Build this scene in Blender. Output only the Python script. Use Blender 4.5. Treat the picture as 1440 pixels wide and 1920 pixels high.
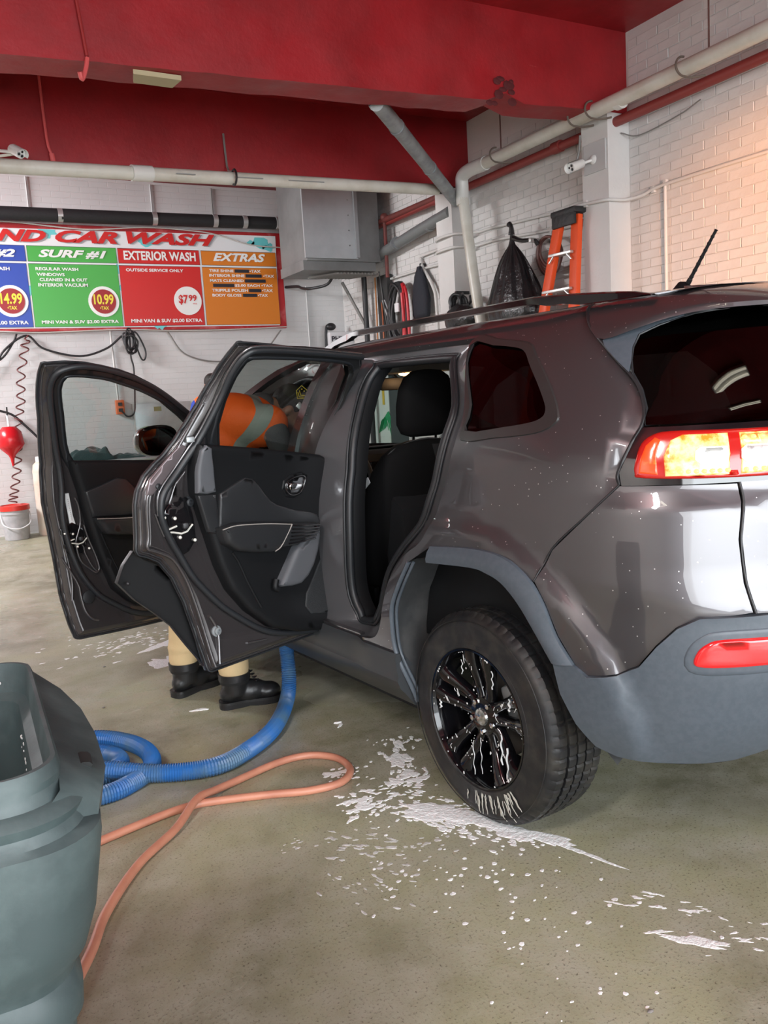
import bpy, bmesh, math, random
import numpy as np
from mathutils import Vector, Matrix, noise
from mathutils.geometry import delaunay_2d_cdt
PI = math.pi
sc = bpy.context.scene
COL = sc.collection
for o in list(bpy.data.objects): bpy.data.objects.remove(o)
rnd = random.Random(7)

# ------------------------------------------------------------------ camera
YAW, PITCH, ROLL, FPX = 0.4888, -0.13256, -0.05922, 1592.0
fw = Vector((math.sin(YAW)*math.cos(PITCH), math.cos(YAW)*math.cos(PITCH), math.sin(PITCH)))
rt = Vector((math.cos(YAW), -math.sin(YAW), 0)); up = rt.cross(fw)
R_ = rt*math.cos(ROLL)+up*math.sin(ROLL); U_ = up*math.cos(ROLL)-rt*math.sin(ROLL)
cd = bpy.data.cameras.new('camera'); cam = bpy.data.objects.new('camera', cd); COL.objects.link(cam)
m = Matrix((R_, U_, -fw)).transposed().to_4x4(); m.translation = Vector((0, 0, 1.416)); cam.matrix_world = m
cd.sensor_fit = 'VERTICAL'; cd.sensor_height = 36.0; cd.lens = FPX/1920*36.0; cd.clip_start = .05
sc.camera = cam
# ------------------------------------------------------------------ colour management, world
vs = sc.view_settings
vs.view_transform = 'Standard'; vs.look = 'None'; vs.gamma = 1.0; vs.use_curve_mapping = False
vs.exposure = 0.32
w = bpy.data.worlds.new('world'); sc.world = w; w.use_nodes = True
bg = w.node_tree.nodes['Background']; bg.inputs[0].default_value = (.86, .93, 1, 1); bg.inputs[1].default_value = 3.2
try:
    sc.cycles.use_denoising = True; sc.cycles.denoiser = 'OPENIMAGEDENOISE'
    sc.cycles.max_bounces = 8; sc.cycles.transparent_max_bounces = 12
    sc.cycles.sample_clamp_indirect = 6; sc.cycles.caustics_reflective = False
except Exception: pass
# ------------------------------------------------------------------ lights: daylight through the open bay doors, added fills, added orange spot
def area(name, loc, target, sx, sy, power, col):
    l = bpy.data.lights.new(name, 'AREA'); l.shape = 'RECTANGLE'; l.size = sx; l.size_y = sy; l.energy = power; l.color = col
    o = bpy.data.objects.new(name, l); COL.objects.link(o); o.location = loc
    o.rotation_euler = (Vector(target)-Vector(loc)).to_track_quat('-Z', 'Y').to_euler(); return o
area('daylight_bay_door', (0.6, -4.2, 1.65), (1.3, .4, .0), 7.2, 3.0, 430, (.93, .97, 1))
area('far_left_fill', (-2.6, 8.7, 3.9), (1.0, 9.6, 1.4), 2.6, .8, 460, (.97, .98, 1))  # added overhead fill standing in for daylight from the left
area('left_wall_fill', (-2.4, -.7, 3.95), (-4.4, 3.6, 1.0), 1.8, .6, 260, (1, .98, .94))  # fill added above to brighten the left wall
l = bpy.data.lights.new('added_orange_spot', 'SPOT'); l.energy = 520; l.color = (1, .42, .16); l.spot_size = math.radians(46); l.spot_blend = .55; l.shadow_soft_size = .12  # unseen spot added for the orange glow on the right wall
o = bpy.data.objects.new('added_orange_spot', l); COL.objects.link(o); o.location = (3.3, 1.5, 2.2)
o.rotation_euler = (Vector((5.2, 3.3, 2.25))-Vector(o.location)).to_track_quat('-Z', 'Y').to_euler()

# ------------------------------------------------------------------ materials
def mat(name, col, rough=.5, metal=0., spec=.5, coat=0., coat_rough=.03, noise_=None, bump=None, emit=None, sheen=0, wear=None):
    """noise_=(scale, col2, lo, hi[, detail]); bump=(scale, strength, distance[, detail]); wear=(scale, rough2)"""
    m = bpy.data.materials.new(name); m.use_nodes = True; nt = m.node_tree; b = nt.nodes['Principled BSDF']
    b.inputs['Base Color'].default_value = (*col, 1); b.inputs['Roughness'].default_value = rough
    b.inputs['Metallic'].default_value = metal; b.inputs['Specular IOR Level'].default_value = spec
    b.inputs['Coat Weight'].default_value = coat; b.inputs['Coat Roughness'].default_value = coat_rough
    if sheen: b.inputs['Sheen Weight'].default_value = sheen
    tc = nt.nodes.new('ShaderNodeTexCoord')
    def nz(scale, det=5, rough_=.6):
        n = nt.nodes.new('ShaderNodeTexNoise'); n.inputs['Scale'].default_value = scale; n.inputs['Detail'].default_value = det
        n.inputs['Roughness'].default_value = rough_
        nt.links.new(tc.outputs['Object'], n.inputs['Vector']); return n
    if noise_:
        n = nz(noise_[0], noise_[4] if len(noise_) > 4 else 5)
        r = nt.nodes.new('ShaderNodeMapRange'); r.inputs[1].default_value = noise_[2]; r.inputs[2].default_value = noise_[3]
        nt.links.new(n.outputs['Fac'], r.inputs[0])
        mx = nt.nodes.new('ShaderNodeMix'); mx.data_type = 'RGBA'; mx.inputs[6].default_value = (*col, 1); mx.inputs[7].default_value = (*noise_[1], 1)
        nt.links.new(r.outputs[0], mx.inputs[0]); nt.links.new(mx.outputs[2], b.inputs['Base Color'])
        if emit: nt.links.new(mx.outputs[2], b.inputs['Emission Color'])
    if wear:
        n = nz(wear[0]); r = nt.nodes.new('ShaderNodeMapRange'); r.inputs[1].default_value = .35; r.inputs[2].default_value = .65
        r.inputs[3].default_value = rough; r.inputs[4].default_value = wear[1]
        nt.links.new(n.outputs['Fac'], r.inputs[0]); nt.links.new(r.outputs[0], b.inputs['Roughness'])
    if bump:
        n = nz(bump[0], bump[3] if len(bump) > 3 else 4)
        bp = nt.nodes.new('ShaderNodeBump'); bp.inputs['Strength'].default_value = bump[1]; bp.inputs['Distance'].default_value = bump[2]
        nt.links.new(n.outputs['Fac'], bp.inputs['Height']); nt.links.new(bp.outputs['Normal'], b.inputs['Normal'])
    if emit:
        b.inputs['Emission Color'].default_value = (*emit[0], 1); b.inputs['Emission Strength'].default_value = emit[1]
    return m
def glass(name, tint, gl=.02, base=.05, k=.94):
    m = bpy.data.materials.new(name); m.use_nodes = True; nt = m.node_tree
    for n in list(nt.nodes): nt.nodes.remove(n)
    out = nt.nodes.new('ShaderNodeOutputMaterial'); t = nt.nodes.new('ShaderNodeBsdfTransparent'); t.inputs[0].default_value = (*tint, 1)
    g = nt.nodes.new('ShaderNodeBsdfGlossy'); g.inputs['Roughness'].default_value = gl
    lw = nt.nodes.new('ShaderNodeLayerWeight'); lw.inputs['Blend'].default_value = .5; pw = nt.nodes.new('ShaderNodeMath'); pw.operation = 'POWER'; pw.inputs[1].default_value = 4.5
    f = nt.nodes.new('ShaderNodeMath'); f.operation = 'MULTIPLY_ADD'; f.inputs[1].default_value = k; f.inputs[2].default_value = base
    nt.links.new(lw.outputs['Facing'], pw.inputs[0]); nt.links.new(pw.outputs[0], f.inputs[0])
    mx = nt.nodes.new('ShaderNodeMixShader')
    nt.links.new(f.outputs[0], mx.inputs[0]); nt.links.new(t.outputs[0], mx.inputs[1]); nt.links.new(g.outputs[0], mx.inputs[2])
    nt.links.new(mx.outputs[0], out.inputs[0]); return m

# car paint: metallic grey with a purple cast, dried water spots
def car_paint():
    m = mat('granite_paint', (.086, .081, .087), .34, .62, .5, 1.0, .02)
    nt = m.node_tree; b = nt.nodes['Principled BSDF']; tc = nt.nodes.new('ShaderNodeTexCoord')
    v = nt.nodes.new('ShaderNodeTexVoronoi'); v.inputs['Scale'].default_value = 48; v.inputs['Randomness'].default_value = 1
    n = nt.nodes.new('ShaderNodeTexNoise'); n.inputs['Scale'].default_value = 3.0; n.inputs['Detail'].default_value = 2
    lt = nt.nodes.new('ShaderNodeMath'); lt.operation = 'LESS_THAN'; lt.inputs[1].default_value = .085
    rg = nt.nodes.new('ShaderNodeMapRange'); rg.inputs[1].default_value = .42; rg.inputs[2].default_value = .5
    ml = nt.nodes.new('ShaderNodeMath'); ml.operation = 'MULTIPLY'
    nt.links.new(tc.outputs['Object'], v.inputs['Vector']); nt.links.new(tc.outputs['Object'], n.inputs['Vector'])
    nt.links.new(v.outputs['Distance'], lt.inputs[0]); nt.links.new(n.outputs['Fac'], rg.inputs[0])
    nt.links.new(lt.outputs[0], ml.inputs[0]); nt.links.new(rg.outputs[0], ml.inputs[1])
    mx = nt.nodes.new('ShaderNodeMix'); mx.data_type = 'RGBA'; mx.inputs[6].default_value = (.086, .081, .087, 1); mx.inputs[7].default_value = (.55, .55, .55, 1)
    nt.links.new(ml.outputs[0], mx.inputs[0]); nt.links.new(mx.outputs[2], b.inputs['Base Color']); return m
PAINT = car_paint()
PAINT_IN = mat('inner_paint', (.055, .050, .052), .25, .5, .5, .8, .03)
CLAD = mat('grey_cladding', (.064, .080, .098), .40, .0, .5, noise_=(60, (.074, .090, .110), .4, .6), bump=(900, .05, .0004))
BLACKP = mat('black_plastic', (.012, .0125, .0135), .42, bump=(700, .12, .0006))
TRIMB = mat('black_trim', (.007, .0075, .0085), .5, 0, .22, bump=(900, .15, .0005))
JAMB = mat('brightened_jamb_paint', (.15, .15, .16), .28, .6, .5, .8, .03)  # inner paint lightened to stand for the bright reflection on the jamb
RUBBER = mat('rubber_seal', (.016, .018, .021), .45)
GLOSSB = mat('gloss_black', (.006, .006, .007), .07, 0, .6, .6)
CLOTH = mat('black_cloth', (.0055, .0055, .006), .9, 0, .2, bump=(600, .4, .001))
LEATH = mat('black_leatherette', (.018, .019, .021), .4, bump=(500, .3, .0008))
GREYP = mat('grey_plastic', (.09, .095, .105), .45, bump=(800, .12, .0005))
HEADL = mat('headliner', (.32, .33, .32), .9, bump=(400, .2, .001))
CHROME = mat('chrome', (.8, .8, .8), .08, 1)
STEELB = mat('zinc_steel', (.75, .76, .74), .3, .9)
TYRE = mat('tyre_rubber', (.009, .0095, .011), .38, 0, .5, noise_=(14, (.03, .028, .024), .45, .7), bump=(220, .25, .001), wear=(9, .6))
RIMB = mat('rim_black', (.004, .004, .005), .10, 0, .4, .25)
IRON = mat('brake_iron', (.12, .11, .10), .45, .8)
WHITEF = mat('soap_foam', (.90, .92, .92), .5, 0, .5, bump=(60, .6, .01))
GLT = glass('privacy_glass', (.37, .41, .39))
GLQ = glass('dark_privacy_glass', (.015, .014, .015), .02, .03, .6)
GLC = glass('clear_glass', (.55, .62, .60))
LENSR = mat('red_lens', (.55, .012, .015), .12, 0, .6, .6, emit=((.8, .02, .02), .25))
LAMPR = mat('lit_red_lens', (.38, .010, .008), .15, 0, .5, .5, emit=((1, .03, .01), .06))
LAMPO = mat('lit_turn_lens', (.85, .05, .01), .15, 0, .5, .5, noise_=(10, (1, .45, .05), .46, .66), emit=((1, .2, .02), .75))
LAMPA = mat('lit_amber_lens', (1, .22, .02), .15, 0, .5, .5, noise_=(30, (1, .80, .34), .36, .60), emit=((1, .33, .03), .42))
LAMPW = mat('clear_lens', (.9, .9, .9), .12, 0, .5, .5, noise_=(60, (.45, .45, .45), .5, .68), emit=((1, .93, .9), .38))

# ------------------------------------------------------------------ mesh helpers
class MB:
    def __init__(s): s.v = []; s.f = []; s.m = []; s.cur = 0
    def add(s, vs, fs):
        o = len(s.v); s.v += [tuple(map(float, v)) for v in vs]; s.f += [tuple(i+o for i in f) for f in fs]; s.m += [s.cur]*len(fs); return o
    def box(s, c, d, rot=None, bev=0.):
        """bevelled box: centre, full dims"""
        x, y, z = [k/2 for k in d]; c = Vector(c)
        if bev <= 0:
            vs = [(sx*x, sy*y, sz*z) for sx in (-1, 1) for sy in (-1, 1) for sz in (-1, 1)]
            fs = [(0, 1, 3, 2), (4, 6, 7, 5), (0, 4, 5, 1), (2, 3, 7, 6), (0, 2, 6, 4), (1, 5, 7, 3)]
        else:
            bm = bmesh.new(); bmesh.ops.create_cube(bm, size=1); bmesh.ops.scale(bm, vec=d, verts=bm.verts)
            bmesh.ops.bevel(bm, geom=bm.edges[:], offset=min(bev, .49*min(d)), segments=2, affect='EDGES', profile=.6)
            bm.verts.ensure_lookup_table(); vs = [tuple(v.co) for v in bm.verts]; fs = [tuple(v.index for v in f.verts) for f in bm.faces]; bm.free()
        if rot is not None: vs = [rot @ Vector(v) for v in vs]
        s.add([Vector(v)+c for v in vs], fs); return s
    def tube(s, pts, r, n=10, cap=True, smooth=0, closed=False, flat=1.):
        pts = [Vector(p) for p in pts]
        rr = list(r) if hasattr(r, '__len__') else [r]*len(pts)
        if smooth: pts, rr = catmull(pts, rr, smooth, closed)
        N = len(pts); vs = []; prev = None
        for i in range(N):
            a = pts[i-1] if (i > 0 or closed) else pts[i]; b = pts[(i+1) % N] if (i < N-1 or closed) else pts[i]
            t = (b-a); t = t.normalized() if t.length > 1e-9 else Vector((0, 0, 1))
            if prev is None:
                q = Vector((0, 0, 1)) if abs(t.z) < .9 else Vector((1, 0, 0)); nrm = (q-t*q.dot(t)).normalized()
            else:
                nrm = prev-t*prev.dot(t); nrm = nrm.normalized() if nrm.length > 1e-6 else t.orthogonal().normalized()
            prev = nrm; bi = t.cross(nrm)
            for k in range(n):
                a_ = 2*PI*k/n; vs.append(pts[i]+(nrm*math.cos(a_)*flat+bi*math.sin(a_))*rr[i])
        fs = []
        for i in range(N if closed else N-1):
            j = (i+1) % N
            for k in range(n): fs.append((i*n+k, i*n+(k+1) % n, j*n+(k+1) % n, j*n+k))
        if cap and not closed: fs.append(tuple(range(n))[::-1]); fs.append(tuple((N-1)*n+k for k in range(n)))
        s.add(vs, fs); return s
    def lathe(s, prof, c=(0, 0, 0), ax='Z', n=32, M=None, cap=False):
        vs = []; fs = []; K = len(prof)
        for i in range(n):
            a = 2*PI*i/n
            for r, h in prof:
                p = (r*math.cos(a), r*math.sin(a), h)
                if ax == 'Y': p = (p[0], h, p[1])
                if ax == 'X': p = (h, p[0], p[1])
                vs.append(p)
        for i in range(n):
            j = (i+1) % n
            for k in range(K-1): fs.append((i*K+k, j*K+k, j*K+k+1, i*K+k+1))
        if cap: fs.append(tuple(i*K for i in range(n))[::-1]); fs.append(tuple(i*K+K-1 for i in range(n)))
        if M is not None: vs = [M @ Vector(v) for v in vs]
        s.add([Vector(v)+Vector(c) for v in vs], fs); return s
    def ell(s, c, r, rot=None, n=16, m=10):
        vs = [(0, 0, r[2])]; fs = []
        for i in range(1, m):
            t = PI*i/m
            for k in range(n):
                a = 2*PI*k/n; vs.append((r[0]*math.sin(t)*math.cos(a), r[1]*math.sin(t)*math.sin(a), r[2]*math.cos(t)))
        vs.append((0, 0, -r[2])); L = len(vs)-1
        for k in range(n):
            fs.append((0, 1+k, 1+(k+1) % n)); fs.append((L, L-n+(k+1) % n, L-n+k))
            for i in range(m-2): fs.append((1+i*n+k, 1+(i+1)*n+k, 1+(i+1)*n+(k+1) % n, 1+i*n+(k+1) % n))
        if rot is not None: vs = [rot @ Vector(v) for v in vs]
        s.add([Vector(v)+Vector(c) for v in vs], fs); return s
    def cone(s, a, b, ra, rb, flat=1, n=14):
        """tapered limb with rounded ends"""
        a = Vector(a); b = Vector(b); s.tube([a, b], [ra, rb], n); s.ell(a, (ra,)*3, n=n, m=8); s.ell(b, (rb,)*3, n=n, m=8); return s
    def prism(s, poly, z0, z1, fn=None):
        """polygon (x,y) from z0 to z1; fn maps (x,y,z)"""
        n = len(poly); vs = [(x, y, z0) for x, y in poly]+[(x, y, z1) for x, y in poly]
        if fn: vs = [fn(*v) for v in vs]
        fs = [tuple(range(n))[::-1], tuple(range(n, 2*n))]+[(i, (i+1) % n, n+(i+1) % n, n+i) for i in range(n)]
        s.add(vs, fs); return s
    def build(s, name, material, parent=None, smooth=40, kind=None, label=None, recalc=True):
        me = bpy.data.meshes.new(name); me.from_pydata(s.v, [], s.f)
        for m_ in (material if isinstance(material, (list, tuple)) else [material]): me.materials.append(m_)
        me.validate()
        if isinstance(material, (list, tuple)) and len(s.m) == len(me.polygons): me.polygons.foreach_set('material_index', s.m)
        if recalc:
            bm = bmesh.new(); bm.from_mesh(me); bmesh.ops.recalc_face_normals(bm, faces=bm.faces); bm.to_mesh(me); bm.free()
        if smooth:
            me.polygons.foreach_set('use_smooth', [True]*len(me.polygons)); me.set_sharp_from_angle(angle=math.radians(smooth))
        return link(name, me, parent, kind, label)
def link(name, me, parent=None, kind=None, label=None):
    o = bpy.data.objects.new(name, me); COL.objects.link(o)
    if parent is not None: o.parent = parent
    if kind: o['kind'] = kind
    if label: o['label'] = label
    return o
def thing(name, label, cat, loc=(0, 0, 0), rz=0, group=None):
    o = bpy.data.objects.new(name, None); COL.objects.link(o); o.location = loc; o.rotation_euler = (0, 0, rz); o.empty_display_size = .1
    o['label'] = label; o['category'] = cat
    if group: o['group'] = group
    return o
def tag(o, label, cat, group=None, kind=None):
    o['label'] = label; o['category'] = cat
    if group: o['group'] = group
    if kind: o['kind'] = kind
    return o
def catmull(P, R, k=6, closed=False):
    N = len(P); out = []; ro = []
    for i in range(N if closed else N-1):
        p0 = P[i-1] if (i > 0 or closed) else P[0]*2-P[1]; p1 = P[i]; p2 = P[(i+1) % N]
        p3 = P[(i+2) % N] if (i < N-2 or closed) else p2*2-p1
        for j in range(k):
            t = j/k; out.append(.5*((2*p1)+(p2-p0)*t+(2*p0-5*p1+4*p2-p3)*t*t+(3*p1-p0-3*p2+p3)*t**3)); ro.append(R[i]*(1-t)+R[(i+1) % N]*t)
    if not closed: out.append(P[-1]); ro.append(R[-1])
    return out, ro
def smooth_loop(pts, k=6, closed=True):
    V, _ = catmull([Vector(p) for p in pts], [0]*len(pts), k, closed); return [tuple(v) for v in V]
def resample(poly, step, closed=True):
    out = []; n = len(poly)
    for i in range(n if closed else n-1):
        a = np.array(poly[i], float); b = np.array(poly[(i+1) % n], float); L = np.linalg.norm(b-a); k = max(1, int(math.ceil(L/step)))
        for j in range(k): out.append(tuple(a+(b-a)*j/k))
    if not closed: out.append(tuple(poly[-1]))
    return out
def area2(p): return sum(p[i][0]*p[(i+1) % len(p)][1]-p[(i+1) % len(p)][0]*p[i][1] for i in range(len(p)))
def shrink(poly, d):
    """inward offset of a closed 2D polygon (d>0 shrinks)"""
    n = len(poly); sg = 1 if area2(poly) > 0 else -1; out = []
    for i in range(n):
        a = np.array(poly[i-1]); b = np.array(poly[i]); c = np.array(poly[(i+1) % n])
        e1 = b-a; e2 = c-b; e1 = e1/(np.linalg.norm(e1)+1e-9); e2 = e2/(np.linalg.norm(e2)+1e-9)
        n1 = np.array([-e1[1], e1[0]])*sg; n2 = np.array([-e2[1], e2[0]])*sg; nn = n1+n2; L = np.linalg.norm(nn)
        if L < 1e-6: nn = n1; k = 1
        else: nn = nn/L; k = min(1/max(.35, nn@n1), 1.8)
        out.append(tuple(b+nn*d*k))
    return out
def inpoly(P, poly):
    poly = np.asarray(poly); x, y = P[:, 0], P[:, 1]; c = np.zeros(len(P), bool); n = len(poly)
    for i in range(n):
        x1, y1 = poly[i]; x2, y2 = poly[(i+1) % n]
        if y1 == y2: continue
        t = ((y1 > y) != (y2 > y)) & (x < (x2-x1)*(y-y1)/(y2-y1)+x1); c ^= t
    return c
def tri(poly, holes, step):
    loops = [resample(poly, step)]+[resample(h, step) for h in holes]
    V = []; E = []
    for l_ in loops:
        o = len(V); V += l_; E += [(o+i, o+(i+1) % len(l_)) for i in range(len(l_))]
    B = np.array(V); x0, y0 = B.min(0); x1, y1 = B.max(0)
    gx, gy = np.meshgrid(np.arange(x0+step/2, x1, step), np.arange(y0+step/2, y1, step)); G = np.stack([gx.ravel(), gy.ravel()], 1)
    k = inpoly(G, poly)
    for h in holes: k &= ~inpoly(G, h)
    G = G[k]
    if len(G):
        d = np.min(np.hypot(G[:, None, 0]-B[None, :, 0], G[:, None, 1]-B[None, :, 1]), 1); G = G[d > step*.45]
    allv = [Vector(p) for p in V]+[Vector(p) for p in G]
    rv, re, rf, *_ = delaunay_2d_cdt(allv, E, [], 0, 1e-6)
    rv = np.array([tuple(p) for p in rv]); F = np.array([tuple(f) for f in rf if len(f) == 3]); C = rv[F].mean(1)
    k = inpoly(C, poly)
    for h in holes: k &= ~inpoly(C, h)
    return rv, F[k], loops
def panel(name, fn, poly, material, parent=None, holes=(), step=.04, thick=.02, flip=False, label=None, back=True, kind=None):
    """thin body panel on surface fn(u,v,off)->(n,3) with hemmed edges and exact smooth normals"""
    rv, F, loops = tri(poly, list(holes), step)
    u, v = rv[:, 0], rv[:, 1]; P = fn(u, v, 0.*u); e = 1e-3
    du = fn(u+e, v, 0.*u)-fn(u-e, v, 0.*u); dv = fn(u, v+e, 0.*u)-fn(u, v-e, 0.*u); Nn = np.cross(du, dv); Nn /= np.linalg.norm(Nn, axis=1)[:, None]+1e-12
    T = fn(u, v, 0.*u+.01)-P
    if np.sum(Nn*T) < 0: Nn = -Nn
    F = np.array(F); a, b, c = P[F[:, 0]], P[F[:, 1]], P[F[:, 2]]; fnm = np.cross(b-a, c-a); bad = np.sum(fnm*Nn[F[:, 0]], 1) < 0
    F[bad] = F[bad][:, ::-1]
    verts = [tuple(p) for p in P]; faces = [tuple(int(i) for i in f) for f in F]; nr = [tuple(n) for n in Nn]
    if thick:
        Q = P-Nn*thick
        if back:
            o = len(verts); verts += [tuple(p) for p in Q]; faces += [(int(f[0])+o, int(f[2])+o, int(f[1])+o) for f in F]; nr += [tuple(-n) for n in Nn]
        for l_ in loops:
            l_ = np.array(l_); uu, vv = l_[:, 0], l_[:, 1]; A = fn(uu, vv, 0.*uu)
            du = fn(uu+e, vv, 0.*uu)-fn(uu-e, vv, 0.*uu); dv = fn(uu, vv+e, 0.*uu)-fn(uu, vv-e, 0.*uu); N2 = np.cross(du, dv); N2 /= np.linalg.norm(N2, axis=1)[:, None]+1e-12
            if np.sum(N2*(fn(uu, vv, 0.*uu+.01)-A)) < 0: N2 = -N2
            o = len(verts); k = len(l_); verts += [tuple(p) for p in A]+[tuple(p) for p in A-N2*thick]; nr += [(0, 0, 0)]*(2*k)
            faces += [(o+i, o+(i+1) % k, o+k+(i+1) % k, o+k+i) for i in range(k)]
    me = bpy.data.meshes.new(name); me.from_pydata(verts, [], faces); me.materials.append(material)
    me.polygons.foreach_set('use_smooth', [True]*len(me.polygons))
    if len(me.vertices) == len(nr): me.normals_split_custom_set_from_vertices(nr)
    return link(name, me, parent, kind, label)
def strips(mb, fn, loops):
    """loops: list of (pts, off) with equal counts, joined by quads"""
    vs = []; n = len(loops[0][0])
    for pts, off in loops:
        p = np.array(pts, float); vs += [tuple(q) for q in fn(p[:, 0], p[:, 1], np.full(n, off) if np.isscalar(off) else np.array(off))]
    fs = []
    for k in range(len(loops)-1):
        for i in range(n): fs.append((k*n+i, k*n+(i+1) % n, (k+1)*n+(i+1) % n, (k+1)*n+i))
    mb.add(vs, fs)
def relief(name, fn, poly, o0, o1, material, parent=None, bev=.01, step=.03, dome=0., holes=(), label=None, smooth=50, kind=None, mb=None):
    """raised pad on a surface: base outline at offset o0, top at o1 with a rounded edge"""
    own = mb is None; mb = mb or MB(); poly = resample(poly, step); s = 1 if o1 > o0 else -1; b = min(bev, abs(o1-o0))
    L3 = shrink(poly, bev)
    strips(mb, fn, [(poly, o0), (poly, o1-s*b), (shrink(poly, bev*.12), o1-s*b*.5), (shrink(poly, bev*.45), o1-s*b*.15), (L3, o1)])
    rv, F, loops = tri(L3, [resample(h, step) for h in holes], step)
    off = np.full(len(rv), o1)
    if dome:
        B = np.array(L3); d = np.min(np.hypot(rv[:, None, 0]-B[None, :, 0], rv[:, None, 1]-B[None, :, 1]), 1); off = off+dome*(1-np.exp(-d/.04))
    P = fn(rv[:, 0], rv[:, 1], off); mb.add(P, [tuple(int(i) for i in f) for f in F])
    for h in holes: h = resample(h, step); strips(mb, fn, [(h, o1), (h, o0)])
    if own:
        bm = bmesh.new(); me = bpy.data.meshes.new(name); me.from_pydata(mb.v, [], mb.f); bm.from_mesh(me); bmesh.ops.remove_doubles(bm, verts=bm.verts, dist=2e-4)
        bmesh.ops.recalc_face_normals(bm, faces=bm.faces); bm.to_mesh(me); bm.free(); me.materials.append(material)
        me.polygons.foreach_set('use_smooth', [True]*len(me.polygons)); me.set_sharp_from_angle(angle=math.radians(smooth))
        return link(name, me, parent, kind, label)
def text(body, x0, z0, x1, z1, y, material, parent, shear=0., bold=0., name='lettering', rot=(PI/2, 0, 0), fix=None, ext=.0015):
    """flat raised lettering filling the box x0..x1, z0..z1 on a plane"""
    c = bpy.data.curves.new(name, 'FONT'); c.body = body; c.size = 1; c.shear = shear; c.offset = bold; c.extrude = 0; c.resolution_u = 3
    o = bpy.data.objects.new(name, c); COL.objects.link(o); bpy.context.view_layer.update()
    dg = bpy.context.evaluated_depsgraph_get(); me = bpy.data.meshes.new_from_object(o.evaluated_get(dg)); bpy.data.objects.remove(o); bpy.data.curves.remove(c)
    P = np.array([tuple(v.co) for v in me.vertices]); mn = P.min(0); mx = P.max(0)
    S = [(x1-x0)/(mx[0]-mn[0]), (z1-z0)/(mx[1]-mn[1])]
    for v in me.vertices: v.co = (x0+(v.co.x-mn[0])*S[0], y, z0+(v.co.y-mn[1])*S[1])
    me.materials.clear(); me.materials.append(material); me.name = name
    return link(name, me, parent)
# =================================================================== the setting
WHITEW = mat('white_wall_paint', (.70, .685, .67), .55, noise_=(1.3, (.60, .585, .575), .4, .75), bump=(38, .35, .006))
def floor_material():
    m = mat('wet_concrete', (.21, .195, .145), .35); nt = m.node_tree; b = nt.nodes['Principled BSDF']; L = nt.links.new
    tc = nt.nodes.new('ShaderNodeTexCoord')
    def N(scale, det, rg=.6, dist=0):
        n = nt.nodes.new('ShaderNodeTexNoise'); n.inputs['Scale'].default_value = scale; n.inputs['Detail'].default_value = det; n.inputs['Roughness'].default_value = rg
        n.inputs['Distortion'].default_value = dist; L(tc.outputs['Object'], n.inputs['Vector']); return n
    def mr(src, a, b_, c=0, d=1):
        r = nt.nodes.new('ShaderNodeMapRange'); r.inputs[1].default_value = a; r.inputs[2].default_value = b_; r.inputs[3].default_value = c; r.inputs[4].default_value = d
        L(src, r.inputs[0]); return r.outputs[0]
    def mix(f, a, b_):
        x = nt.nodes.new('ShaderNodeMix'); x.data_type = 'RGBA'; L(f, x.inputs[0])
        for k, s in ((6, a), (7, b_)):
            if isinstance(s, tuple): x.inputs[k].default_value = (*s, 1)
            else: L(s, x.inputs[k])
        return x.outputs[2]
    big = N(.75, 4, .6, .6); mid = N(4.5, 6, .65); fine = N(120, 3, .7); grit = N(420, 2, .8)
    c = mix(mr(big.outputs['Fac'], .38, .62), (.38, .38, .25), (.18, .172, .115))
    c = mix(mr(mid.outputs['Fac'], .40, .72), c, (.42, .41, .33))
    c = mix(mr(fine.outputs['Fac'], .56, .72), c, (.10, .085, .06))
    c = mix(mr(grit.outputs['Fac'], .62, .75), c, (.42, .41, .36))
    L(c, b.inputs['Base Color'])
    wet = N(.55, 5, .6, .9)
    L(mr(wet.outputs['Fac'], .40, .60, .16, .48), b.inputs['Roughness'])
    bp = nt.nodes.new('ShaderNodeBump'); bp.inputs['Strength'].default_value = .28; bp.inputs['Distance'].default_value = .003
    L(fine.outputs['Fac'], bp.inputs['Height']); L(bp.outputs['Normal'], b.inputs['Normal']); b.inputs['Specular IOR Level'].default_value = .5
    return m
def fz(y): return 0.1*max(0, min(1, (y-5.5)/5.1))**1.2
mb = MB(); n = 40; ys = [-6+i*17/n for i in range(n+1)]
vs = []; 
for y in ys: vs += [(-5.4, y, fz(y)), (5.6, y, fz(y))]
for y in ys: vs += [(-5.4, y, -.3), (5.6, y, -.3)]
k = 2*(n+1); fs = [(2*i, 2*i+1, 2*i+3, 2*i+2) for i in range(n)]+[(k+2*i, k+2*i+2, k+2*i+3, k+2*i+1) for i in range(n)]
fs += [(2*i, 2*i+2, k+2*i+2, k+2*i) for i in range(n)]+[(2*i+1, k+2*i+1, k+2*i+3, 2*i+3) for i in range(n)]+[(0, k, k+1, 1), (2*n, 2*n+1, k+2*n+1, k+2*n)]
mb.add(vs, fs); mb.build('floor', floor_material(), smooth=30, kind='structure')

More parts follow.
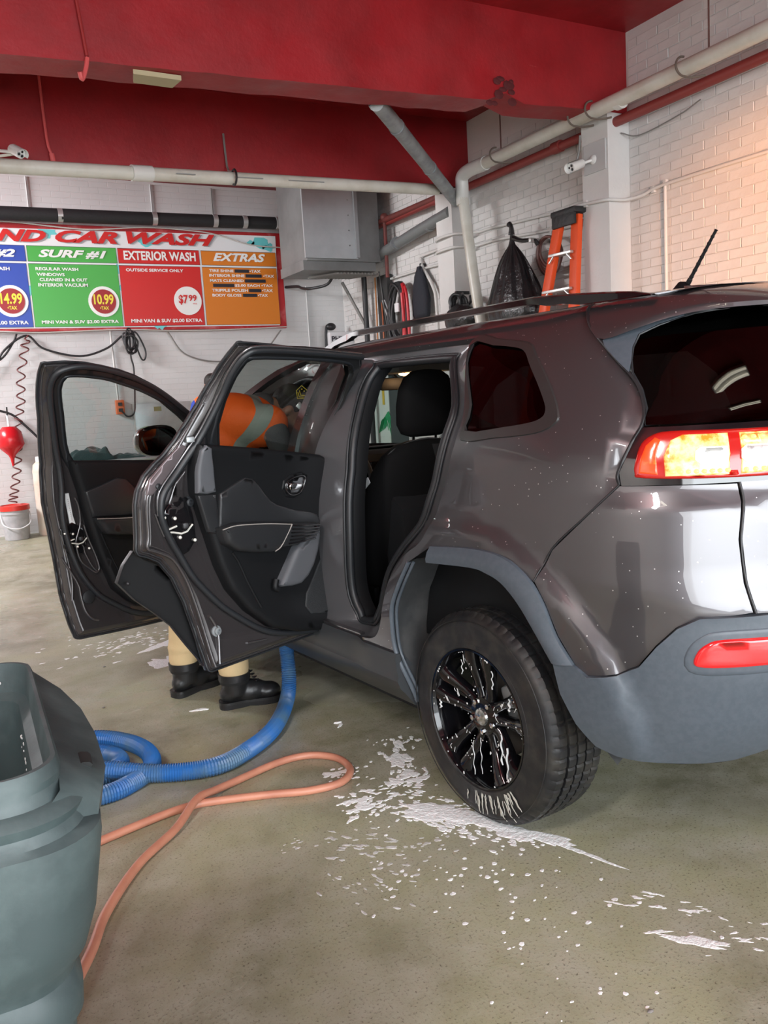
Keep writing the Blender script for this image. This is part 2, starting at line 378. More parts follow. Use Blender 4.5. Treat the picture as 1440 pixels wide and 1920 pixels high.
# walls of painted brick. Base sheet is the mortar; bricks stand 4 mm proud.
WX = 5.2; CZ = 4.15
def wallbox(name, a, b, m=WHITEW, kind='structure'):
    c = [(p+q)/2 for p, q in zip(a, b)]; d = [abs(q-p) for p, q in zip(a, b)]
    o = MB().box((0, 0, 0), d).build(name, m, smooth=0, kind=kind); o.location = c; return o
seg = [wallbox('wall_right', (WX+.0022, -5.6, -.25), (WX+.3, 5.25, CZ)), wallbox('wall_right', (WX+.0022, 5.25, -.25), (WX+.3, 7.65, CZ)), wallbox('wall_right', (WX+.0022, 7.65, -.25), (WX+.3, 10.9, CZ))]
def brick_mesh(nm, sx, sy, sz, seed):
    r = random.Random(seed); bm = bmesh.new(); bmesh.ops.create_cube(bm, size=1); bmesh.ops.scale(bm, vec=(sx, sy, sz), verts=bm.verts)
    bmesh.ops.bevel(bm, geom=bm.edges[:], offset=.0028, segments=1, affect='EDGES')
    for v in bm.verts: v.co += Vector((r.uniform(-.001, .001), r.uniform(-.0015, .0015), r.uniform(-.0015, .0015)))
    me = bpy.data.meshes.new(nm); bm.to_mesh(me); bm.free(); me.materials.append(WHITEW); return me
BR = [brick_mesh('brick', .010, .2065, .0625, i) for i in range(4)]
BP, BH = .2125, .0677
def bricks(wall, y0, y1, z0, z1, single=True, lim=298):
    """running bond between y0..y1, z0..z1; single bricks as parts (nearest first), the rest one part"""
    r = random.Random(3); lst = []
    k = 0; z = z0
    while z+BH < z1:
        y = y0-(k % 2)*BP/2
        while y+.05 < y1:
            a = max(y, y0); b = min(y+BP, y1)
            if b-a > .06: lst.append(((a+b)/2, z+BH/2, (b-a)-.006))
            y += BP
        z += BH; k += 1
    lst.sort(key=lambda q: q[0]); rest = MB()
    for i, (y, z, L) in enumerate(lst):
        if single and i < lim:
            o = bpy.data.objects.new('brick', BR[r.randrange(4)]); COL.objects.link(o); o.parent = wall
            o.location = Vector((WX+r.uniform(-.0015, .001), y, z))-wall.location; o.scale = (1, L/.2065, 1)
        else: rest.box(Vector((WX+r.uniform(-.001, .001), y, z))-wall.location, (.010, L, .0625))
    if rest.v: rest.build('brick_courses', WHITEW, wall, smooth=0, kind='stuff')
bricks(seg[0], 3.45, 5.25, 1.98, CZ-.01)
bricks(seg[1], 5.55, 7.5, 2.12, 3.86)
bricks(seg[2], 7.8, 10.55, 2.0, 4.1, single=False)
def brick_bump(m, s=1):
    nt = m.node_tree; b = nt.nodes['Principled BSDF']; tc = nt.nodes.new('ShaderNodeTexCoord'); mp = nt.nodes.new('ShaderNodeMapping')
    mp.inputs['Rotation'].default_value = (-PI/2, 0, 0)
    br = nt.nodes.new('ShaderNodeTexBrick'); br.inputs['Scale'].default_value = 1; br.inputs['Brick Width'].default_value = .2125; br.inputs['Row Height'].default_value = .0677
    br.inputs['Mortar Size'].default_value = .004; br.inputs['Mortar Smooth'].default_value = .6
    bp = nt.nodes.new('ShaderNodeBump'); bp.inputs['Strength'].default_value = .5; bp.inputs['Distance'].default_value = .004; bp.invert = True
    nt.links.new(tc.outputs['Object'], mp.inputs[0]); nt.links.new(mp.outputs[0], br.inputs['Vector']); nt.links.new(br.outputs['Fac'], bp.inputs['Height'])
    old = [l_ for l_ in nt.links if l_.to_socket == b.inputs['Normal']]
    if old: nt.links.new(old[0].from_socket, bp.inputs['Normal'])
    nt.links.new(bp.outputs['Normal'], b.inputs['Normal']); return m
BACKW = brick_bump(mat('back_wall_paint', (.70, .70, .70), .5, noise_=(.9, (.60, .60, .61), .4, .75), bump=(16, .2, .004)))
wallbox('wall_back', (-5.3, 10.6, -.25), (5.5, 10.9, CZ), BACKW)
for a, b in (((-5.3, -5.6, -.25), (-5.0, 10.9, CZ)),): wallbox('wall_left', a, b)
wallbox('wall_front', (-5.3, -5.9, 3.45), (5.5, -5.6, CZ)); wallbox('wall_front', (-5.3, -5.9, -.25), (-3.6, -5.6, 3.45)); wallbox('wall_front', (4.6, -5.9, -.25), (5.5, -5.6, 3.45))
REDP = mat('red_paint', (.31, .009, .014), .42, noise_=(2.2, (.22, .007, .010), .4, .7), bump=(11, .35, .01), wear=(3, .6))
def red_scuffs(m):
    nt = m.node_tree; b = nt.nodes['Principled BSDF']; src = [l_ for l_ in nt.links if l_.to_socket == b.inputs['Base Color']][0].from_socket
    tc = nt.nodes.new('ShaderNodeTexCoord'); mp = nt.nodes.new('ShaderNodeMapping'); mp.inputs['Scale'].default_value = (1.2, 6, 14)
    n = nt.nodes.new('ShaderNodeTexNoise'); n.inputs['Scale'].default_value = 2.2; n.inputs['Detail'].default_value = 8; n.inputs['Roughness'].default_value = .72
    r = nt.nodes.new('ShaderNodeMapRange'); r.inputs[1].default_value = .68; r.inputs[2].default_value = .74; r.inputs[4].default_value = .55
    nt.links.new(tc.outputs['Object'], mp.inputs[0]); nt.links.new(mp.outputs[0], n.inputs['Vector']); nt.links.new(n.outputs['Fac'], r.inputs[0])
    mx = nt.nodes.new('ShaderNodeMix'); mx.data_type = 'RGBA'; mx.inputs[7].default_value = (.62, .22, .22, 1)
    nt.links.new(r.outputs[0], mx.inputs[0]); nt.links.new(src, mx.inputs[6]); nt.links.new(mx.outputs[2], b.inputs['Base Color'])
red_scuffs(REDP)
wallbox('ceiling', (-5.3, -5.9, CZ), (5.5, 10.9, CZ+.25), REDP)
def beam(name, y0, y1, za, zb, xa=-5.0, xb=WX, notch=None):
    """cross beam; underside runs from za at x=0 with slope zb per metre"""
    xs = [xa+(xb-xa)*i/60 for i in range(61)]; vs = []; r = random.Random(5)
    for x in xs:
        z = za+zb*x+r.uniform(-.004, .004)
        if notch and abs(x-notch) < .09: z += .06
        for (y, zz) in ((y0, z), (y1, z+r.uniform(-.004, .004)), (y1, CZ+.02), (y0, CZ+.02)): vs.append((x, y, zz))
    fs = [(4*i+k, 4*i+(k+1) % 4, 4*i+4+(k+1) % 4, 4*i+4+k) for i in range(60) for k in range(4)]+[(0, 1, 2, 3), (240, 243, 242, 241)]
    mb = MB(); mb.add(vs, fs); return mb.build(name, REDP, smooth=25, kind='structure')
bm1 = beam('trim_1', 5.27, 5.55, 3.385, .031, notch=3.97)
bm2 = beam('trim_2', 7.5, 7.85, 3.423, .017)
beam('trim_7', .9, 1.2, 3.45, 0); beam('trim_8', -2.4, -2.1, 3.45, 0)
wallbox('trim_3', (-.6, 5.55, 3.90), (.74, 7.5, CZ), REDP)
wallbox('trim_4', (4.97, 5.25, -.2), (WX+.1, 5.55, 3.53)); wallbox('trim_5', (4.97, 7.5, -.2), (WX+.1, 7.8, 3.49))
mbk = MB()   # chipped concrete on the beam edge
r = random.Random(2)
for i in range(12): mbk.ell((3.97+r.uniform(-.12, .1), 5.262, 3.56+r.uniform(-.08, .1)), (r.uniform(.02, .05), .005, r.uniform(.015, .035)), n=6, m=4)
mbk.build('chipped_patch', mat('dark_red_chip', (.07, .005, .007), .8), bm1, label='dark chipped patch on the beam edge')
mbk = MB(); mbk.prism([(1.33, 5.32), (1.62, 5.33), (1.6, 5.47), (1.36, 5.46)], 3.40, 3.428); mbk.build('repair_plate', mat('yellowed_plate', (.42, .36, .22), .6), bm1, smooth=0)
# ceiling tube lights in front of the frame (they show in the car's rear glass); the far-left one is added fill
TUBE = mat('lit_tube', (1, 1, 1), .4, emit=((1, .93, .74), 9)); FIX = mat('white_enamel', (.7, .7, .68), .4)
for i, (x, y) in enumerate(((2.4, -.9), (2.4, .1), (-1.6, -.9), (-2.2, 9.0))):
    t = thing('ceiling_light', ['twin tube ceiling light over the bay, farther from the red beam', 'twin tube ceiling light over the bay, nearer the red beam', 'twin tube ceiling light at the left, near the bay door', 'added twin tube light at the far left, brightening the back wall'][i], 'light', (x, y, CZ))
    MB().box((0, 0, -.04), (1.3, .16, .08), bev=.01).build('housing', FIX, t)
    for s in (-1, 1): MB().tube([(-.6, s*.045, -.10), (.6, s*.045, -.10)], .016, 10).build('tube', TUBE, t)
# =================================================================== things on the back wall
B = 10.6
def flat(name, poly, y, material, parent, t=.003, label=None):
    mb = MB(); n = len(poly); vs = [(x, y, z) for x, z in poly]+[(x, y+t, z) for x, z in poly]
    mb.add(vs, [tuple(range(n)), tuple(range(n, 2*n))[::-1]]+[(i, n+i, n+(i+1) % n, (i+1) % n) for i in range(n)]); return mb.build(name, material, parent, smooth=0, label=label)
def P_(c, r=.35): return mat('print_%02x%02x%02x' % tuple(int(255*k) for k in c), c, r)
PW = P_((.80, .82, .84)); PR = P_((.62, .022, .02)); PB = P_((.03, .075, .42)); PG = P_((.075, .42, .075)); PO = P_((.70, .21, .02)); PT = P_((.16, .62, .64)); PK = P_((.02, .02, .03)); PY = P_((.85, .72, .06)); PD = P_((.34, .015, .02)); PTX = P_((.86, .88, .86))
sg = thing('price_sign', 'wide red-framed price board with coloured wash columns on the back wall', 'sign', (0, 0, 0))
MB().box((1.35, 10.567, 3.005), (5.97, .05, 1.20), bev=.01).build('frame', mat('red_frame', (.42, .015, .02), .45, noise_=(5, (.55, .12, .12), .5, .7)), sg, smooth=0)
flat('banner', [(-1.55, 2.44), (4.235, 2.44), (4.26, 3.565), (-1.55, 3.52)], 10.537, PW, sg)
Y1 = 10.533; Y2 = 10.530; Y3 = 10.526; Y4 = 10.522
r = random.Random(4)
for x, z, s in ((4.05, 3.49, .13), (2.6, 3.44, .10), (1.49, 3.52, .10), (2.25, 3.10, .10), (1.245, 2.86, .10), (2.68, 2.455, .07), (4.16, 3.42, .08), (3.92, 3.47, .05), (2.25, 2.9, .06)):
    flat('teal_splash', [(x+s*math.cos(a*PI/7)*r.uniform(.6, 1.25), min(3.54, z+s*.7*math.sin(a*PI/7)*r.uniform(.5, 1.2))) for a in range(14)], 10.535, PT, sg, .002)
for i, (x0, x1, c) in enumerate(((-.02, .235, PB), (.259, 1.237, PG), (1.259, 2.235, PR), (2.264, 3.243, PO))):
    X0_ = x0+1; X1_ = x1+1
    if i == 0: X0_ = .26
    for (z0, z1) in ((3.185, 3.352), (2.456, 3.155)):
        flat('panel_edge', [(X0_-.004, z0-.004), (X1_+.004, z0-.004), (X1_-.002, z1+.006), (X0_-.006, z1+.006)], Y1+.0005, PK, sg, .002)
        flat('column_panel', [(X0_, z0), (X1_, z0), (X1_-.004, z1+.002), (X0_-.004, z1)], Y1-.001, c, sg, .002)
for w_, a, b, z0, z1 in (('HAND', .50, 1.475, 3.397, 3.530), ('CAR', 1.57, 2.27, 3.400, 3.540), ('WASH', 2.37, 3.45, 3.410, 3.550)):
    text(w_, a+.02, z0-.008, b+.02, z1-.008, Y2, P_((.35, .35, .38)), sg, .35, .045); text(w_, a, z0, b, z1, Y3, PR, sg, .35, .045)
for s_, a, b, c, d, sh, bo in (('SURF #1', 1.37, 3.222, 2.123, 3.318, .3, .04), ('EXTERIOR WASH', 2.318, 3.222, 3.187, 3.330, 0, .03), ('EXTRAS', 3.407, 3.232, 4.096, 3.335, .3, .04), ('SURF #2', .38, 3.217, 1.13, 3.312, .3, .04),
    ('REGULAR WASH', 1.324, 3.084, 1.788, 3.12, 0, .03), ('WINDOWS', 1.33, 3.022, 1.632, 3.058, 0, .03), ('CLEANED IN & OUT', 1.356, 2.965, 1.877, 3.0, 0, .03), ('INTERIOR VACUUM', 1.335, 2.905, 1.877, 2.943, 0, .03),
    ('MINI VAN & SUV $2.00 EXTRA', 1.33, 2.483, 2.188, 2.527, 0, .03), ('OUTSIDE SERVICE ONLY', 2.329, 3.09, 3.019, 3.125, 0, .03), ('MINI VAN & SUV $2.00 EXTRA', 2.335, 2.486, 3.202, 2.534, 0, .03),
    ('MINI VAN & SUV $2.00 EXTRA', .33, 2.480, 1.188, 2.526, 0, .03), ('REGULAR WASH', .60, 3.078, 1.054, 3.116, 0, .03),
    ('TIRE SHINE', 3.345, 3.10, 3.66, 3.134, 0, .03), ('•TAX', 3.87, 3.10, 4.02, 3.134, 0, .03), ('INTERIOR SHINE', 3.34, 3.042, 3.80, 3.076, 0, .03), ('•TAX', 4.05, 3.042, 4.2, 3.076, 0, .03),
    ('MATS CLEANED', 3.345, 2.98, 3.785, 3.014, 0, .03), ('$2.00 EACH •TAX', 3.66, 2.92, 4.172, 2.956, 0, .03), ('TRIPPLE POLISH', 3.36, 2.86, 3.83, 2.896, 0, .03), ('•TAX', 4.02, 2.86, 4.167, 2.896, 0, .03), ('BODY GLOSS', 3.36, 2.80, 3.74, 2.836, 0, .03), ('•TAX', 3.96, 2.80, 4.096, 2.836, 0, .03)):
    text(s_, a, b, c, d, Y3, PTX, sg, sh, bo)
for x0, x1, z in ((3.675, 3.865, 3.117), (3.815, 4.03, 3.059), (3.80, 4.08, 2.997), (3.38, 3.655, 2.938), (3.845, 4.01, 2.878), (3.76, 3.95, 2.818)):
    flat('blackout_strip', [(x0, z-.02), (x1, z-.02), (x1, z+.02), (x0, z+.02)], Y3, PK, sg, .002)
def disc(x, z, r_, y, c, nm): flat(nm, [(x+r_*math.cos(a*PI/16), z+r_*math.sin(a*PI/16)) for a in range(32)], y, c, sg, .002)
for x, z, t in ((1.056-.02, 2.743, '14.99'), (2.039, 2.738, '10.99')):
    disc(x, z, .176, Y3, PTX, 'price_disc'); disc(x, z, .14, Y4, PD, 'price_disc')
    text(t, x-.113, z-.035, x+.113, z+.085, Y4-.002, PY, sg, .0, .03); text('•TAX', x-.05, z-.095, x+.05, z-.055, Y4-.002, PY, sg, 0, .03)
disc(3.044, 2.749, .172, Y3, PTX, 'price_disc'); text('$7', 2.93, 2.70, 3.045, 2.82, Y4, PR, sg, 0, .03); text('99', 3.055, 2.745, 3.155, 2.82, Y4, PR, sg, 0, .03); text('•TAX', 3.10, 2.705, 3.155, 2.722, Y4, PR, sg, 0, .02)
CORDW = mat('pale_cable', (.55, .53, .50), .5); CORDK = mat('black_cable', (.015, .015, .017), .45); CORDG = mat('grey_cable', (.22, .21, .20), .5)
def cable(name, pts, r_, m, label, cat='cable', group=None, sm=8, parent=None, n=8):
    o = MB().tube(pts, r_, n, smooth=sm).build(name, m, parent, smooth=60)
    if label: tag(o, label, cat, group)
    return o
cable('cable', [(-1.0, 10.51, 3.62), (.6, 10.50, 3.575), (1.1, 10.50, 3.60), (1.9, 10.5, 3.55), (2.6, 10.5, 3.60), (3.2, 10.5, 3.58), (3.5, 10.5, 3.54), (3.9, 10.5, 3.44), (4.34, 10.52, 3.42)], .008, CORDW, 'pale cable sagging along the top of the price board')
cable('cable', [(-1.0, 10.51, 2.40), (.5, 10.50, 2.42), (1.3, 10.5, 2.39), (2.2, 10.5, 2.41), (3, 10.5, 2.385), (3.8, 10.5, 2.40), (4.33, 10.52, 2.42)], .007, CORDW, 'pale cable along the bottom edge of the price board')
cable('power_cord', [(.3, 10.53, 1.75), (.72, 10.53, 1.95), (.9, 10.52, 2.2), (1.15, 10.53, 2.36), (1.324, 10.54, 2.21), (1.703, 10.54, 2.116), (2.012, 10.54, 2.194), (2.21, 10.53, 2.34)], .012, CORDK, 'long black cord hanging in a swag below the price board', 'cord')
cable('power_cord', [(.3, 10.55, 2.0), (.6, 10.55, 2.02), (.85, 10.53, 2.1), (1.0, 10.53, 2.28), (1.05, 10.54, 2.38)], .011, CORDK, 'short black cord at the left edge beneath the blue sign column', 'cord')
cable('power_cord', [(2.765, 10.54, 2.38), (2.945, 10.55, 2.117), (3.292, 10.55, 2.007), (3.7, 10.55, 2.03), (4.0, 10.55, 2.12), (4.25, 10.55, 2.38)], .009, CORDG, 'thin grey cord sagging below the orange sign column', 'cord')
# spiral air hose
pts = []; path, _ = catmull([Vector(p) for p in ((1.15, 10.5, 2.36), (1.11, 10.5, 2.2), (1.04, 10.5, 1.9), (1.01, 10.5, 1.62), (.955, 10.5, 1.39), (.92, 10.5, 1.09), (.88, 10.46, .84), (.825, 10.40, .62), (.79, 10.36, .50))], [0]*9, 30)
for i, p in enumerate(path):
    a = i*.42; pts.append(p+Vector((math.cos(a)*.045*(1 if i > 12 else .3), math.sin(a)*.03, 0)))
tag(MB().tube(pts, .0085, 6).build('coiled_air_hose', mat('maroon_hose', (.13, .035, .035), .4), smooth=60), 'dark red coiled air hose hanging down to the lidded bucket', 'hose')
# tangle of black cord and the drop to the orange outlet
pts = [(2.30, 10.52, 2.40)]; r = random.Random(9)
for k in range(5):
    cx = 2.27+r.uniform(-.04, .06); cz = 2.26+r.uniform(-.03, .05); ra = r.uniform(.05, .09); rb = r.uniform(.08, .13)
    pts += [(cx+ra*math.cos(a), 10.50+r.uniform(-.02, .02), cz+rb*math.sin(a)) for a in (1.57, .3, -1.0, -2.2, -3.6)]
pts += [(2.36, 10.5, 2.38), (2.46, 10.51, 2.18), (2.45, 10.51, 2.06), (2.40, 10.51, 2.08), (2.33, 10.51, 2.36)]
cable('cord_tangle', pts, .010, CORDK, 'looped tangle of black cord hanging under the sign', 'cord', sm=5, n=7)
cable('power_cord', [(2.30, 10.53, 2.36), (2.29, 10.53, 2.1), (2.31, 10.53, 1.95), (2.29, 10.53, 1.6), (2.26, 10.52, 1.42), (2.18, 10.51, 1.385), (2.12, 10.51, 1.45)], .010, CORDK, 'black cord dropping from the tangle to the orange outlet box', 'cord')
cable('conduit', [(2.085, 10.57, 2.42), (2.10, 10.57, 1.54)], .012, mat('painted_conduit', (.6, .59, .58), .5), 'thin white vertical conduit above the orange outlet box', 'conduit', sm=0)
t = thing('outlet_box', 'orange outlet box on the back wall seen through the front door glass', 'outlet', (2.11, 10.56, 1.50))
OR = mat('orange_plastic', (.75, .16, .05), .45); MB().box((0, 0, 0), (.10, .06, .17), bev=.01).build('box', OR, t)
MB().box((0, -.035, .035), (.05, .01, .04), bev=.003).build('socket', CORDK, t, smooth=0); MB().box((0, -.035, -.035), (.05, .01, .04), bev=.003).build('socket', CORDK, t, smooth=0)
# red funnel on a hook
t = thing('funnel', 'red plastic funnel hanging on the back wall at the left edge', 'funnel', (.85, 10.44, 1.15))
mb = MB(); mb.lathe([(.0, .20), (.07, .20), (.125, .14), (.145, 0), (.12, -.04), (.04, -.12), (.022, -.16), (.012, -.24)], n=28); mb.build('bowl', mat('red_plastic', (.55, .012, .02), .25), t)
mb = MB(); mb.tube([(0, .0, .2), (0, .03, .30), (0, .1, .34)], .012, 8); mb.build('hanging_strap', PW, t); MB().tube([(0, .13, .34), (0, .02, .34), (0, -.0, .42)], .008, 8, smooth=4).build('hook', CORDK, t)
cable('hose', [(.3, 10.52, 1.54), (.6, 10.5, 1.56), (.87, 10.5, 1.50), (1.02, 10.5, 1.36), (1.18, 10.5, 1.16), (1.3, 10.5, .95)], .013, CORDK, 'thin black hose running down right behind the red funnel', 'hose')
# bucket
def bucket(loc, label, lidc, body, h=.36, rad=.15):
    t = thing('bucket', label, 'bucket', loc)
    MB().lathe([(0, 0), (rad*.86, 0), (rad*.88, .01), (rad*.97, h*.8), (rad*1.03, h*.8), (rad*1.03, h*.84), (rad, h*.84), (rad, h), (rad*.96, h), (rad*.95, h*.9)], n=36).build('body', body, t)
    MB().lathe([(0, h+.012), (rad*.9, h+.014), (rad*.94, h+.026), (rad*1.07, h+.022), (rad*1.08, h-.03), (rad*1.03, h-.03)], n=36).build('lid', lidc, t)
    MB().tube([(-rad*1.03, 0, h*.82), (-rad*.9, -rad*.8, h*.5), (0, -rad*1.15, h*.36), (rad*.9, -rad*.8, h*.5), (rad*1.03, 0, h*.82)], .006, 8, smooth=6).build('handle', PW, t); return t
bucket((.80, 10.32, fz(10.32)), 'grey paint bucket with red lid and white handle by the back wall', mat('bucket_red', (.62, .03, .02), .4), mat('bucket_grey', (.48, .48, .50), .45, noise_=(9, (.36, .36, .38), .4, .7)))
JUG = mat('cloudy_plastic', (.66, .60, .52), .4, noise_=(4, (.72, .45, .35), .45, .7))
for i, (x, y, s, hh) in enumerate(((1.13, 10.38, .21, .85), (1.42, 10.42, .22, .55))):
    t = thing('container', ['tall cloudy white drum behind the front door edge', 'shorter cloudy drum behind the front door panel'][i], 'container', (x, y, fz(y)))
    MB().lathe([(0, 0), (s*.42, 0), (s*.46, .03), (s*.46, hh*.86), (s*.40, hh*.95), (s*.2, hh), (0, hh)], n=32).build('body', JUG, t)
    MB().lathe([(0, hh+.05), (s*.22, hh+.05), (s*.24, hh+.04), (s*.24, hh-.01), (0, hh-.01)], n=20).build('cap', PW, t)
# bench with green cloths, steel splash panel, bottles
t = thing('workbench', 'low stainless workbench against the back wall behind the front door', 'workbench', (1.95, 10.25, fz(10.25)))
SS = mat('dull_stainless', (.5, .52, .53), .38, .85, noise_=(3, (.62, .63, .64), .4, .6), bump=(8, .1, .01))
MB().box((0, 0, .80), (1.5, .6, .04), bev=.01).build('worktop', SS, t)
for sx in (-1, 1):
    for sy in (-1, 1): MB().box((sx*.7, sy*.26, .39), (.04, .04, .78), bev=.005).build('leg', SS, t)
MB().box((0, 0, .25), (1.42, .54, .02)).build('lower_shelf', SS, t, smooth=0)
GC = mat('green_cloth', (.010, .034, .035), .9, bump=(60, .5, .01), sheen=.2)
def cloth(loc, sx, sy, h, seed, name, label, group=None):
    r = random.Random(seed); vs = []; N_ = 26
    for i in range(N_):
        for j in range(N_):
            u = i/(N_-1)*2-1; v = j/(N_-1)*2-1; e = max(abs(u), abs(v)); f = 1-e**2.5
            z = h*f*(.65+.6*noise.noise(Vector((u*2.2+seed, v*2.2, seed))))+.004; vs.append((u*sx*(1+.15*noise.noise(Vector((u*3, v*3, seed+9)))), v*sy, max(.003, z)))
    o = len(vs); vs += [(a, b, 0.0) for a, b, c in vs]; g = lambda i, j: i*N_+j
    fs = [(g(i, j), g(i+1, j), g(i+1, j+1), g(i, j+1)) for i in range(N_-1) for j in range(N_-1)]
    fs += [(o+g(i, j), o+g(i, j+1), o+g(i+1, j+1), o+g(i+1, j)) for i in range(N_-1) for j in range(N_-1)]
    for i in range(N_-1): fs += [(g(i, 0), o+g(i, 0), o+g(i+1, 0), g(i+1, 0)), (g(i, N_-1), g(i+1, N_-1), o+g(i+1, N_-1), o+g(i, N_-1)), (g(0, i), g(0, i+1), o+g(0, i+1), o+g(0, i)), (g(N_-1, i), o+g(N_-1, i), o+g(N_-1, i+1), g(N_-1, i+1))]
    mb = MB(); mb.add(vs, fs); ob = mb.build(name, GC, smooth=70); ob.location = loc; return tag(ob, label, 'cloth', group)
zt = fz(10.25)+.82
cloth((1.64, 10.15, zt), .26, .16, .22, 1, 'green_cloth', 'peaked heap of dark green cloths on the workbench'); cloth((2.02, 10.15, zt), .22, .13, .06, 5, 'green_cloth', 'flat folded green cloth right of the peaked heap')
t = thing('splashback', 'brushed steel splash panel with a small yellow label on the wall', 'panel', (2.62, 10.58, 1.22))
MB().box((0, 0, 0), (.72, .015, .62), bev=.003).build('sheet', SS, t); MB().box((-.06, -.011, .235), (.09, .006, .055)).build('label_plate', mat('olive_label', (.30, .26, .12), .5), t, smooth=0)
MB().box((-.35, -.011, 0), (.02, .01, .62)).build('edge_strip', mat('edge_strip', (.6, .6, .58), .4), t, smooth=0)
t = thing('shelf_stand', 'small brown wooden stand holding bottles, seen through the door glass', 'shelf', (2.62, 10.35, fz(10.35)))
WD = mat('dark_wood', (.07, .03, .02), .6, noise_=(9, (.12, .055, .035), .4, .7))
MB().box((0, 0, .845), (.62, .3, .03)).build('top_board', WD, t, smooth=0)
MB().box((0, 0, .70), (.60, .28, .02)).build('lower_board', WD, t, smooth=0)
for x in (-.28, -.09, .09, .28):
    for y in (-.13, .13): MB().box((x, y, .415), (.035, .035, .83)).build('leg', WD, t, smooth=0)
for i, (x, c, hh) in enumerate(((2.38, (.05, .04, .10), .13), (2.46, (.28, .03, .03), .14), (2.58, (.22, .22, .30), .09), (2.70, (.12, .10, .16), .11))):
    t = thing('bottle', ['dark blue bottle first from the left on the wooden stand', 'slim dark red bottle second from left on the wooden stand', 'short grey-violet tub on the wooden stand', 'dark violet bottle by the door mirror on the wooden stand'][i], 'bottle', (x, 10.33, fz(10.35)+.86))
    MB().lathe([(0, 0), (.033, 0), (.036, .01), (.036, hh*.7), (.018, hh*.88), (.015, hh), (0, hh)], n=20).build('body', mat('bottle', c, .3), t); MB().lathe([(0, hh+.02), (.017, hh+.02), (.017, hh-.01), (0, hh-.01)], n=14).build('cap', CORDK, t)
# black insulated pipe above the sign
t = thing('insulated_pipe', 'black insulated pipe running above the price board', 'pipe', (0, 0, 0))
FOAMK = mat('black_insulation', (.016, .016, .018), .75, bump=(40, .4, .008))
MB().tube([(-4.9, 10.38, 3.65), (1.0, 10.40, 3.668), (4.6, 10.42, 3.705)], .076, 16, smooth=6).build('pipe', FOAMK, t)
for x, z in ((1.62, 3.674), (2.68, 3.685), (3.42, 3.693), (3.80, 3.697), (4.24, 3.701)): MB().tube([(x-.02, 10.405, z-.001), (x+.035, 10.405, z)], 0.0785, 16).build('tape_band', mat('silver_tape', (.5, .5, .5), .35, .5), t)
for x in (-2, .9, 3.1): MB().box((x, 10.525, 3.69), (.03, .14, .03)).build('bracket', CORDG, t, smooth=0)
tag(MB().box((1.15, 10.585, 3.612), (1.05, .03, .014)).build('batten', PTX, smooth=0), 'thin pale batten between the black pipe and price board', 'batten')
for i, x in enumerate((1.33, 2.72, 3.47)): cable('conduit', [(x, 10.585, 4.12), (x, 10.585, 3.66)], .009, CORDG if i == 2 else mat('pale_rod', (.5, .5, .5), .5), ['thin pale rod above the black pipe, over the green sign column', 'thin pale rod above the black pipe, over the red sign column', 'dark thin rod above the black pipe, left of the heater'][i], 'rod', sm=0)
# unit heater
t = thing('unit_heater', 'grey boxy unit heater hung below the ceiling at the corner', 'heater', (0, 0, 0))
HG = mat('heater_grey', (.20, .205, .205), .5, noise_=(3, (.15, .15, .15), .4, .7)); HL = mat('galvanised_sheet', (.50, .53, .55), .42, .35, noise_=(2.5, (.42, .45, .47), .4, .65))
MB().box((4.55, 9.55, 3.58), (.96, .78, 1.10), bev=.012).build('body', HG, t)
MB().prism([(4.03, 9.10), (4.70, 9.10), (4.70, 9.125), (4.03, 9.125)], 3.05, 4.12).build('cover_sheet', HL, t, smooth=0)
MB().box((4.69, 9.085, 3.6), (.04, .03, 1.08)).build('seam', mat('seam', (.28, .29, .3), .5), t, smooth=0)
for k in range(5): MB().lathe([(0, 0), (.008, 0), (.008, .004), (0, .006)], c=(4.60, 9.10, 3.2+.17*k), ax='Y', n=8).build('screw', CORDG, t)
MB().prism([(4.04, 9.2), (4.04, 9.9), (4.5, 9.9), (4.98, 9.6), (4.98, 9.2)], 2.93, 3.04).build('base_tray', HG, t, smooth=0)
for k in range(13): MB().box((4.38+.045*k, 9.42, 2.905), (.010, .46, .02), Matrix.Rotation(.5, 3, 'Z')).build('louvre', CORDG, t, smooth=0)
for x in (4.2, 4.9): MB().tube([(x, 9.5, 4.14), (x, 9.5, 4.1)], .01, 8).build('hanger_rod', CORDG, t)
cable('flex_cable', [(4.37, 10.57, 2.93), (4.42, 10.3, 2.90), (4.40, 10.1, 2.85), (4.42, 9.9, 2.82), (4.55, 9.7, 2.84), (4.60, 9.6, 2.93)], .018, CORDK, 'black flexible cable looping under the heater')
cable('conduit', [(4.66, 10.585, 2.95), (4.66, 10.585, 2.1)], .012, mat('white_conduit2', (.62, .62, .62), .5), 'white vertical conduit on the back wall below the heater', 'conduit', sm=0)
cable('steel_post', [(5.08, 9.72, 3.0), (5.08, 9.72, fz(9.7))], .035, mat('black_steel', (.02, .02, .022), .5), 'black steel post in the corner below the heater', 'post', sm=0)
cable('brace', [(4.86, 9.9, 2.9), (5.08, 9.75, 2.35)], .02, CORDG, 'grey diagonal brace below the heater', 'brace', sm=0)
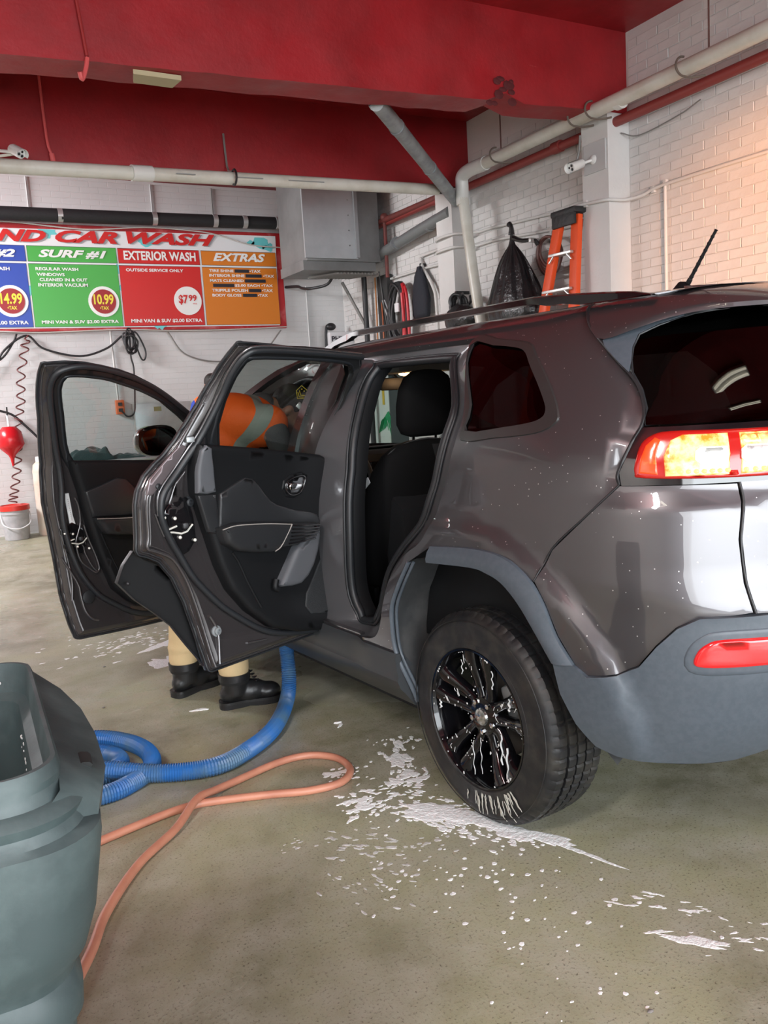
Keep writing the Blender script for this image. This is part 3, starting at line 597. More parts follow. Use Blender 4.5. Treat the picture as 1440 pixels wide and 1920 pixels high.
for i, (a, b, c_) in enumerate((((5.12, 9.5, 2.9), (5.0, 9.3, 2.1), (.45, .18, .06)), ((5.14, 9.4, 2.75), (5.06, 9.25, 2.05), (.42, .12, .05)), ((5.1, 9.3, 2.6), (5.16, 9.1, 2.1), (.5, .5, .5)), ((5.1, 9.25, 2.6), (5.17, 8.98, 2.1), (.4, .4, .42)), ((5.1, 9.35, 2.95), (5.14, 9.25, 2.1), (.1, .1, .1)))):
    cable('cable', [a, ((a[0]+b[0])/2-.03, (a[1]+b[1])/2-.06, (a[2]+b[2])/2-.05), b], .010, mat('cable_col', c_, .5), ['long orange cable hanging beside the corner post', 'short red-orange cable hanging beside the corner post', 'pale thin cable next to the hanging hoses, nearer the corner', 'pale thin cable next to the hanging hoses, farther from the corner', 'black cable hanging by the corner post'][i])
t = thing('carton_bag', 'white hanging bag with black lettering near the corner post', 'bag', (0, 0, 0))
MB().box((5.02, 10.38, 2.16), (.36, .12, .34), bev=.03).build('bag', mat('white_bag', (.68, .68, .70), .4), t)
text('PHILIPS', 4.86, 2.20, 5.19, 2.27, 10.315, PK, t, 0, .03)
MB().tube([(4.82, 10.42, 2.0), (4.84, 10.42, 2.38), (4.92, 10.42, 2.42)], .02, 8, smooth=5).build('strap', CORDK, t)
MB().ell((4.90, 10.40, 2.40), (.07, .05, .05)).build('hook', CORDK, t)
for x in (1.02, 4.35): pass
# =================================================================== pipes and things along the right wall
PVC = mat('white_pvc', (.62, .60, .54), .35, noise_=(3, (.50, .47, .40), .45, .7)); CW = mat('white_conduit', (.66, .65, .63), .5)
ZINC = mat('galvanised_pipe', (.36, .39, .40), .42, .55, noise_=(7, (.24, .26, .27), .4, .65))
RUST = mat('dull_red_pipe', (.16, .03, .025), .6, noise_=(8, (.09, .03, .025), .4, .7))
t = thing('drain_pipe', 'white plastic drain pipe along the right wall with elbow and down pipe', 'pipe')
MB().tube([(4.80, -3, 3.545), (4.88, 6.9, 3.53)], .055, 20).build('pipe_run', PVC, t)
MB().tube([(4.88, 6.80, 3.53), (4.87, 7.0, 3.53), (4.87, 7.13, 3.50), (4.88, 7.16, 3.40), (4.88, 7.16, 3.25)], .064, 20, smooth=6).build('elbow', mat('elbow_pvc', (.66, .65, .62), .35), t)
MB().tube([(4.88, 7.16, 3.36), (4.88, 7.04, 2.6), (4.88, 6.88, 1.75), (4.90, 6.88, 0)], .052, 20).build('down_pipe', PVC, t)
for y in (6.78, 5.02): MB().tube([(4.88, y-.03, 3.53), (4.88, y+.03, 3.53)], .063, 20).build('coupling', mat('elbow_pvc', (.66, .65, .62), .35), t)
MB().tube([(4.88, 7.16, 3.30), (4.88, 7.155, 3.24)], .063, 20).build('coupling', PVC, t)
for y in (6.50, 5.45, 5.25, 4.35): MB().tube([(4.82+.075*math.cos(a), y, 3.53+.063*math.sin(a)) for a in [PI*k/10+PI*.5 for k in range(11)]]+[(4.88, y-.02, 3.46), (4.96, y-.06, 3.47)], .008, 6, smooth=2).build('hanger_strap', mat('rusty_strap', (.14, .11, .09), .6, .3), t)
for i, (y, z1) in enumerate(((6.51, 4.14), (4.19, 4.14))): cable('hanger_rod', [(4.88, y, 3.58), (4.88, y, z1)], .006, mat('rust_rod', (.12, .05, .04), .6), ['rusty hanger rod between the beams above the drain pipe', 'rusty hanger rod above the drain pipe near the upper right'][i], 'rod', sm=0)
t = thing('red_pipe', 'thin red-painted pipe behind the white drain pipe on the right wall', 'pipe')
MB().tube([(5.06, -3, 3.47), (5.06, 6.9, 3.46), (5.10, 9.3, 3.48)], .038, 14).build('pipe', mat('red_pipe_paint', (.24, .035, .03), .5), t)
MB().tube([(5.06, 5.9, 3.465), (5.06, 6.0, 3.465)], .05, 14).build('coupling', mat('red_pipe_paint', (.24, .035, .03), .5), t)
t = thing('cross_pipe', 'long white plastic pipe crossing the bay below the rear red beam', 'pipe')
MB().tube([(-4.9, 5.7, 3.05), (.66, 6.6, 3.16), (4.62, 7.2, 3.38)], .051, 20).build('pipe', PVC, t)
MB().tube([(1.60, 6.735, 3.212), (1.76, 6.76, 3.221)], .059, 20).build('coupling', mat('elbow_pvc', (.66, .65, .62), .35), t)
MB().tube([(4.60, 7.2, 3.379), (4.72, 7.215, 3.386)], .040, 16).build('pipe_end', CORDK, t)
MB().tube([(2.44, 6.82+.057*math.sin(a), 3.257+.06*math.cos(a)) for a in [2*PI*k/14 for k in range(15)]], .009, 6).build('clamp', CORDK, t)
MB().tube([(2.44, 6.85, 3.31), (2.56, 7.25, 3.42), (2.61, 7.46, 3.52), (2.61, 7.49, 3.80)], .010, 6, smooth=2).build('hanger_strap', CORDG, t)
for i in range(3): MB().box((2.02+.55*i, 6.735+.09*i, 3.232+.03*i), (.16+.1*i, .004, .008), Matrix.Rotation(.15, 3, 'Z') @ Matrix.Rotation(-.055, 3, 'Y')).build('printed_mark', mat('pipe_print', (.25, .25, .24), .5), t, smooth=0)
t = thing('strut_pipe', 'galvanised diagonal vent pipe between the beam and the right wall', 'pipe')
MB().tube([(3.12, 5.62, 3.52), (3.3, 5.8, 3.52), (4.98, 7.42, 3.34)], .058, 16, smooth=4).build('pipe', ZINC, t)
for k in (.12, .55): 
    p = Vector((3.3, 5.8, 3.52)).lerp(Vector((4.98, 7.42, 3.34)), k); d = (Vector((1.68, 1.62, -.18))).normalized()*.02; MB().tube([p-d, p+d], .064, 16).build('joint_band', ZINC, t)
MB().box((4.25, 6.72, 3.40), (1.5, .02, .05), Matrix.Rotation(.767, 3, 'Z') @ Matrix.Rotation(.08, 3, 'Y')).build('strip', CORDG, t, smooth=0)
t = thing('vent_duct', 'grey vent pipe running back along the right wall to the heater', 'pipe')
MB().tube([(5.0, 7.56, 3.27), (5.04, 8.4, 3.21), (5.08, 9.4, 3.12)], .062, 16).build('duct', mat('dark_duct', (.20, .21, .21), .5, .3), t)
for y, z in ((8.0, 3.237), (8.75, 3.184)): MB().tube([(5.03, y, z), (5.035, y+.05, z-.003)], .068, 16).build('joint_band', ZINC, t)
t = thing('rust_pipe', 'dark rusty pipe with a vertical branch on the far right wall', 'pipe')
MB().tube([(5.06, 9.3, 3.50), (5.06, 7.8, 3.49)], .034, 12).build('pipe', RUST, t); MB().tube([(5.06, 9.07, 3.52), (5.06, 9.07, 2.84)], .022, 10).build('branch', RUST, t); MB().ell((5.06, 9.07, 3.53), (.05, .05, .05)).build('fitting', RUST, t)
# conduits
def conduit(pts, r_, label, m=CW): return cable('conduit', pts, r_, m, label, 'conduit', sm=6)
conduit([(5.17, 2.6, 2.88), (5.17, 3.9, 2.90), (5.17, 4.86, 2.905), (5.16, 5.08, 2.875), (5.10, 5.20, 2.865), (4.99, 5.225, 2.865), (4.945, 5.27, 2.87), (4.945, 5.45, 2.885), (4.96, 5.62, 2.90), (5.16, 5.85, 2.945), (5.165, 7.0, 3.02), (5.16, 7.32, 3.03), (4.95, 7.48, 3.03), (4.945, 7.78, 3.02), (5.15, 7.95, 3.0), (5.16, 8.46, 2.98)], .014, 'upper white conduit bending around both brick piers on the right wall')
conduit([(5.17, 5.72, 2.79), (5.17, 6.2, 2.83), (5.165, 7.0, 2.895), (5.15, 7.35, 2.90), (4.95, 7.48, 2.90), (4.945, 7.78, 2.895), (5.1, 7.88, 2.90), (5.15, 7.9, 2.83), (5.16, 8.4, 2.84), (5.16, 9.3, 2.84)], .014, 'lower white conduit above the black bag on the right wall')
conduit([(5.17, 4.86, 2.89), (5.17, 4.86, 1.3)], .013, 'vertical white conduit dropping down beside the car antenna')
conduit([(5.17, 8.48, 2.97), (5.14, 8.40, 2.86), (5.14, 8.2, 2.62), (5.14, 8.14, 2.4), (5.14, 8.14, 1.6)], .020, 'bent white conduit on the far right wall')
conduit([(5.17, 6.20, 2.82), (5.17, 6.20, 2.72)], .013, 'short white conduit stub behind the black bag')
for i, (y, z) in enumerate(((4.86, 2.915), (4.98, 2.895), (6.2, 2.835), (5.50, 2.89))):
    MB().box((5.175 if i < 3 else 4.955, y, z), (.03, .035, .05), bev=.006).build('conduit_clip', CW); tag(COL.objects[-1], ['white conduit tee fitting above the vertical conduit', 'small white clip left of the conduit tee', 'white clip on the lower conduit above the coiled hose', 'white clip on the near brick pier'][i], 'clip')
cable('wire', [(5.15, 4.5, 3.40), (5.16, 4.7, 3.36), (5.16, 5.1, 3.33), (5.1, 5.24, 3.38)], .005, CORDG, 'thin grey wire sagging under the red pipe', 'wire')
cable('wire', [(4.94, 5.53, 3.43), (4.93, 5.54, 3.30), (4.92, 5.57, 3.20), (4.93, 5.50, 3.19)], .009, CORDG, 'short grey wires hanging above the security camera', 'wire')
# bullet cameras
def bullet(name, label, loc, d, base, bd):
    t = thing('security_camera', label, 'camera', loc); d = Vector(d).normalized(); q = Vector((0, 0, 1)).rotation_difference(d).to_matrix()
    CB = mat('camera_white', (.74, .74, .72), .35)
    MB().lathe([(0, -.09), (.030, -.09), (.036, -.08), (.036, .05), (.034, .052)], M=q, n=28).build('body', CB, t)
    mb = MB(); mb.lathe([(.034, .045), (.034, .052), (0, .052)], M=q, n=28); mb.build('face', mat('camera_face', (.68, .68, .66), .3), t)
    sh = MB(); n = 14; vs = []
    for z_ in (-.06, .085):
        for k in range(n): a = PI*(-.02+1.04*k/(n-1)); vs.append(q @ Vector((.042*math.cos(a), .042*math.sin(a), z_)))
    u = q @ Vector((0, 1, 0)); 
    for z_ in (-.06, .085):
        for k in range(n): a = PI*(-.02+1.04*k/(n-1)); vs.append(q @ Vector((.039*math.cos(a), .039*math.sin(a), z_)))
    fs = [(k, k+1, n+k+1, n+k) for k in range(n-1)]+[(2*n+k, 3*n+k, 3*n+k+1, 2*n+k+1) for k in range(n-1)]+[(n+k, n+k+1, 3*n+k+1, 3*n+k) for k in range(n-1)]
    sh.add(vs, fs); o = sh.build('sun_hood', CB, t)
    ML = mat('camera_lens', (.01, .01, .012), .1)
    for k, (a, rr) in enumerate(((90, .0095), (215, .0105), (325, .0105))):
        p = q @ Vector((.017*math.cos(math.radians(a)), .017*math.sin(math.radians(a)), .053)); MB().ell(p, (rr, rr, .003), q, 14, 8).build('lens', ML, t)
        if k: MB().tube([p+q @ Vector((rr*1.25*math.cos(b*PI/8), rr*1.25*math.sin(b*PI/8), 0)) for b in range(17)], .0013, 6).build('led_ring', mat('led_grey', (.35, .35, .35), .3), t)
    b = Vector(base)-Vector(loc); MB().tube([q @ Vector((0, -.02, -.07)), b*.6+q @ Vector((0, -.02, -.07))*.4, b], .012, 10).build('arm', CB, t)
    qq = Vector((0, 0, 1)).rotation_difference(Vector(bd)).to_matrix()
    MB().lathe([(0, -.012), (.036, -.012), (.036, .006), (.02, .02), (0, .022)], M=qq, c=b, n=24).build('base', CB, t); return t
bullet('a', 'white bullet security camera on the near brick pier of the right wall', (4.80, 5.44, 3.16), (-.87, -.10, -.32), (4.955, 5.40, 3.21), (-1, 0, 0))
bullet('b', 'white bullet security camera on the red beam at the upper left', (.87, 7.20, 3.43), (.35, -.8, -.45), (.70, 7.49, 3.51), (0, -1, 0))
tag(MB().box((4.962, 5.39, 3.225), (.014, .25, .23), bev=.003).build('camera_plate', mat('grey_plate', (.52, .52, .52), .5), smooth=0), 'flat square plate on the brick pier behind the camera', 'plate')
cable('camera_cable', [(.0, 7.42, 3.40), (.4, 7.40, 3.40), (.7, 7.38, 3.43), (.85, 7.3, 3.44)], .011, PVC, 'white camera cable at the upper left edge', 'cable')
t = thing('spray_wand', 'pink-red painted conduit drop on the rear beam beside the camera', 'conduit')
PK_ = mat('pinkred_paint', (.62, .10, .10), .45); MB().tube([(1.12, 7.47, 4.10), (1.13, 7.46, 3.62), (1.155, 7.46, 3.50)], .011, 8, smooth=4).build('tube', PK_, t); MB().tube([(1.155, 7.46, 3.51), (1.165, 7.46, 3.42)], .021, 10).build('end_sleeve', PK_, t)
t = thing('beam_conduit', 'thin red conduit across the near beam ending in a bent pink tip', 'conduit')
MB().tube([(1.00, 5.255, 4.14), (1.025, 5.255, 3.8), (1.06, 5.255, 3.44)], .010, 8).build('conduit', mat('darkred_paint', (.28, .02, .02), .5), t)
MB().tube([(1.06, 5.25, 3.43), (1.045, 5.24, 3.37), (1.015, 5.22, 3.30), (1.0, 5.2, 3.33)], .013, 8, smooth=4).build('bent_tip', PK_, t)
# step ladder leaning folded against the wall
t = thing('step_ladder', 'orange fibreglass step ladder with aluminium steps against the right wall', 'ladder')
LO = mat('ladder_orange', (.80, .085, .015), .45, bump=(60, .1, .002)); AL = mat('aluminium', (.62, .62, .60), .35, .7)
L0 = {'L': (Vector((4.88, 5.76, 2.82)), Vector((4.66, 6.42, 0.02))), 'R': (Vector((4.90, 5.57, 2.82)), Vector((4.72, 5.62, 0.02)))}
for k_, (a, b) in L0.items():
    d = (b-a).normalized(); q = Vector((0, 0, 1)).rotation_difference(-d).to_matrix(); c = (a+b)/2; Ln = (b-a).length; mb = MB()
    mb.box(c, (.012, .085, Ln), q, .003)
    for s in (-1, 1): mb.box(c+q @ Vector((.02, s*.04, 0)), (.045, .012, Ln), q, .003)
    mb.build('rail', LO, t)
for k in range(9):
    f = .105+k*.105; a = L0['L'][0].lerp(L0['L'][1], f); b = L0['R'][0].lerp(L0['R'][1], f); c = (a+b)/2; d = (b-a); q = Vector((0, 1, 0)).rotation_difference(d.normalized()).to_matrix()
    st = MB().box(c+Vector((-.0, 0, 0)), (.09, d.length, .022), q, .004).build('step', AL, t)
    MB().tube([a+Vector((-.03, .0, -.06)), a.lerp(b, .22)+Vector((-.03, 0, -.005))], .007, 6).build('brace', AL, st); MB().tube([b+Vector((-.03, .0, -.06)), b.lerp(a, .22)+Vector((-.03, 0, -.005))], .007, 6).build('brace', AL, st)
for s, (a, b) in enumerate(((Vector((5.08, 5.70, 2.82)), Vector((5.10, 6.3, .02))), (Vector((5.08, 5.59, 2.82)), Vector((5.10, 5.68, .02))))): MB().tube([a, b], .02, 6).build('rear_rail', LO, t)
mb = MB(); mb.box((4.97, 5.665, 2.855), (.26, .30, .05), bev=.015); mb.box((4.86, 5.665, 2.80), (.03, .28, .12), bev=.01); mb.build('top_cap', mat('ladder_cap', (.012, .012, .013), .5, bump=(30, .5, .01)), t)
# rubbish bag on a bracket with a coiled hose
t = thing('hose_bracket', 'steel arm bracket on the right wall holding the black bag', 'bracket')
MB().box((5.08, 6.24, 2.74), (.26, .03, .035), bev=.004).build('arm', AL, t); MB().box((5.185, 6.24, 2.74), (.015, .08, .12)).build('wall_plate', AL, t, smooth=0)
def plastic_bag():
    N_, K = 72, 22; vs = []; fs = []; r = random.Random(3)
    prof = [(0.0, .012), (.05, .02), (.10, .028), (.14, .045), (.2, .10), (.3, .17), (.42, .235), (.55, .30), (.7, .36), (.82, .38), (.92, .33), (1.0, .12)]
    ph = [r.uniform(0, 6) for _ in range(6)]
    for i in range(K+1):
        f = i/K; zz = f*.98
        for j in range(len(prof)-1):
            if prof[j][0] <= zz <= prof[j+1][0]: q = (zz-prof[j][0])/(prof[j+1][0]-prof[j][0]); rad = prof[j][1]*(1-q)+prof[j+1][1]*q; break
        for k in range(N_):
            a = 2*PI*k/N_; pl = .10*math.sin(9*a+ph[0]+zz*2)+.07*math.sin(17*a+ph[1])+.05*math.sin(26*a+ph[2]+zz*5); amp = max(0, 1-zz*1.05)
            rr = rad*(1+pl*(amp*.9+.12)+.05*noise.noise(Vector((math.cos(a)*2, math.sin(a)*2, zz*7)))); vs.append((4.93+.12*zz*0+rr*.45*math.cos(a), 6.47-.02*zz+rr*math.sin(a), 2.86-zz*.92))
    for i in range(K):
        for k in range(N_): fs.append((i*N_+k, i*N_+(k+1) % N_, (i+1)*N_+(k+1) % N_, (i+1)*N_+k))
    fs += [tuple(range(N_)), tuple(K*N_+k for k in range(N_))[::-1]]; return vs, fs
BAGM = mat('black_polythene', (.012, .012, .013), .22, bump=(26, .5, .012))
t = thing('rubbish_bag', 'black plastic rubbish bag knotted on the wall bracket beside the ladder', 'bag')
mb = MB(); mb.add(*plastic_bag()); mb.build('bag', BAGM, t, smooth=80)
MB().tube([(4.93, 6.47, 2.83), (4.93, 6.47, 2.90), (4.93, 6.50, 2.93)], [.03, .02, .028], 8, smooth=3).build('knot', BAGM, t)
MB().tube([(4.93, 6.45, 2.80), (4.96, 6.36, 2.76), (5.0, 6.24, 2.745), (5.03, 6.22, 2.70)], [.025, .02, .018, .02], 8, smooth=4).build('tied_strap', BAGM, t)
HB = mat('brown_hose', (.14, .06, .05), .45); pts = []; r = random.Random(6)
for k in range(7):
    w_ = r.uniform(.11, .17); h_ = r.uniform(.26, .36); dx = r.uniform(0, .06)
    pts += [(5.03+dx, 6.16-.02+w_*math.sin(a)-.05*(1-math.cos(a))*.5, 2.755-h_*(1-math.cos(a))*.5) for a in (0, .8, 1.6, 2.4, 3.14, 3.9, 4.7, 5.5)]
tag(MB().tube(pts, .013, 7, smooth=4).build('coiled_hose', HB, smooth=60), 'brown hose coiled on the bracket between bag and ladder', 'hose')
# black and red hose coils near the corner
def coil(name, label, c, ry, rz, loops, m, r_, seed, cat='hose'):
    r = random.Random(seed); pts = []
    for k in range(loops):
        a_ = ry*r.uniform(.8, 1.1); b_ = rz*r.uniform(.85, 1.1); dy = r.uniform(-.06, .06)
        pts += [(c[0]+r.uniform(-.03, .03), c[1]+dy+a_*math.sin(a), c[2]+.0-b_*(1-math.cos(a))*.5) for a in (0, .8, 1.6, 2.4, 3.14, 3.9, 4.7, 5.5)]
    return tag(MB().tube(pts, r_, 7, smooth=4).build(name, m, smooth=60), label, cat)
coil('coiled_hose', 'large coil of black hose hanging on the far right wall', (5.06, 8.86, 2.74), .20, .72, 9, mat('black_hose', (.014, .014, .016), .5), .022, 1)
coil('coiled_hose', 'red hose loop hanging over the black coil', (4.99, 8.63, 2.70), .05, .75, 2, mat('red_hose', (.55, .02, .03), .35), .018, 2)
t = thing('jacket', 'dark jacket hanging beside the red hose on the far wall', 'jacket'); mb = MB()
JK = mat('navy_cloth', (.018, .02, .028), .85, bump=(20, .5, .01))
vs = []; prof = [(2.86, .02, .03), (2.82, .03, .05), (2.76, .05, .09), (2.66, .06, .13), (2.5, .07, .17), (2.34, .07, .16), (2.3, .06, .14)]
for z, a, b in prof: vs += [(5.10-a*math.cos(q*PI/9)*.9, 8.40+b*math.sin(q*PI/9)+.012*math.sin(q*2+z*30), z) for q in range(18)]
mb.add(vs, [(i*18+k, i*18+(k+1) % 18, (i+1)*18+(k+1) % 18, (i+1)*18+k) for i in range(6) for k in range(18)]+[tuple(range(18)), tuple(108+k for k in range(18))[::-1]]); mb.build('body', JK, t, smooth=80)
MB().box((5.16, 8.42, 2.87), (.08, .03, .06), bev=.01).build('hook', CORDK, t)
tag(MB().box((4.93, 8.66, 2.44), (.02, .08, .10), bev=.004).build('hose_tag', PW, smooth=0), 'small white tag on the black hose coil', 'tag')
t = thing('tool_board', 'dark upright board in the corner behind the hanging hoses', 'board'); MB().box((5.14, 9.30, 2.3), (.08, .26, 1.2), bev=.01).build('board', mat('dark_board', (.03, .03, .03), .7), t)
t = thing('cable_bundle', 'black cable bundle and bag hung on the far brick pier', 'bag'); mb = MB(); pts = []; r = random.Random(12)
for k in range(6):
    w_ = r.uniform(.08, .16); h_ = r.uniform(.12, .25); dx = r.uniform(-.06, .06); pts += [(4.92+dx, 7.44-.06*k*.3+w_*math.sin(a), 2.42-h_*(1-math.cos(a))*.5) for a in (0, 1.0, 2.0, 3.14, 4.2, 5.2)]
MB().tube(pts, .016, 7, smooth=4).build('cable_loops', CORDK, t); MB().ell((4.9, 7.3, 2.16), (.12, .27, .16)).build('bag', BAGM, t); MB().box((5.0, 7.42, 2.44), (.16, .03, .03)).build('hook', CORDK, t, smooth=0)
# white promotional board, dark door and plant print seen through the car's windows
t = thing('poster_board', 'pale board with a green leaf shape, seen through the car interior', 'poster')
MB().box((5.185, 9.62, 1.2), (.025, .40, .9), bev=.003).build('board', mat('poster_white', (.62, .72, .66), .4), t)
mb = MB(); r = random.Random(3)
for k in range(7): a = .6+k*.25; mb.tube([(5.168, 9.72-.03*k, .98+.01*k), (5.168, 9.72-.03*k-.10, 1.12+.02*k), (5.168, 9.6-.05*k, 1.16-.05*k)], [.006, .022, .004], 6, smooth=4, flat=.15)
mb.build('leaf_print', mat('leaf_green', (.02, .32, .12), .5), t); MB().box((5.168, 9.55, 1.45), (.006, .05, .22)).build('yellow_mark', mat('mark_yellow', (.6, .45, .05), .5), t, smooth=0)
t = thing('metal_door', 'dark grey metal door panel on the far right wall, seen through the car', 'door'); MB().box((5.18, 9.16, 1.06), (.03, .46, 2.0), bev=.004).build('panel', mat('dark_door', (.045, .06, .06), .45), t); MB().box((5.16, 8.90, 1.06), (.03, .03, 2.0)).build('frame_strip', CW, t, smooth=0)
# =================================================================== the car
CARYAW = PI/2+.09226
CO = Vector((1.4805+.9957449*.905, 2.2329+.0921291*.905, 0))
car = thing('car', 'dark grey sport utility car with both left doors open, rear to the camera', 'car', CO, CARYAW)
def CW_(x, y, z):
    c, s = math.cos(CARYAW), math.sin(CARYAW); return Vector((CO.x+c*x-s*y, CO.y+s*x+c*y, z))
WZ = np.array([(.15, .85), (.35, .885), (.5, .915), (.65, .93), (.8, .935), (.95, .93), (1.1, .915), (1.2, .90), (1.27, .88), (1.4, .82), (1.5, .765), (1.58, .70), (1.64, .62), (1.67, .53), (1.69, .42)])
XR = np.array([(.15, -.70), (.35, -.82), (.45, -.90), (.55, -.95), (.7, -.985), (.82, -.985), (.88, -.955), (.95, -.94), (1.1, -.935), (1.2, -.93), (1.32, -.90), (1.45, -.82), (1.55, -.745), (1.62, -.68), (1.69, -.60)])
FRZ = np.array([(.15, 3.15), (.3, 3.3), (.5, 3.4), (.7, 3.42), (.9, 3.36), (1.0, 3.28), (1.1, 3.15), (1.69, 3.0)])
def pchip(T, x):
    X, Y = T[:, 0], T[:, 1]; h = np.diff(X); d = np.diff(Y)/h; m = np.zeros_like(Y)
    m[1:-1] = np.where(d[:-1]*d[1:] > 0, 2*d[:-1]*d[1:]/np.where(d[:-1]+d[1:] == 0, 1, d[:-1]+d[1:]), 0); m[0] = d[0]; m[-1] = d[-1]
    x = np.clip(x, X[0], X[-1]); i = np.clip(np.searchsorted(X, x, side='right')-1, 0, len(X)-2); t = (x-X[i])/h[i]
    return (2*t**3-3*t**2+1)*Y[i]+(t**3-2*t**2+t)*h[i]*m[i]+(-2*t**3+3*t**2)*Y[i+1]+(t**3-t**2)*h[i]*m[i+1]
BX0, BN, BXF = -.15, 3.0, 2.45
SC = .93*PI/2; SEND = .93*PI
def sstep(a, b, x): t = np.clip((x-a)/(b-a), 0, 1); return t*t*(3-2*t)
SPZ = np.array([(1.156, .434), (1.187, .430), (1.263, .462), (1.308, .486), (1.35, .490), (1.399, .474), (1.445, .437), (1.528, .338), (1.586, .253), (1.625, .199), (1.664, .131)])
def disp(s, z):
    s2 = np.where(s > SC, SEND-s, s)
    r_ = np.hypot((s2+.15)*1.02, z-.36); d = .024*sstep(.69, .625, r_)*sstep(.30, .5, z)*(s2 < .6)*(s2 > -1)
    d = d+.014*sstep(1.15, 1.075, z)*sstep(.25, .5, s2)*sstep(.80, .9, z)
    d = d+.010*sstep(1.13, 1.05, z)*sstep(.2, -.6, s2)
    return d
def curl(s, z): return -.015*(1-sstep(0, .045, np.interp(z, SPZ[:, 0], SPZ[:, 1])-s))*sstep(1.13, 1.17, z)
def SBC(s, z, off=0.): return SB(s, z, off+curl(np.asarray(s, float), np.asarray(z, float)))
def SB(s, z, off=0., nodisp=False):
    s = np.asarray(s, float); z = np.asarray(z, float); off = off+(0 if nodisp else disp(s, z))
    w_ = pchip(WZ, z)+off; LR = BX0-pchip(XR, z)+off; LF = pchip(FRZ, z)-BXF+off
    sf = BX0-BXF
    a = np.clip(s, 0, SEND)/.93; r_ = (np.abs(np.cos(a)/w_)**BN+np.abs(np.sin(a)/LR)**BN)**(-1/BN)
    af = np.clip(sf-s, 0, SEND)/.93; rf = (np.abs(np.cos(af)/w_)**BN+np.abs(np.sin(af)/LF)**BN)**(-1/BN)
    x = np.where(s <= 0, BX0-s, BX0-r_*np.sin(a)); y = np.where(s <= 0, w_, r_*np.cos(a))
    x = np.where(s > SEND, BX0+(s-SEND), x); y = np.where(s > SEND, -w_, y)
    x = np.where(s < sf, BXF+rf*np.sin(af), x); y = np.where(s < sf, rf*np.cos(af), y)
    return np.stack([x, y, z+0*x], -1)
def SR(s, z, off=0.): p = SB(s, z, off); p[:, 1] *= -1; return p
def mir(pts): return [(SEND-s, z) for s, z in pts]
def both(pts): return list(pts)+mir(pts)[::-1]
# ---- rear-left panels, (s,z) measured on the body surface
SPLIT = [(.131, 1.664), (.199, 1.625), (.253, 1.586), (.338, 1.528), (.437, 1.445), (.474, 1.399), (.490, 1.35), (.486, 1.308), (.462, 1.263), (.430, 1.187), (.434, 1.156)]
FLO = [(.19, .880), (.083, .936), (-.052, .948), (-.262, .933)]
LINER = [(-.40, .86), (-.474, .76), (-.52, .683), (-.532, .60), (-.534, .527), (-.512, .44), (-.50, .32)]
FWA = [(-2.25+0.02, .32), (-2.24, .55), (-2.30, .70), (-2.42, .80), (-2.60, .84), (-2.78, .80), (-2.90, .70), (-2.98, .55), (-3.0, .34)]
outer = smooth_loop(SPLIT, 3, False)+[(.346, 1.072), (.238, .972)]+FLO+LINER+FWA+[(-3.15, .5), (-3.2, .8), (-3.15, 1.0), (-2.9, 1.06), (-2.62, 1.13), (-2.45, 1.24), (-2.1, 1.45), (-1.80, 1.585), (-1.5, 1.64), (-1.15, 1.664), (-.5, 1.67)]
H1O = [(-.225, 1.38), (-.345, 1.58), (-.40, 1.602), (-1.22, 1.602), (-1.285, 1.57), (-1.30, 1.45), (-1.30, 1.2), (-1.30, .9), (-1.30, .62), (-1.28, .55), (-1.20, .522), (-.9, .52), (-.70, .528), (-.62, .58), (-.575, .68), (-.52, .78), (-.42, .88), (-.31, .955), (-.25, 1.10), (-.215, 1.27)]
H1M = [(-.30, 1.38), (-.42, 1.545), (-.46, 1.572), (-.98, 1.580), (-1.02, 1.555), (-1.035, 1.45), (-.98, 1.2), (-.965, .9), (-.975, .68), (-.955, .605), (-.92, .565), (-.88, .532), (-.73, .55), (-.67, .60), (-.63, .69), (-.575, .79), (-.48, .88), (-.38, .97), (-.33, 1.10), (-.295, 1.27)]
H1I = [(-.36, 1.38), (-.46, 1.52), (-.50, 1.545), (-.93, 1.550), (-.97, 1.535), (-.985, 1.45), (-.94, 1.2), (-.93, .9), (-.94, .69), (-.925, .62), (-.90, .58), (-.88, .548), (-.77, .57), (-.70, .63), (-.66, .71), (-.61, .80), (-.53, .89), (-.44, .98), (-.39, 1.10), (-.36, 1.27)]
H2O = [(-1.37, 1.2), (-1.36, 1.5), (-1.38, 1.585), (-1.44, 1.60), (-1.62, 1.60), (-1.9, 1.49), (-2.15, 1.33), (-2.33, 1.17), (-2.36, 1.0), (-2.2, .72), (-2.16, .58), (-2.05, .525), (-1.9, .52), (-1.5, .52), (-1.40, .545), (-1.375, .62), (-1.37, .9)]
h1o, h1m, h1i, h2o = [smooth_loop(q, 5) for q in (H1O, H1M, H1I, H2O)]
QF = [(-.335, 1.600), (-.20, 1.590), (-.084, 1.574), (-.02, 1.560), (.035, 1.528), (.128, 1.462), (.195, 1.395), (.226, 1.349), (.226, 1.321), (.175, 1.295), (.09, 1.283), (-.026, 1.276), (-.188, 1.268), (-.205, 1.36)]
QG = [(-.330, 1.578), (-.20, 1.567), (-.085, 1.552), (-.03, 1.537), (.015, 1.505), (.098, 1.440), (.160, 1.377), (.172, 1.350), (.160, 1.334), (.115, 1.322), (0, 1.310), (-.174, 1.300), (-.19, 1.38)]
qf, qg = smooth_loop(QF, 3), smooth_loop(QG, 3)
body = panel('body_side', SBC, outer, PAINT, car, holes=[h1o, h2o, shrink(qf, .004)], step=.035, thick=.02)
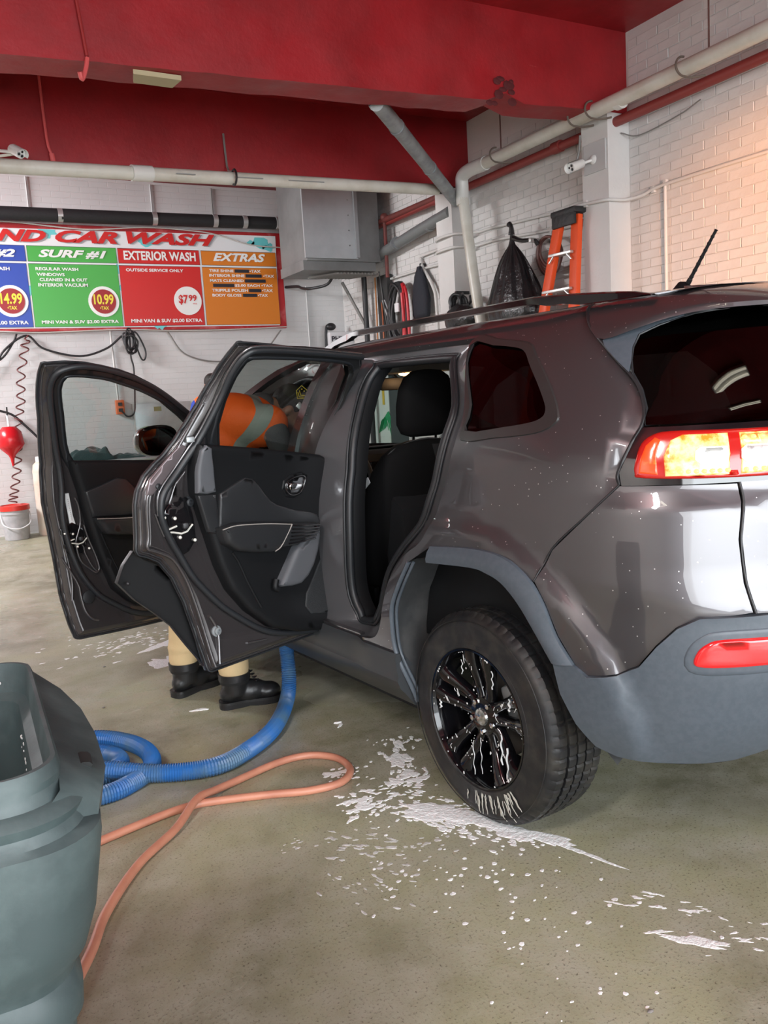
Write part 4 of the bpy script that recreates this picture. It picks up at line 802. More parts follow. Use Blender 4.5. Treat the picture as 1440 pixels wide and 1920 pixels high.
# right side: closed, three glazed openings
RW1 = [(-.40, 1.29), (-.42, 1.45), (-.52, 1.56), (-1.16, 1.565), (-1.18, 1.4), (-1.18, 1.22)]; RW2 = [(-1.27, 1.22), (-1.27, 1.4), (-1.28, 1.56), (-1.6, 1.56), (-1.9, 1.46), (-2.2, 1.27), (-2.22, 1.20)]
outerR = [p for p in outer if p not in LINER]; i_ = outerR.index(FLO[-1]); outerR = outerR[:i_]+[(-.40, .90), (-.50, .80), (-.57, .62), (-.58, .32)]+outerR[i_+1:]
bodyR = panel('body_side', SR, outerR, PAINT, car, holes=[RW1, RW2, shrink(qf, .004)], step=.06, thick=.02)
for nm, pl in (('side_glass', RW1), ('side_glass', RW2)): panel(nm, SR, shrink(pl, -.01), GLC if pl is RW2 else GLT, bodyR, step=.08, thick=0)
panel('quarter_glass', SR, shrink(qf, -.0), GLQ, bodyR, step=.08, thick=0)
fo = lambda d: (lambda s, z, off=0.: SB(s, z, off+d))
# door jambs, seals and inner trims
mb = MB(); strips(mb, SB, [(h1o, 0.), (h1o, -.018), (h1m, -.05), (h1i, -.075), (h1i, -.10)]); mb.build('rear_door_jamb', JAMB, car, smooth=50)
mb = MB(); strips(mb, SB, [(h2o, 0.), (h2o, -.02), (shrink(h2o, .05), -.05), (shrink(h2o, .09), -.085), (shrink(h2o, .09), -.11)]); mb.build('front_door_jamb', PAINT_IN, car, smooth=50)
def ring(name, loop, off, r_, m, parent, n=8, fn=SB, **k):
    p = np.array(loop); P = fn(p[:, 0], p[:, 1], np.full(len(p), off)); return MB().tube([Vector(q) for q in P], r_, n, closed=True).build(name, m, parent, smooth=60, **k)
h1s = [tuple(np.array(a)*.55+np.array(b)*.45) for a, b in zip(h1i, h1m)]
ring('door_seal', h1i, -.072, .016, RUBBER, car); ring('door_seal', h1s, -.058, .006, RUBBER, car); ring('door_seal', shrink(h2o, .085), -.075, .015, RUBBER, car)
mb = MB(); q = shrink(h1i, .022); strips(mb, SB, [(h1i, -.09), (shrink(h1i, .006), -.085), (shrink(h1i, .012), -.11), (shrink(h1i, .008), -.14)]); mb.build('opening_trim', TRIMB, car, smooth=50)
mb = MB(); strips(mb, SB, [(shrink(h2o, .085), -.10), (shrink(h2o, .1), -.09), (shrink(h2o, .13), -.14), (shrink(h2o, .12), -.22)]); mb.build('opening_trim', TRIMB, car, smooth=50)
# quarter window
mb = MB(); strips(mb, SB, [(qf, .001), (shrink(qf, .006), .007), (shrink(qf, .016), .005), (qg, -.004), (qg, -.012)]) if len(qf) == len(qg) else None
def ring_pad(name, outerp, innerp, o0, o1, m, parent, fn=SB, step=.03):
    mbq = MB(); a = resample(outerp, step); b = resample(innerp, step)
    strips(mbq, fn, [(a, o0), (shrink(a, .004), o1)]); strips(mbq, fn, [(b, o1-.0), (b, o1-.014)])
    rv, F, _ = tri(shrink(a, .004), [b], step); P = fn(rv[:, 0], rv[:, 1], np.full(len(rv), o1)); mbq.add(P, [tuple(int(i) for i in f) for f in F]); return mbq.build(name, m, parent, smooth=50)
ring_pad('quarter_window_frame', qf, qg, -.003, .006, mat('satin_black_frame', (.03, .028, .028), .3), car)
panel('quarter_window', fo(-.004), shrink(qg, -.006), GLQ, car, step=.05, thick=0)
# rear bumper (painted part), tailgate, glass
FASC = [(.434, 1.156), (.55, 1.157), (.718, 1.156), (.725, 1.107), (.716, 1.014), (.726, .905), (.746, .828), (.70, .822), (.622, .818), (.572, .79), (.525, .739), (.482, .679), (.43, .651), (.353, .636), (.316, .661), (.267, .735), (.227, .824), (.19, .880), (.238, .972), (.346, 1.072)]
g = .0035
panel('rear_fender_panel', SB, shrink(FASC, g), PAINT, car, step=.03); panel('rear_fender_panel', SR, shrink(FASC, g), PAINT, car, step=.06)
GATE = both([(.9, 1.156), (.721, 1.157), (.728, 1.107), (.719, 1.014), (.729, .905), (.749, .828), (.9, .826)][::1])
GATE = [(.724, 1.157), (.731, 1.107), (.722, 1.014), (.732, .905), (.752, .828), (1.0, .826), (1.3, .826)]; GATE = GATE+mir(GATE)[::-1]
gate = panel('tailgate', SB, GATE, PAINT, car, step=.04)
RG = [(.493, 1.308), (.497, 1.35), (.480, 1.40), (.448, 1.445), (.439, 1.48), (.439, 1.516), (.452, 1.549), (.515, 1.572), (.626, 1.597), (.731, 1.606), (.939, 1.612), (1.2, 1.614)]; RG = RG+mir(RG)[::-1]
rg = panel('rear_window', fo(.002), RG, GLQ, car, step=.05, thick=0)
TRIMG = [(.340, 1.526), (.437, 1.448), (.440, 1.48), (.437, 1.516), (.449, 1.552), (.513, 1.577), (.626, 1.602), (.731, 1.611), (.939, 1.617), (1.2, 1.619)]
TRIMG = TRIMG+mir(TRIMG)[::-1]; TU = [(.327, 1.543), (.447, 1.576), (.551, 1.600), (.682, 1.616), (.947, 1.628), (1.2, 1.63)]; TRIMG = TRIMG+mir(TU)+TU[::-1]
panel('window_trim', fo(.006), TRIMG, CLAD, car, step=.025, thick=.01)
ring('glass_edge', RG, .002, .0035, RUBBER, rg, 6)
# spoiler
ss = np.concatenate([np.linspace(.14, .5, 12), np.linspace(.55, SC, 14)]); ss = np.concatenate([ss, (SEND-ss)[::-1][1:]])
s2 = np.minimum(ss, SEND-ss); k_ = sstep(.14, .75, s2); zl = pchip(np.array([(.14, 1.655), (.2, 1.628), (.25, 1.59), (.327, 1.548), (.447, 1.570), (.551, 1.592), (.682, 1.606), (.95, 1.613), (1.5, 1.615)]), s2)
rows = []
for f, o in ((0, .0), (.15, .012), (.4, .035), (.7, .055), (.9, .066), (1.0, .068)): rows.append(SB(ss, 1.69*(1-f)+(zl+.008)*f, (o*k_+.003*f), True))
rows += [SB(ss, zl-.004, .060*k_, True), SB(ss, zl-.004, .02*k_, True), SB(ss, zl+.01, -.01, True)]
mb = MB(); n = len(ss); vs = [tuple(p) for rr in rows for p in rr]; mb.add(vs, [(i*n+j, i*n+j+1, (i+1)*n+j+1, (i+1)*n+j) for i in range(len(rows)-1) for j in range(n-1)])
mb.build('spoiler', PAINT, car, smooth=45)
# panel gaps as dark seams
def seam(pts, off=-.004, r_=.0045, fn=SB, nm='panel_gap', parent=car):
    p = np.array(smooth_loop(pts, 4, False)); P = fn(p[:, 0], p[:, 1], np.full(len(p), off)); return MB().tube([Vector(q) for q in P], r_, 6).build(nm, CORDK, parent, smooth=60)
seam(SPLIT, -.001, .006); seam([(.434, 1.156), (.346, 1.072), (.238, .972), (.19, .88)], -.001, .003); seam([(.721, 1.157), (.728, 1.107), (.719, 1.014), (.729, .905), (.749, .828)], -.001, .004)
# tail lights
HOUS = [(.440, 1.154), (.434, 1.187), (.466, 1.263), (.490, 1.302), (.75, 1.304), (1.1, 1.304)]; HL_ = [(1.1, 1.158), (.72, 1.157)]
hs = HOUS+HL_; panel('lamp_housing', fo(.003), hs, GLOSSB, car, step=.03, thick=.012); panel('lamp_housing', lambda s, z, off=0.: SR(s, z, off+.003), hs, GLOSSB, car, step=.06, thick=.012)
panel('gate_garnish', fo(.003), [(1.1, 1.158), (1.1, 1.304), (SEND-1.1, 1.304), (SEND-1.1, 1.158)], GLOSSB, car, step=.06, thick=.012)
for fn_, sd in ((SB, 1), (SR, 0)):
    ff = lambda s, z, off=0., fn_=fn_: fn_(s, z, off)
    full = [(.473, 1.185), (.475, 1.223), (.488, 1.262), (.515, 1.283), (.56, 1.291), (.70, 1.289), (.95, 1.284), (.98, 1.25), (.98, 1.19), (.95, 1.171), (.72, 1.169), (.50, 1.173)]
    full = [tuple(p[:2]) for p in smooth_loop(full, 3)]
    lt = relief('tail_light', ff, full, .003, .010, LAMPR, car, bev=.008, step=.025, label='glowing red, amber and clear left tail light' if sd else None)
    relief('turn_lens', ff, [(.484, 1.187), (.487, 1.222), (.500, 1.257), (.522, 1.277), (.535, 1.27), (.526, 1.23), (.530, 1.182)], .009, .013, LAMPO, lt, bev=.005, step=.02)
    for a0, a1 in ((.547, .695), (.722, .95)):
        zt = 1.281; zb = 1.178
        relief('brake_lens', ff, [(a0+.0, zb), (a0-.004, 1.23), (a0+.012, 1.268), (a0+.04, zt), (a1, zt), (a1+.004, 1.23), (a1, zb)] if a0 < .6 else [(a0, zb), (a0+.004, 1.23), (a0, zt), (a1-.02, zt-.004), (a1, 1.23), (a1-.02, zb+.006)], .009, .013, LAMPA, lt, bev=.005, step=.02, dome=.002)
        b0 = .616 if a0 < .6 else a0+.002
        relief('reversing_lens', ff, [(b0+.012, 1.206), (b0, 1.218), (b0+.001, 1.240), (b0+.014, 1.250), (a1-.002 if a0 < .6 else .90, 1.249), (a1+.001 if a0 < .6 else .92, 1.228), (a1-.002 if a0 < .6 else .90, 1.206)], .013, .018, LAMPW, lt, bev=.004, step=.02)
    mb = MB()
    for i in range(8):
        s_ = .735+.022*i; mb.ell(ff(np.array([s_]), np.array([1.268]), np.array([.013]))[0], (.007, .007, .006), n=8, m=6); mb.ell(ff(np.array([s_]), np.array([1.189]), np.array([.013]))[0], (.007, .007, .006), n=8, m=6)
        s_ = .565+.018*i; mb.ell(ff(np.array([s_]), np.array([1.189]), np.array([.013]))[0], (.007, .007, .006), n=8, m=6)
    mb.build('led_row', mat('lit_led', (1, .6, .1), .3, emit=((1, .55, .1), 2.2)), lt, kind='stuff')
    # bumper cladding
CLT = [(.313, .664), (.353, .638), (.43, .653), (.482, .681), (.525, .741), (.572, .792), (.622, .820), (.777, .826), (1.2, .828)]
LIP = [(.253, .659), (.27, .571), (.31, .489), (.357, .427), (.411, .405)]; BOT = [(.511, .394), (.629, .395), (.711, .402), (.801, .43), (1.2, .44)]
bot2 = BOT[::-1]; half = CLT+[]  # top left->centre
cl = CLT+mir(CLT)[::-1]+mir(LIP+BOT)+(LIP+BOT)[::-1]
bump = panel('rear_bumper', fo(.012), cl, CLAD, car, step=.035, thick=.03)
mb = MB(); q1 = BOT; p = np.array(smooth_loop([(.38, .415)]+BOT+mir(BOT)[::-1]+mir([(.38, .415)]), 2, False)); n = len(p)
r1 = SB(p[:, 0], p[:, 1], np.full(n, .012)); r2 = SB(p[:, 0], p[:, 1]-.03, np.full(n, -.04)); r3 = SB(p[:, 0], p[:, 1]-.05, np.full(n, -.16)); r4 = SB(p[:, 0], p[:, 1]-.02, np.full(n, -.35))
mb.add([tuple(v) for v in np.concatenate([r1, r2, r3, r4])], [(k*n+i, k*n+i+1, (k+1)*n+i+1, (k+1)*n+i) for k in range(3) for i in range(n-1)]); mb.build('bumper_underside', BLACKP, bump, smooth=60)
for fn_ in (SB, SR):
    ff = lambda s, z, off=0., fn_=fn_: fn_(s, z, off)
    rp = [(.607, .703), (.616, .735), (.638, .757), (.675, .768), (.80, .771), (.95, .772), (.98, .755), (.98, .715), (.95, .702), (.80, .698), (.70, .694), (.63, .693)]
    rp = [tuple(p[:2]) for p in smooth_loop(rp, 3)]
    relief('reflector_recess', ff, shrink(rp, -.022), .011, .0145, CLAD, bump, bev=.012, step=.03); relief('reflector', ff, rp, .013, .021, LENSR, bump, bev=.010, step=.025, label='red reflector in the grey bumper')
relief('tailgate_emblem', SB, [(.785, .945), (.80, .962), (.84, .975), (.90, .978), (.90, .960), (.85, .950), (.86, .938), (.82, .940), (.80, .934)], .001, .006, GLOSSB, gate, bev=.003, step=.02)
# arch flare
FO = [(.316, .664), (.267, .735), (.227, .824), (.174, .889), (.083, .936), (-.052, .948), (-.262, .933)]; FI = [(.253, .659), (.197, .744), (.144, .811), (.082, .860), (.02, .880), (-.052, .888), (-.272, .876)]
fo_, fi_ = [smooth_loop(q, 4, False) for q in (FO, FI)]
for fn_ in (SB, SR):
    mb = MB(); n = len(fo_); A = np.array(fo_); Bq = np.array(fi_); rows = []
    for t_, o_ in ((0, -.002), (.03, .010), (.35, .020), (.75, .024), (.97, .020), (1, .008), (1.0, -.03), (.95, -.06)):
        q = A*(1-t_)+Bq*t_; rows.append(fn_(q[:, 0], q[:, 1], np.full(n, o_)))
    vs = [tuple(p) for rr in rows for p in rr]; mb.add(vs, [(i*n+j, i*n+j+1, (i+1)*n+j+1, (i+1)*n+j) for i in range(len(rows)-1) for j in range(n-1)]); mb.add([tuple(rr[-1]) for rr in rows], [tuple(range(len(rows)))])
    mb.build('arch_flare', CLAD, car, smooth=45)
# wheel house liners: the arch outline swept inwards
def liner(fn_, pts, nm='wheel_arch_liner', inner=-.38):
    p = np.array(smooth_loop(pts, 3, False)); n = len(p); mb = MB(); c = p.mean(0); rows = []
    for o_, k in ((-.005, 0), (-.02, .0), (-.04, .0), (-.20, .02), (inner, .03)): rows.append(fn_(p[:, 0]+(p[:, 0]-c[0])*k, p[:, 1]+(p[:, 1]-.4)*k, np.full(n, o_)))
    vs = [tuple(q) for rr in rows for q in rr]; mb.add(vs, [(i*n+j, i*n+j+1, (i+1)*n+j+1, (i+1)*n+j) for i in range(len(rows)-1) for j in range(n-1)])
    mb.add([tuple(q) for q in rows[-1]], [tuple(range(n))]); return mb.build(nm, mat('arch_liner', (.03, .032, .034), .75, noise_=(8, (.055, .055, .055), .45, .65)), car, smooth=50)
AR = LINER[::-1]+[(-.272, .885), (-.052, .895), (.085, .868), (.15, .815), (.205, .744), (.258, .659), (.28, .571), (.32, .489), (.37, .42), (.40, .36)]
liner(SB, AR); liner(SR, [(-.58, .32), (-.57, .62), (-.50, .80), (-.40, .89)]+AR[len(LINER):]); liner(SB, FWA); liner(SR, FWA)
lp = np.array(smooth_loop(LINER, 4, False)); mb = MB(); P1 = SB(lp[:, 0], lp[:, 1], np.full(len(lp), -.005)); mb.tube([Vector(q) for q in P1], .011, 8, flat=.6); P2 = SB(lp[:, 0]+.018, lp[:, 1], np.full(len(lp), -.012)); mb.tube([Vector(q) for q in P2], .006, 6); mb.build('arch_edge_seal', CLAD, car, smooth=60)
ROCK = mat('shaded_rocker_grey', (.038, .042, .046), .42)  # cladding grey darkened for the shadow on the rocker
# rocker cladding
for fn_ in (SB, SR):
    mb = MB(); s_ = np.linspace(-2.21, -.515, 24); rows = []
    for z_, o_ in ((.505, -.02), (.508, .008), (.49, .018), (.42, .03), (.405, .040), (.375, .040), (.355, .028), (.30, .0), (.27, -.05), (.26, -.15)): rows.append(fn_(s_, np.full(24, z_), np.full(24, o_)))
    vs = [tuple(q) for rr in rows for q in rr]; mb.add(vs, [(i*24+j, i*24+j+1, (i+1)*24+j+1, (i+1)*24+j) for i in range(len(rows)-1) for j in range(23)]); mb.add([tuple(rr[-1]) for rr in rows], [tuple(range(len(rows)))]); mb.add([tuple(rr[0]) for rr in rows], [tuple(range(len(rows)))]); mb.build('rocker_cladding', ROCK, car, smooth=35)
# roof
def roofz(x): return 1.67-.075*sstep(1.05, 1.75, x)
def RF(x, t, off=0.):
    e = roofz(x); w_ = pchip(WZ, e); y = t*w_; return np.stack([x, y, e+.036*(1-t**2)+off], -1)
panel('roof', RF, [(-.40, -1), (-.45, -.9), (-.50, -.5), (-.52, 0), (-.50, .5), (-.45, .9), (-.40, 1), (1.62, 1), (1.72, .5), (1.76, 0), (1.72, -.5), (1.62, -1)], PAINT, car, step=.12, thick=.02)
mb = MB(); n = 20; ys = np.linspace(-.52, .52, n)      # rear roof strip down to the spoiler
rows = [np.stack([np.full(n, -.38), ys, 1.672+.036*(1-(ys/.53)**2)], -1), np.stack([np.full(n, -.52), ys*.95, 1.672+.030*(1-(ys/.53)**2)], -1), np.stack([-.60+.12*np.abs(ys/.52)**3, ys*.86, np.full(n, 1.688)], -1)]
mb.add([tuple(q) for rr in rows for q in rr], [(i*n+j, i*n+j+1, (i+1)*n+j+1, (i+1)*n+j) for i in range(2) for j in range(n-1)]); mb.build('roof_rear', PAINT, car, smooth=60)
# windscreen, hood
def WS(y, t, off=0.):
    yy = y*(.80*(1-t)+.60*t); x = 2.50-.16*(y**2)-t*(.84-.04*y**2)+off; z = 1.10+.03*(1-y**2)+t*.50+off*.5; return np.stack([x, yy, z], -1)
panel('windscreen', WS, [(-1, 0), (1, 0), (1, 1), (-1, 1)], GLC, car, step=.15, thick=0)
for sd in (1, -1): MB().tube([tuple(WS(np.array([sd*1.0]), np.array([t_]))[0]) for t_ in (0, .25, .5, .75, 1.0)], .035, 8).build('windscreen_pillar', PAINT, car)
def HD(x, t, off=0.): w_ = .86*(1-.25*sstep(2.6, 3.4, x)); return np.stack([x, t*w_, 1.10-.10*sstep(2.4, 3.4, x)+.05*(1-t**2)-.06*np.abs(t)**6+off], -1)
panel('bonnet', HD, [(2.36, -1), (2.55, 0), (2.36, 1), (3.0, 1), (3.3, .75), (3.36, 0), (3.3, -.75), (3.0, -1)], PAINT, car, step=.15)
mf = -2*(BXF-BX0)-SEND
FRN = [(-3.17, .34), (-3.2, .60), (-3.2, .8), (-3.15, .98), (-3.6, 1.04), (-4.06, 1.06)]; S0 = (BX0-BXF)-SC
frn = FRN+[(2*S0-s, z) for s, z in FRN[::-1]]
fb = panel('front_bumper', lambda s, z, off=0.: SB(s, z, off, True), frn, PAINT, car, step=.08)
relief('grille', lambda s, z, off=0.: SB(s, z, off, True), [(S0-.45, .80), (S0-.5, .95), (S0+.5, .95), (S0+.45, .80)], .0, .012, GLOSSB, fb, bev=.01, step=.08)
for sd in (1, -1): relief('headlight', lambda s, z, off=0.: SB(s, z, off, True), [(S0+sd*.56, .84), (S0+sd*.56, .93), (S0+sd*.82, .96), (S0+sd*.84, .88)], .0, .012, GLC, fb, bev=.01, step=.08)
# roof rails and antenna
for sd in (1, -1):
    mb = MB(); xs = np.linspace(-.47, 1.55, 34); vs = []
    for x in xs:
        e = min((x+.47)/.42, (1.55-x)/.5, 1); e = max(0, e); h_ = .046*e**.6+.002; y0 = sd*(.615-.05*(1-e)); zr_ = 1.658-.06*float(sstep(1.05, 1.75, np.array(x)))
        lo = h_*(.50 if .0 < e and (x > -.05 and x < 1.1) else (.0 if x <= -.18 or x > 1.25 else .25)); w_ = .016
        for a, b in ((-w_, lo), (w_, lo), (w_*.9, h_-.006), (0, h_), (-w_*.9, h_-.006)): vs.append((x, y0+a, zr_+b+.006))
    n = len(xs); mb.add(vs, [(i*5+k, i*5+(k+1) % 5, i*5+5+(k+1) % 5, i*5+5+k) for i in range(n-1) for k in range(5)]+[(0, 1, 2, 3, 4), tuple((n-1)*5+k for k in range(5))])
    mb.build('roof_rail', GLOSSB, car, smooth=50)
an = MB(); an.lathe([(0, .05), (.012, .045), (.02, .02), (.034, 0)], n=16); mb = MB()
prof = [(-.06, .002, .006), (-.03, .02, .018), (.0, .028, .042), (.02, .026, .045), (.05, .02, .02), (.09, .012, .01), (.12, .004, .004)]; vs = []
for x, w_, h_ in prof: vs += [(x, w_*math.cos(a*PI/8), h_*math.sin(a*PI/8)) for a in range(9)]
mb.add(vs, [(i*9+k, i*9+k+1, i*9+9+k+1, i*9+9+k) for i in range(6) for k in range(8)])
ab = mb.build('antenna_base', TRIMB, car, smooth=60); ab.location = (-.29, .185, 1.692); 
b0 = Vector((-.01, 0, .035)); b1 = Vector((-.115, .0, .183)); pts = []; rr = []
for i in range(41): pts.append(b0.lerp(b1, i/40)); rr.append((.0085 if i < 4 else .0062)*(1-.25*i/40)+(.0015 if i % 5 == 0 and i > 4 else 0))
MB().tube(pts, rr, 8).build('mast', TRIMB, ab)
# underbody, cabin
mb = MB(); mb.box((1.25, 0, .31), (1.6, 1.50, .22)); mb.box((-.1, 0, .44), (.95, 1.0, .14)); mb.box((2.5, 0, .36), (1.4, 1.0, .3)); mb.box((.2, 0, .25), (.12, 1.0, .12)); mb.box((3.1, 0, .28), (.3, 1.4, .16)); mb.build('underbody', mat('underbody', (.01, .01, .01), .9), car, smooth=0)  # boxes set low to darken the floor under the car
MB().box((-.05, .0, .35), (.14, 1.3, .10), bev=.03).build('rear_axle', IRON, car)
MB().tube([(-.1, .35, .36), (-.35, .35, .32), (-.55, .35, .34)], .03, 12).build('exhaust_pipe', IRON, car)
MB().box((.85, 0, .485), (2.5, 1.52, .08)).build('cabin_floor', mat('cabin_carpet', (.008, .008, .008), .95, bump=(300, .5, .003)), car, smooth=0)
mb = MB(); mb.box((-.45, 0, .75), (.50, 1.05, .5)); mb.box((-.2, 0, .62), (.3, 1.1, .2)); mb.build('cargo_floor', CLOTH, car, smooth=0)
def LN(x, t, off=0.): p = RF(x, t*.97, off); p[:, 2] -= .045; return p
panel('roof_lining', LN, [(-.45, -1), (-.45, 1), (1.60, 1), (1.66, 0), (1.60, -1)], HEADL, car, step=.15, thick=.01)
MB().box((1.56, -.05, 1.575), (.24, .36, .07), bev=.02).build('overhead_console', mat('console_grey', (.16, .165, .16), .6), car)
for y in (.01, -.15): MB().ell((1.555, y, 1.538), (.040, .032, .012)).build('dome_lamp', mat('lit_dome_lamp', (1, .7, .4), .4, emit=((1, .55, .22), 14)), car)
l = bpy.data.lights.new('dome_light', 'POINT'); l.energy = 1.6; l.color = (1, .6, .3); l.shadow_soft_size = .04; o = bpy.data.objects.new('dome_light', l); COL.objects.link(o); o.parent = car; o.location = (1.50, -.05, 1.50)
# inside of quarters (dark grey panels)
for sd in (1, -1):
    MB().prism([(-.45, .55), (-.45, 1.25), (-.30, 1.25), (.30, 1.25), (.20, .95), (.35, .75), (.40, .55)], 0, .03, fn=lambda a, b, c, sd=sd: (a, sd*(.80-c), b)).build('quarter_inner_trim', TRIMB, car, smooth=0)
MB().prism([(-.34, 1.25), (-.34, 1.62), (-.16, 1.62), (.12, 1.27), (.12, 1.25)], 0, .03, fn=lambda a, b, c: (a, -(.70-c), b)).build('pillar_trim', mat('pillar_trim', (.18, .2, .19), .6), car, smooth=0)
def seat(y0, parent=car, x0=1.18):
    def SE(u, z, off=0.): return np.stack([0*u, 0*u, z], -1)
    root = None; mb = MB()
    # backrest: loft of rounded sections leaning back (towards -x)
    secs = [(.60, .25, .11, 0), (.72, .265, .12, .0), (.85, .27, .115, .0), (1.0, .265, .10, 0), (1.10, .25, .085, 0), (1.17, .21, .07, 0), (1.215, .15, .05, 0), (1.23, .08, .03, 0)]
    vs = []; K = 28
    for z, w_, d_, _ in secs:
        cx = x0-(z-.6)*.30
        for k in range(K):
            a = 2*PI*k/K; ca, sa = math.cos(a), math.sin(a); vs.append((cx+d_*np.sign(ca)*abs(ca)**.7, y0+w_*np.sign(sa)*abs(sa)**.65, z))
    n = len(secs); mb.add(vs, [(i*K+k, i*K+(k+1) % K, (i+1)*K+(k+1) % K, (i+1)*K+k) for i in range(n-1) for k in range(K)]+[tuple(range(K)), tuple((n-1)*K+k for k in range(K))[::-1]])
    bk = mb.build('seat', CLOTH, parent, smooth=60)
    mb = MB(); mb.box((x0+.20, y0, .62), (.54, .50, .17), bev=.06); mb.build('cushion', CLOTH, bk)
    mb = MB(); vs = []; secs = [(1.245, .075, .03), (1.26, .12, .045), (1.30, .142, .056), (1.38, .145, .058), (1.45, .135, .054), (1.50, .11, .045), (1.525, .07, .03), (1.53, .02, .01)]
    for z, w_, d_ in secs:
        cx = x0-.19-(z-1.24)*.12
        for k in range(K): a = 2*PI*k/K; ca, sa = math.cos(a), math.sin(a); vs.append((cx+d_*np.sign(ca)*abs(ca)**.7, y0+w_*np.sign(sa)*abs(sa)**.7, z))
    n = len(secs); mb.add(vs, [(i*K+k, i*K+(k+1) % K, (i+1)*K+(k+1) % K, (i+1)*K+k) for i in range(n-1) for k in range(K)]+[tuple(range(K)), tuple((n-1)*K+k for k in range(K))[::-1]]); mb.build('headrest', CLOTH, bk, smooth=70)
    for d_ in (-.06, .06): MB().tube([(x0-.185, y0+d_, 1.2), (x0-.19, y0+d_, 1.27)], .006, 8).build('headrest_post', CHROME, bk)
    MB().prism([(x0-.35+.0, .62), (x0-.22, .62), (x0-.20, .74), (x0-.24, .95), (x0-.27, 1.0), (x0-.33, .95), (x0-.36, .8)], y0-.20, y0+.20, fn=lambda a, b, c: (a+.06, c, b)).build('back_pocket', LEATH, bk, smooth=30)
    mb = MB(); mb.tube([(x0-.02, y0+.255, .62), (x0-.06, y0+.262, .85), (x0-.13, y0+.25, 1.05), (x0-.19, y0+.18, 1.19), (x0-.21, y0, 1.235), (x0-.19, y0-.18, 1.19)], .004, 6, smooth=5); mb.build('stitched_seam', mat('seam_thread', (.05, .05, .05), .7), bk)
    MB().box((x0+.02, y0+.27, .56), (.34, .03, .10), bev=.012).build('side_cover', TRIMB, bk)
    MB().box((x0-.105, y0+.262, 1.06), (.05, .004, .028), Matrix.Rotation(.6, 3, 'Y')).build('airbag_tag', PW, bk, smooth=0); return bk
seat(.38, car, 1.10); seat(-.38, car, 1.10)
mb = MB(); mb.box((.28, 0, .66), (.50, 1.36, .20), bev=.07); rs = mb.build('rear_seat', CLOTH, car); MB().box((-.04, 0, .98), (.16, 1.30, .56), Matrix.Rotation(-.3, 3, 'Y'), bev=.06).build('backrest', CLOTH, rs)
MB().box((1.25, 0, .66), (.9, .20, .26), bev=.04).build('centre_console', TRIMB, car)
mb = MB(); mb.box((2.08, 0, 1.0), (.42, 1.44, .26), bev=.08); mb.box((2.2, 0, 1.10), (.4, 1.40, .06), bev=.03); dsh = mb.build('dashboard', TRIMB, car)
MB().box((1.85, -.05, 1.0), (.03, .26, .16), bev=.01).build('screen_panel', GLOSSB, dsh)
sw = MB(); q = Matrix.Rotation(-1.15, 3, 'Y'); sw.tube([q @ Vector((.185*math.cos(a), .185*math.sin(a), 0)) for a in [2*PI*k/30 for k in range(30)]], .015, 8, closed=True); so = sw.build('steering_wheel', LEATH, car); so.location = (1.66, .38, 1.04)
MB().ell((0, 0, 0), (.06, .06, .03), q).build('hub_pad', TRIMB, so)
for a in (0, PI/2, PI): MB().tube([(0, 0, 0), q @ Vector((.18*math.sin(a-PI/2)*1.0, .18*math.cos(a-PI/2), 0))], .012, 6).build('spoke', GREYP, so)
MB().tube([(0, 0, 0), (.25, 0, -.06)], .035, 10).build('column', TRIMB, so)
rm = MB().box((1.66, -.02, 1.49), (.03, .25, .065), bev=.02).build('rear_view_mirror', TRIMB, car); MB().tube([(1.66, -.02, 1.50), (1.74, -.02, 1.56)], .012, 8).build('stem', TRIMB, rm)
MB().box((1.70, -.10, 1.415), (.004, .12, .10), Matrix.Rotation(.15, 3, 'X')).build('hanging_card', mat('white_card', (.6, .62, .62), .5), rm, smooth=0)
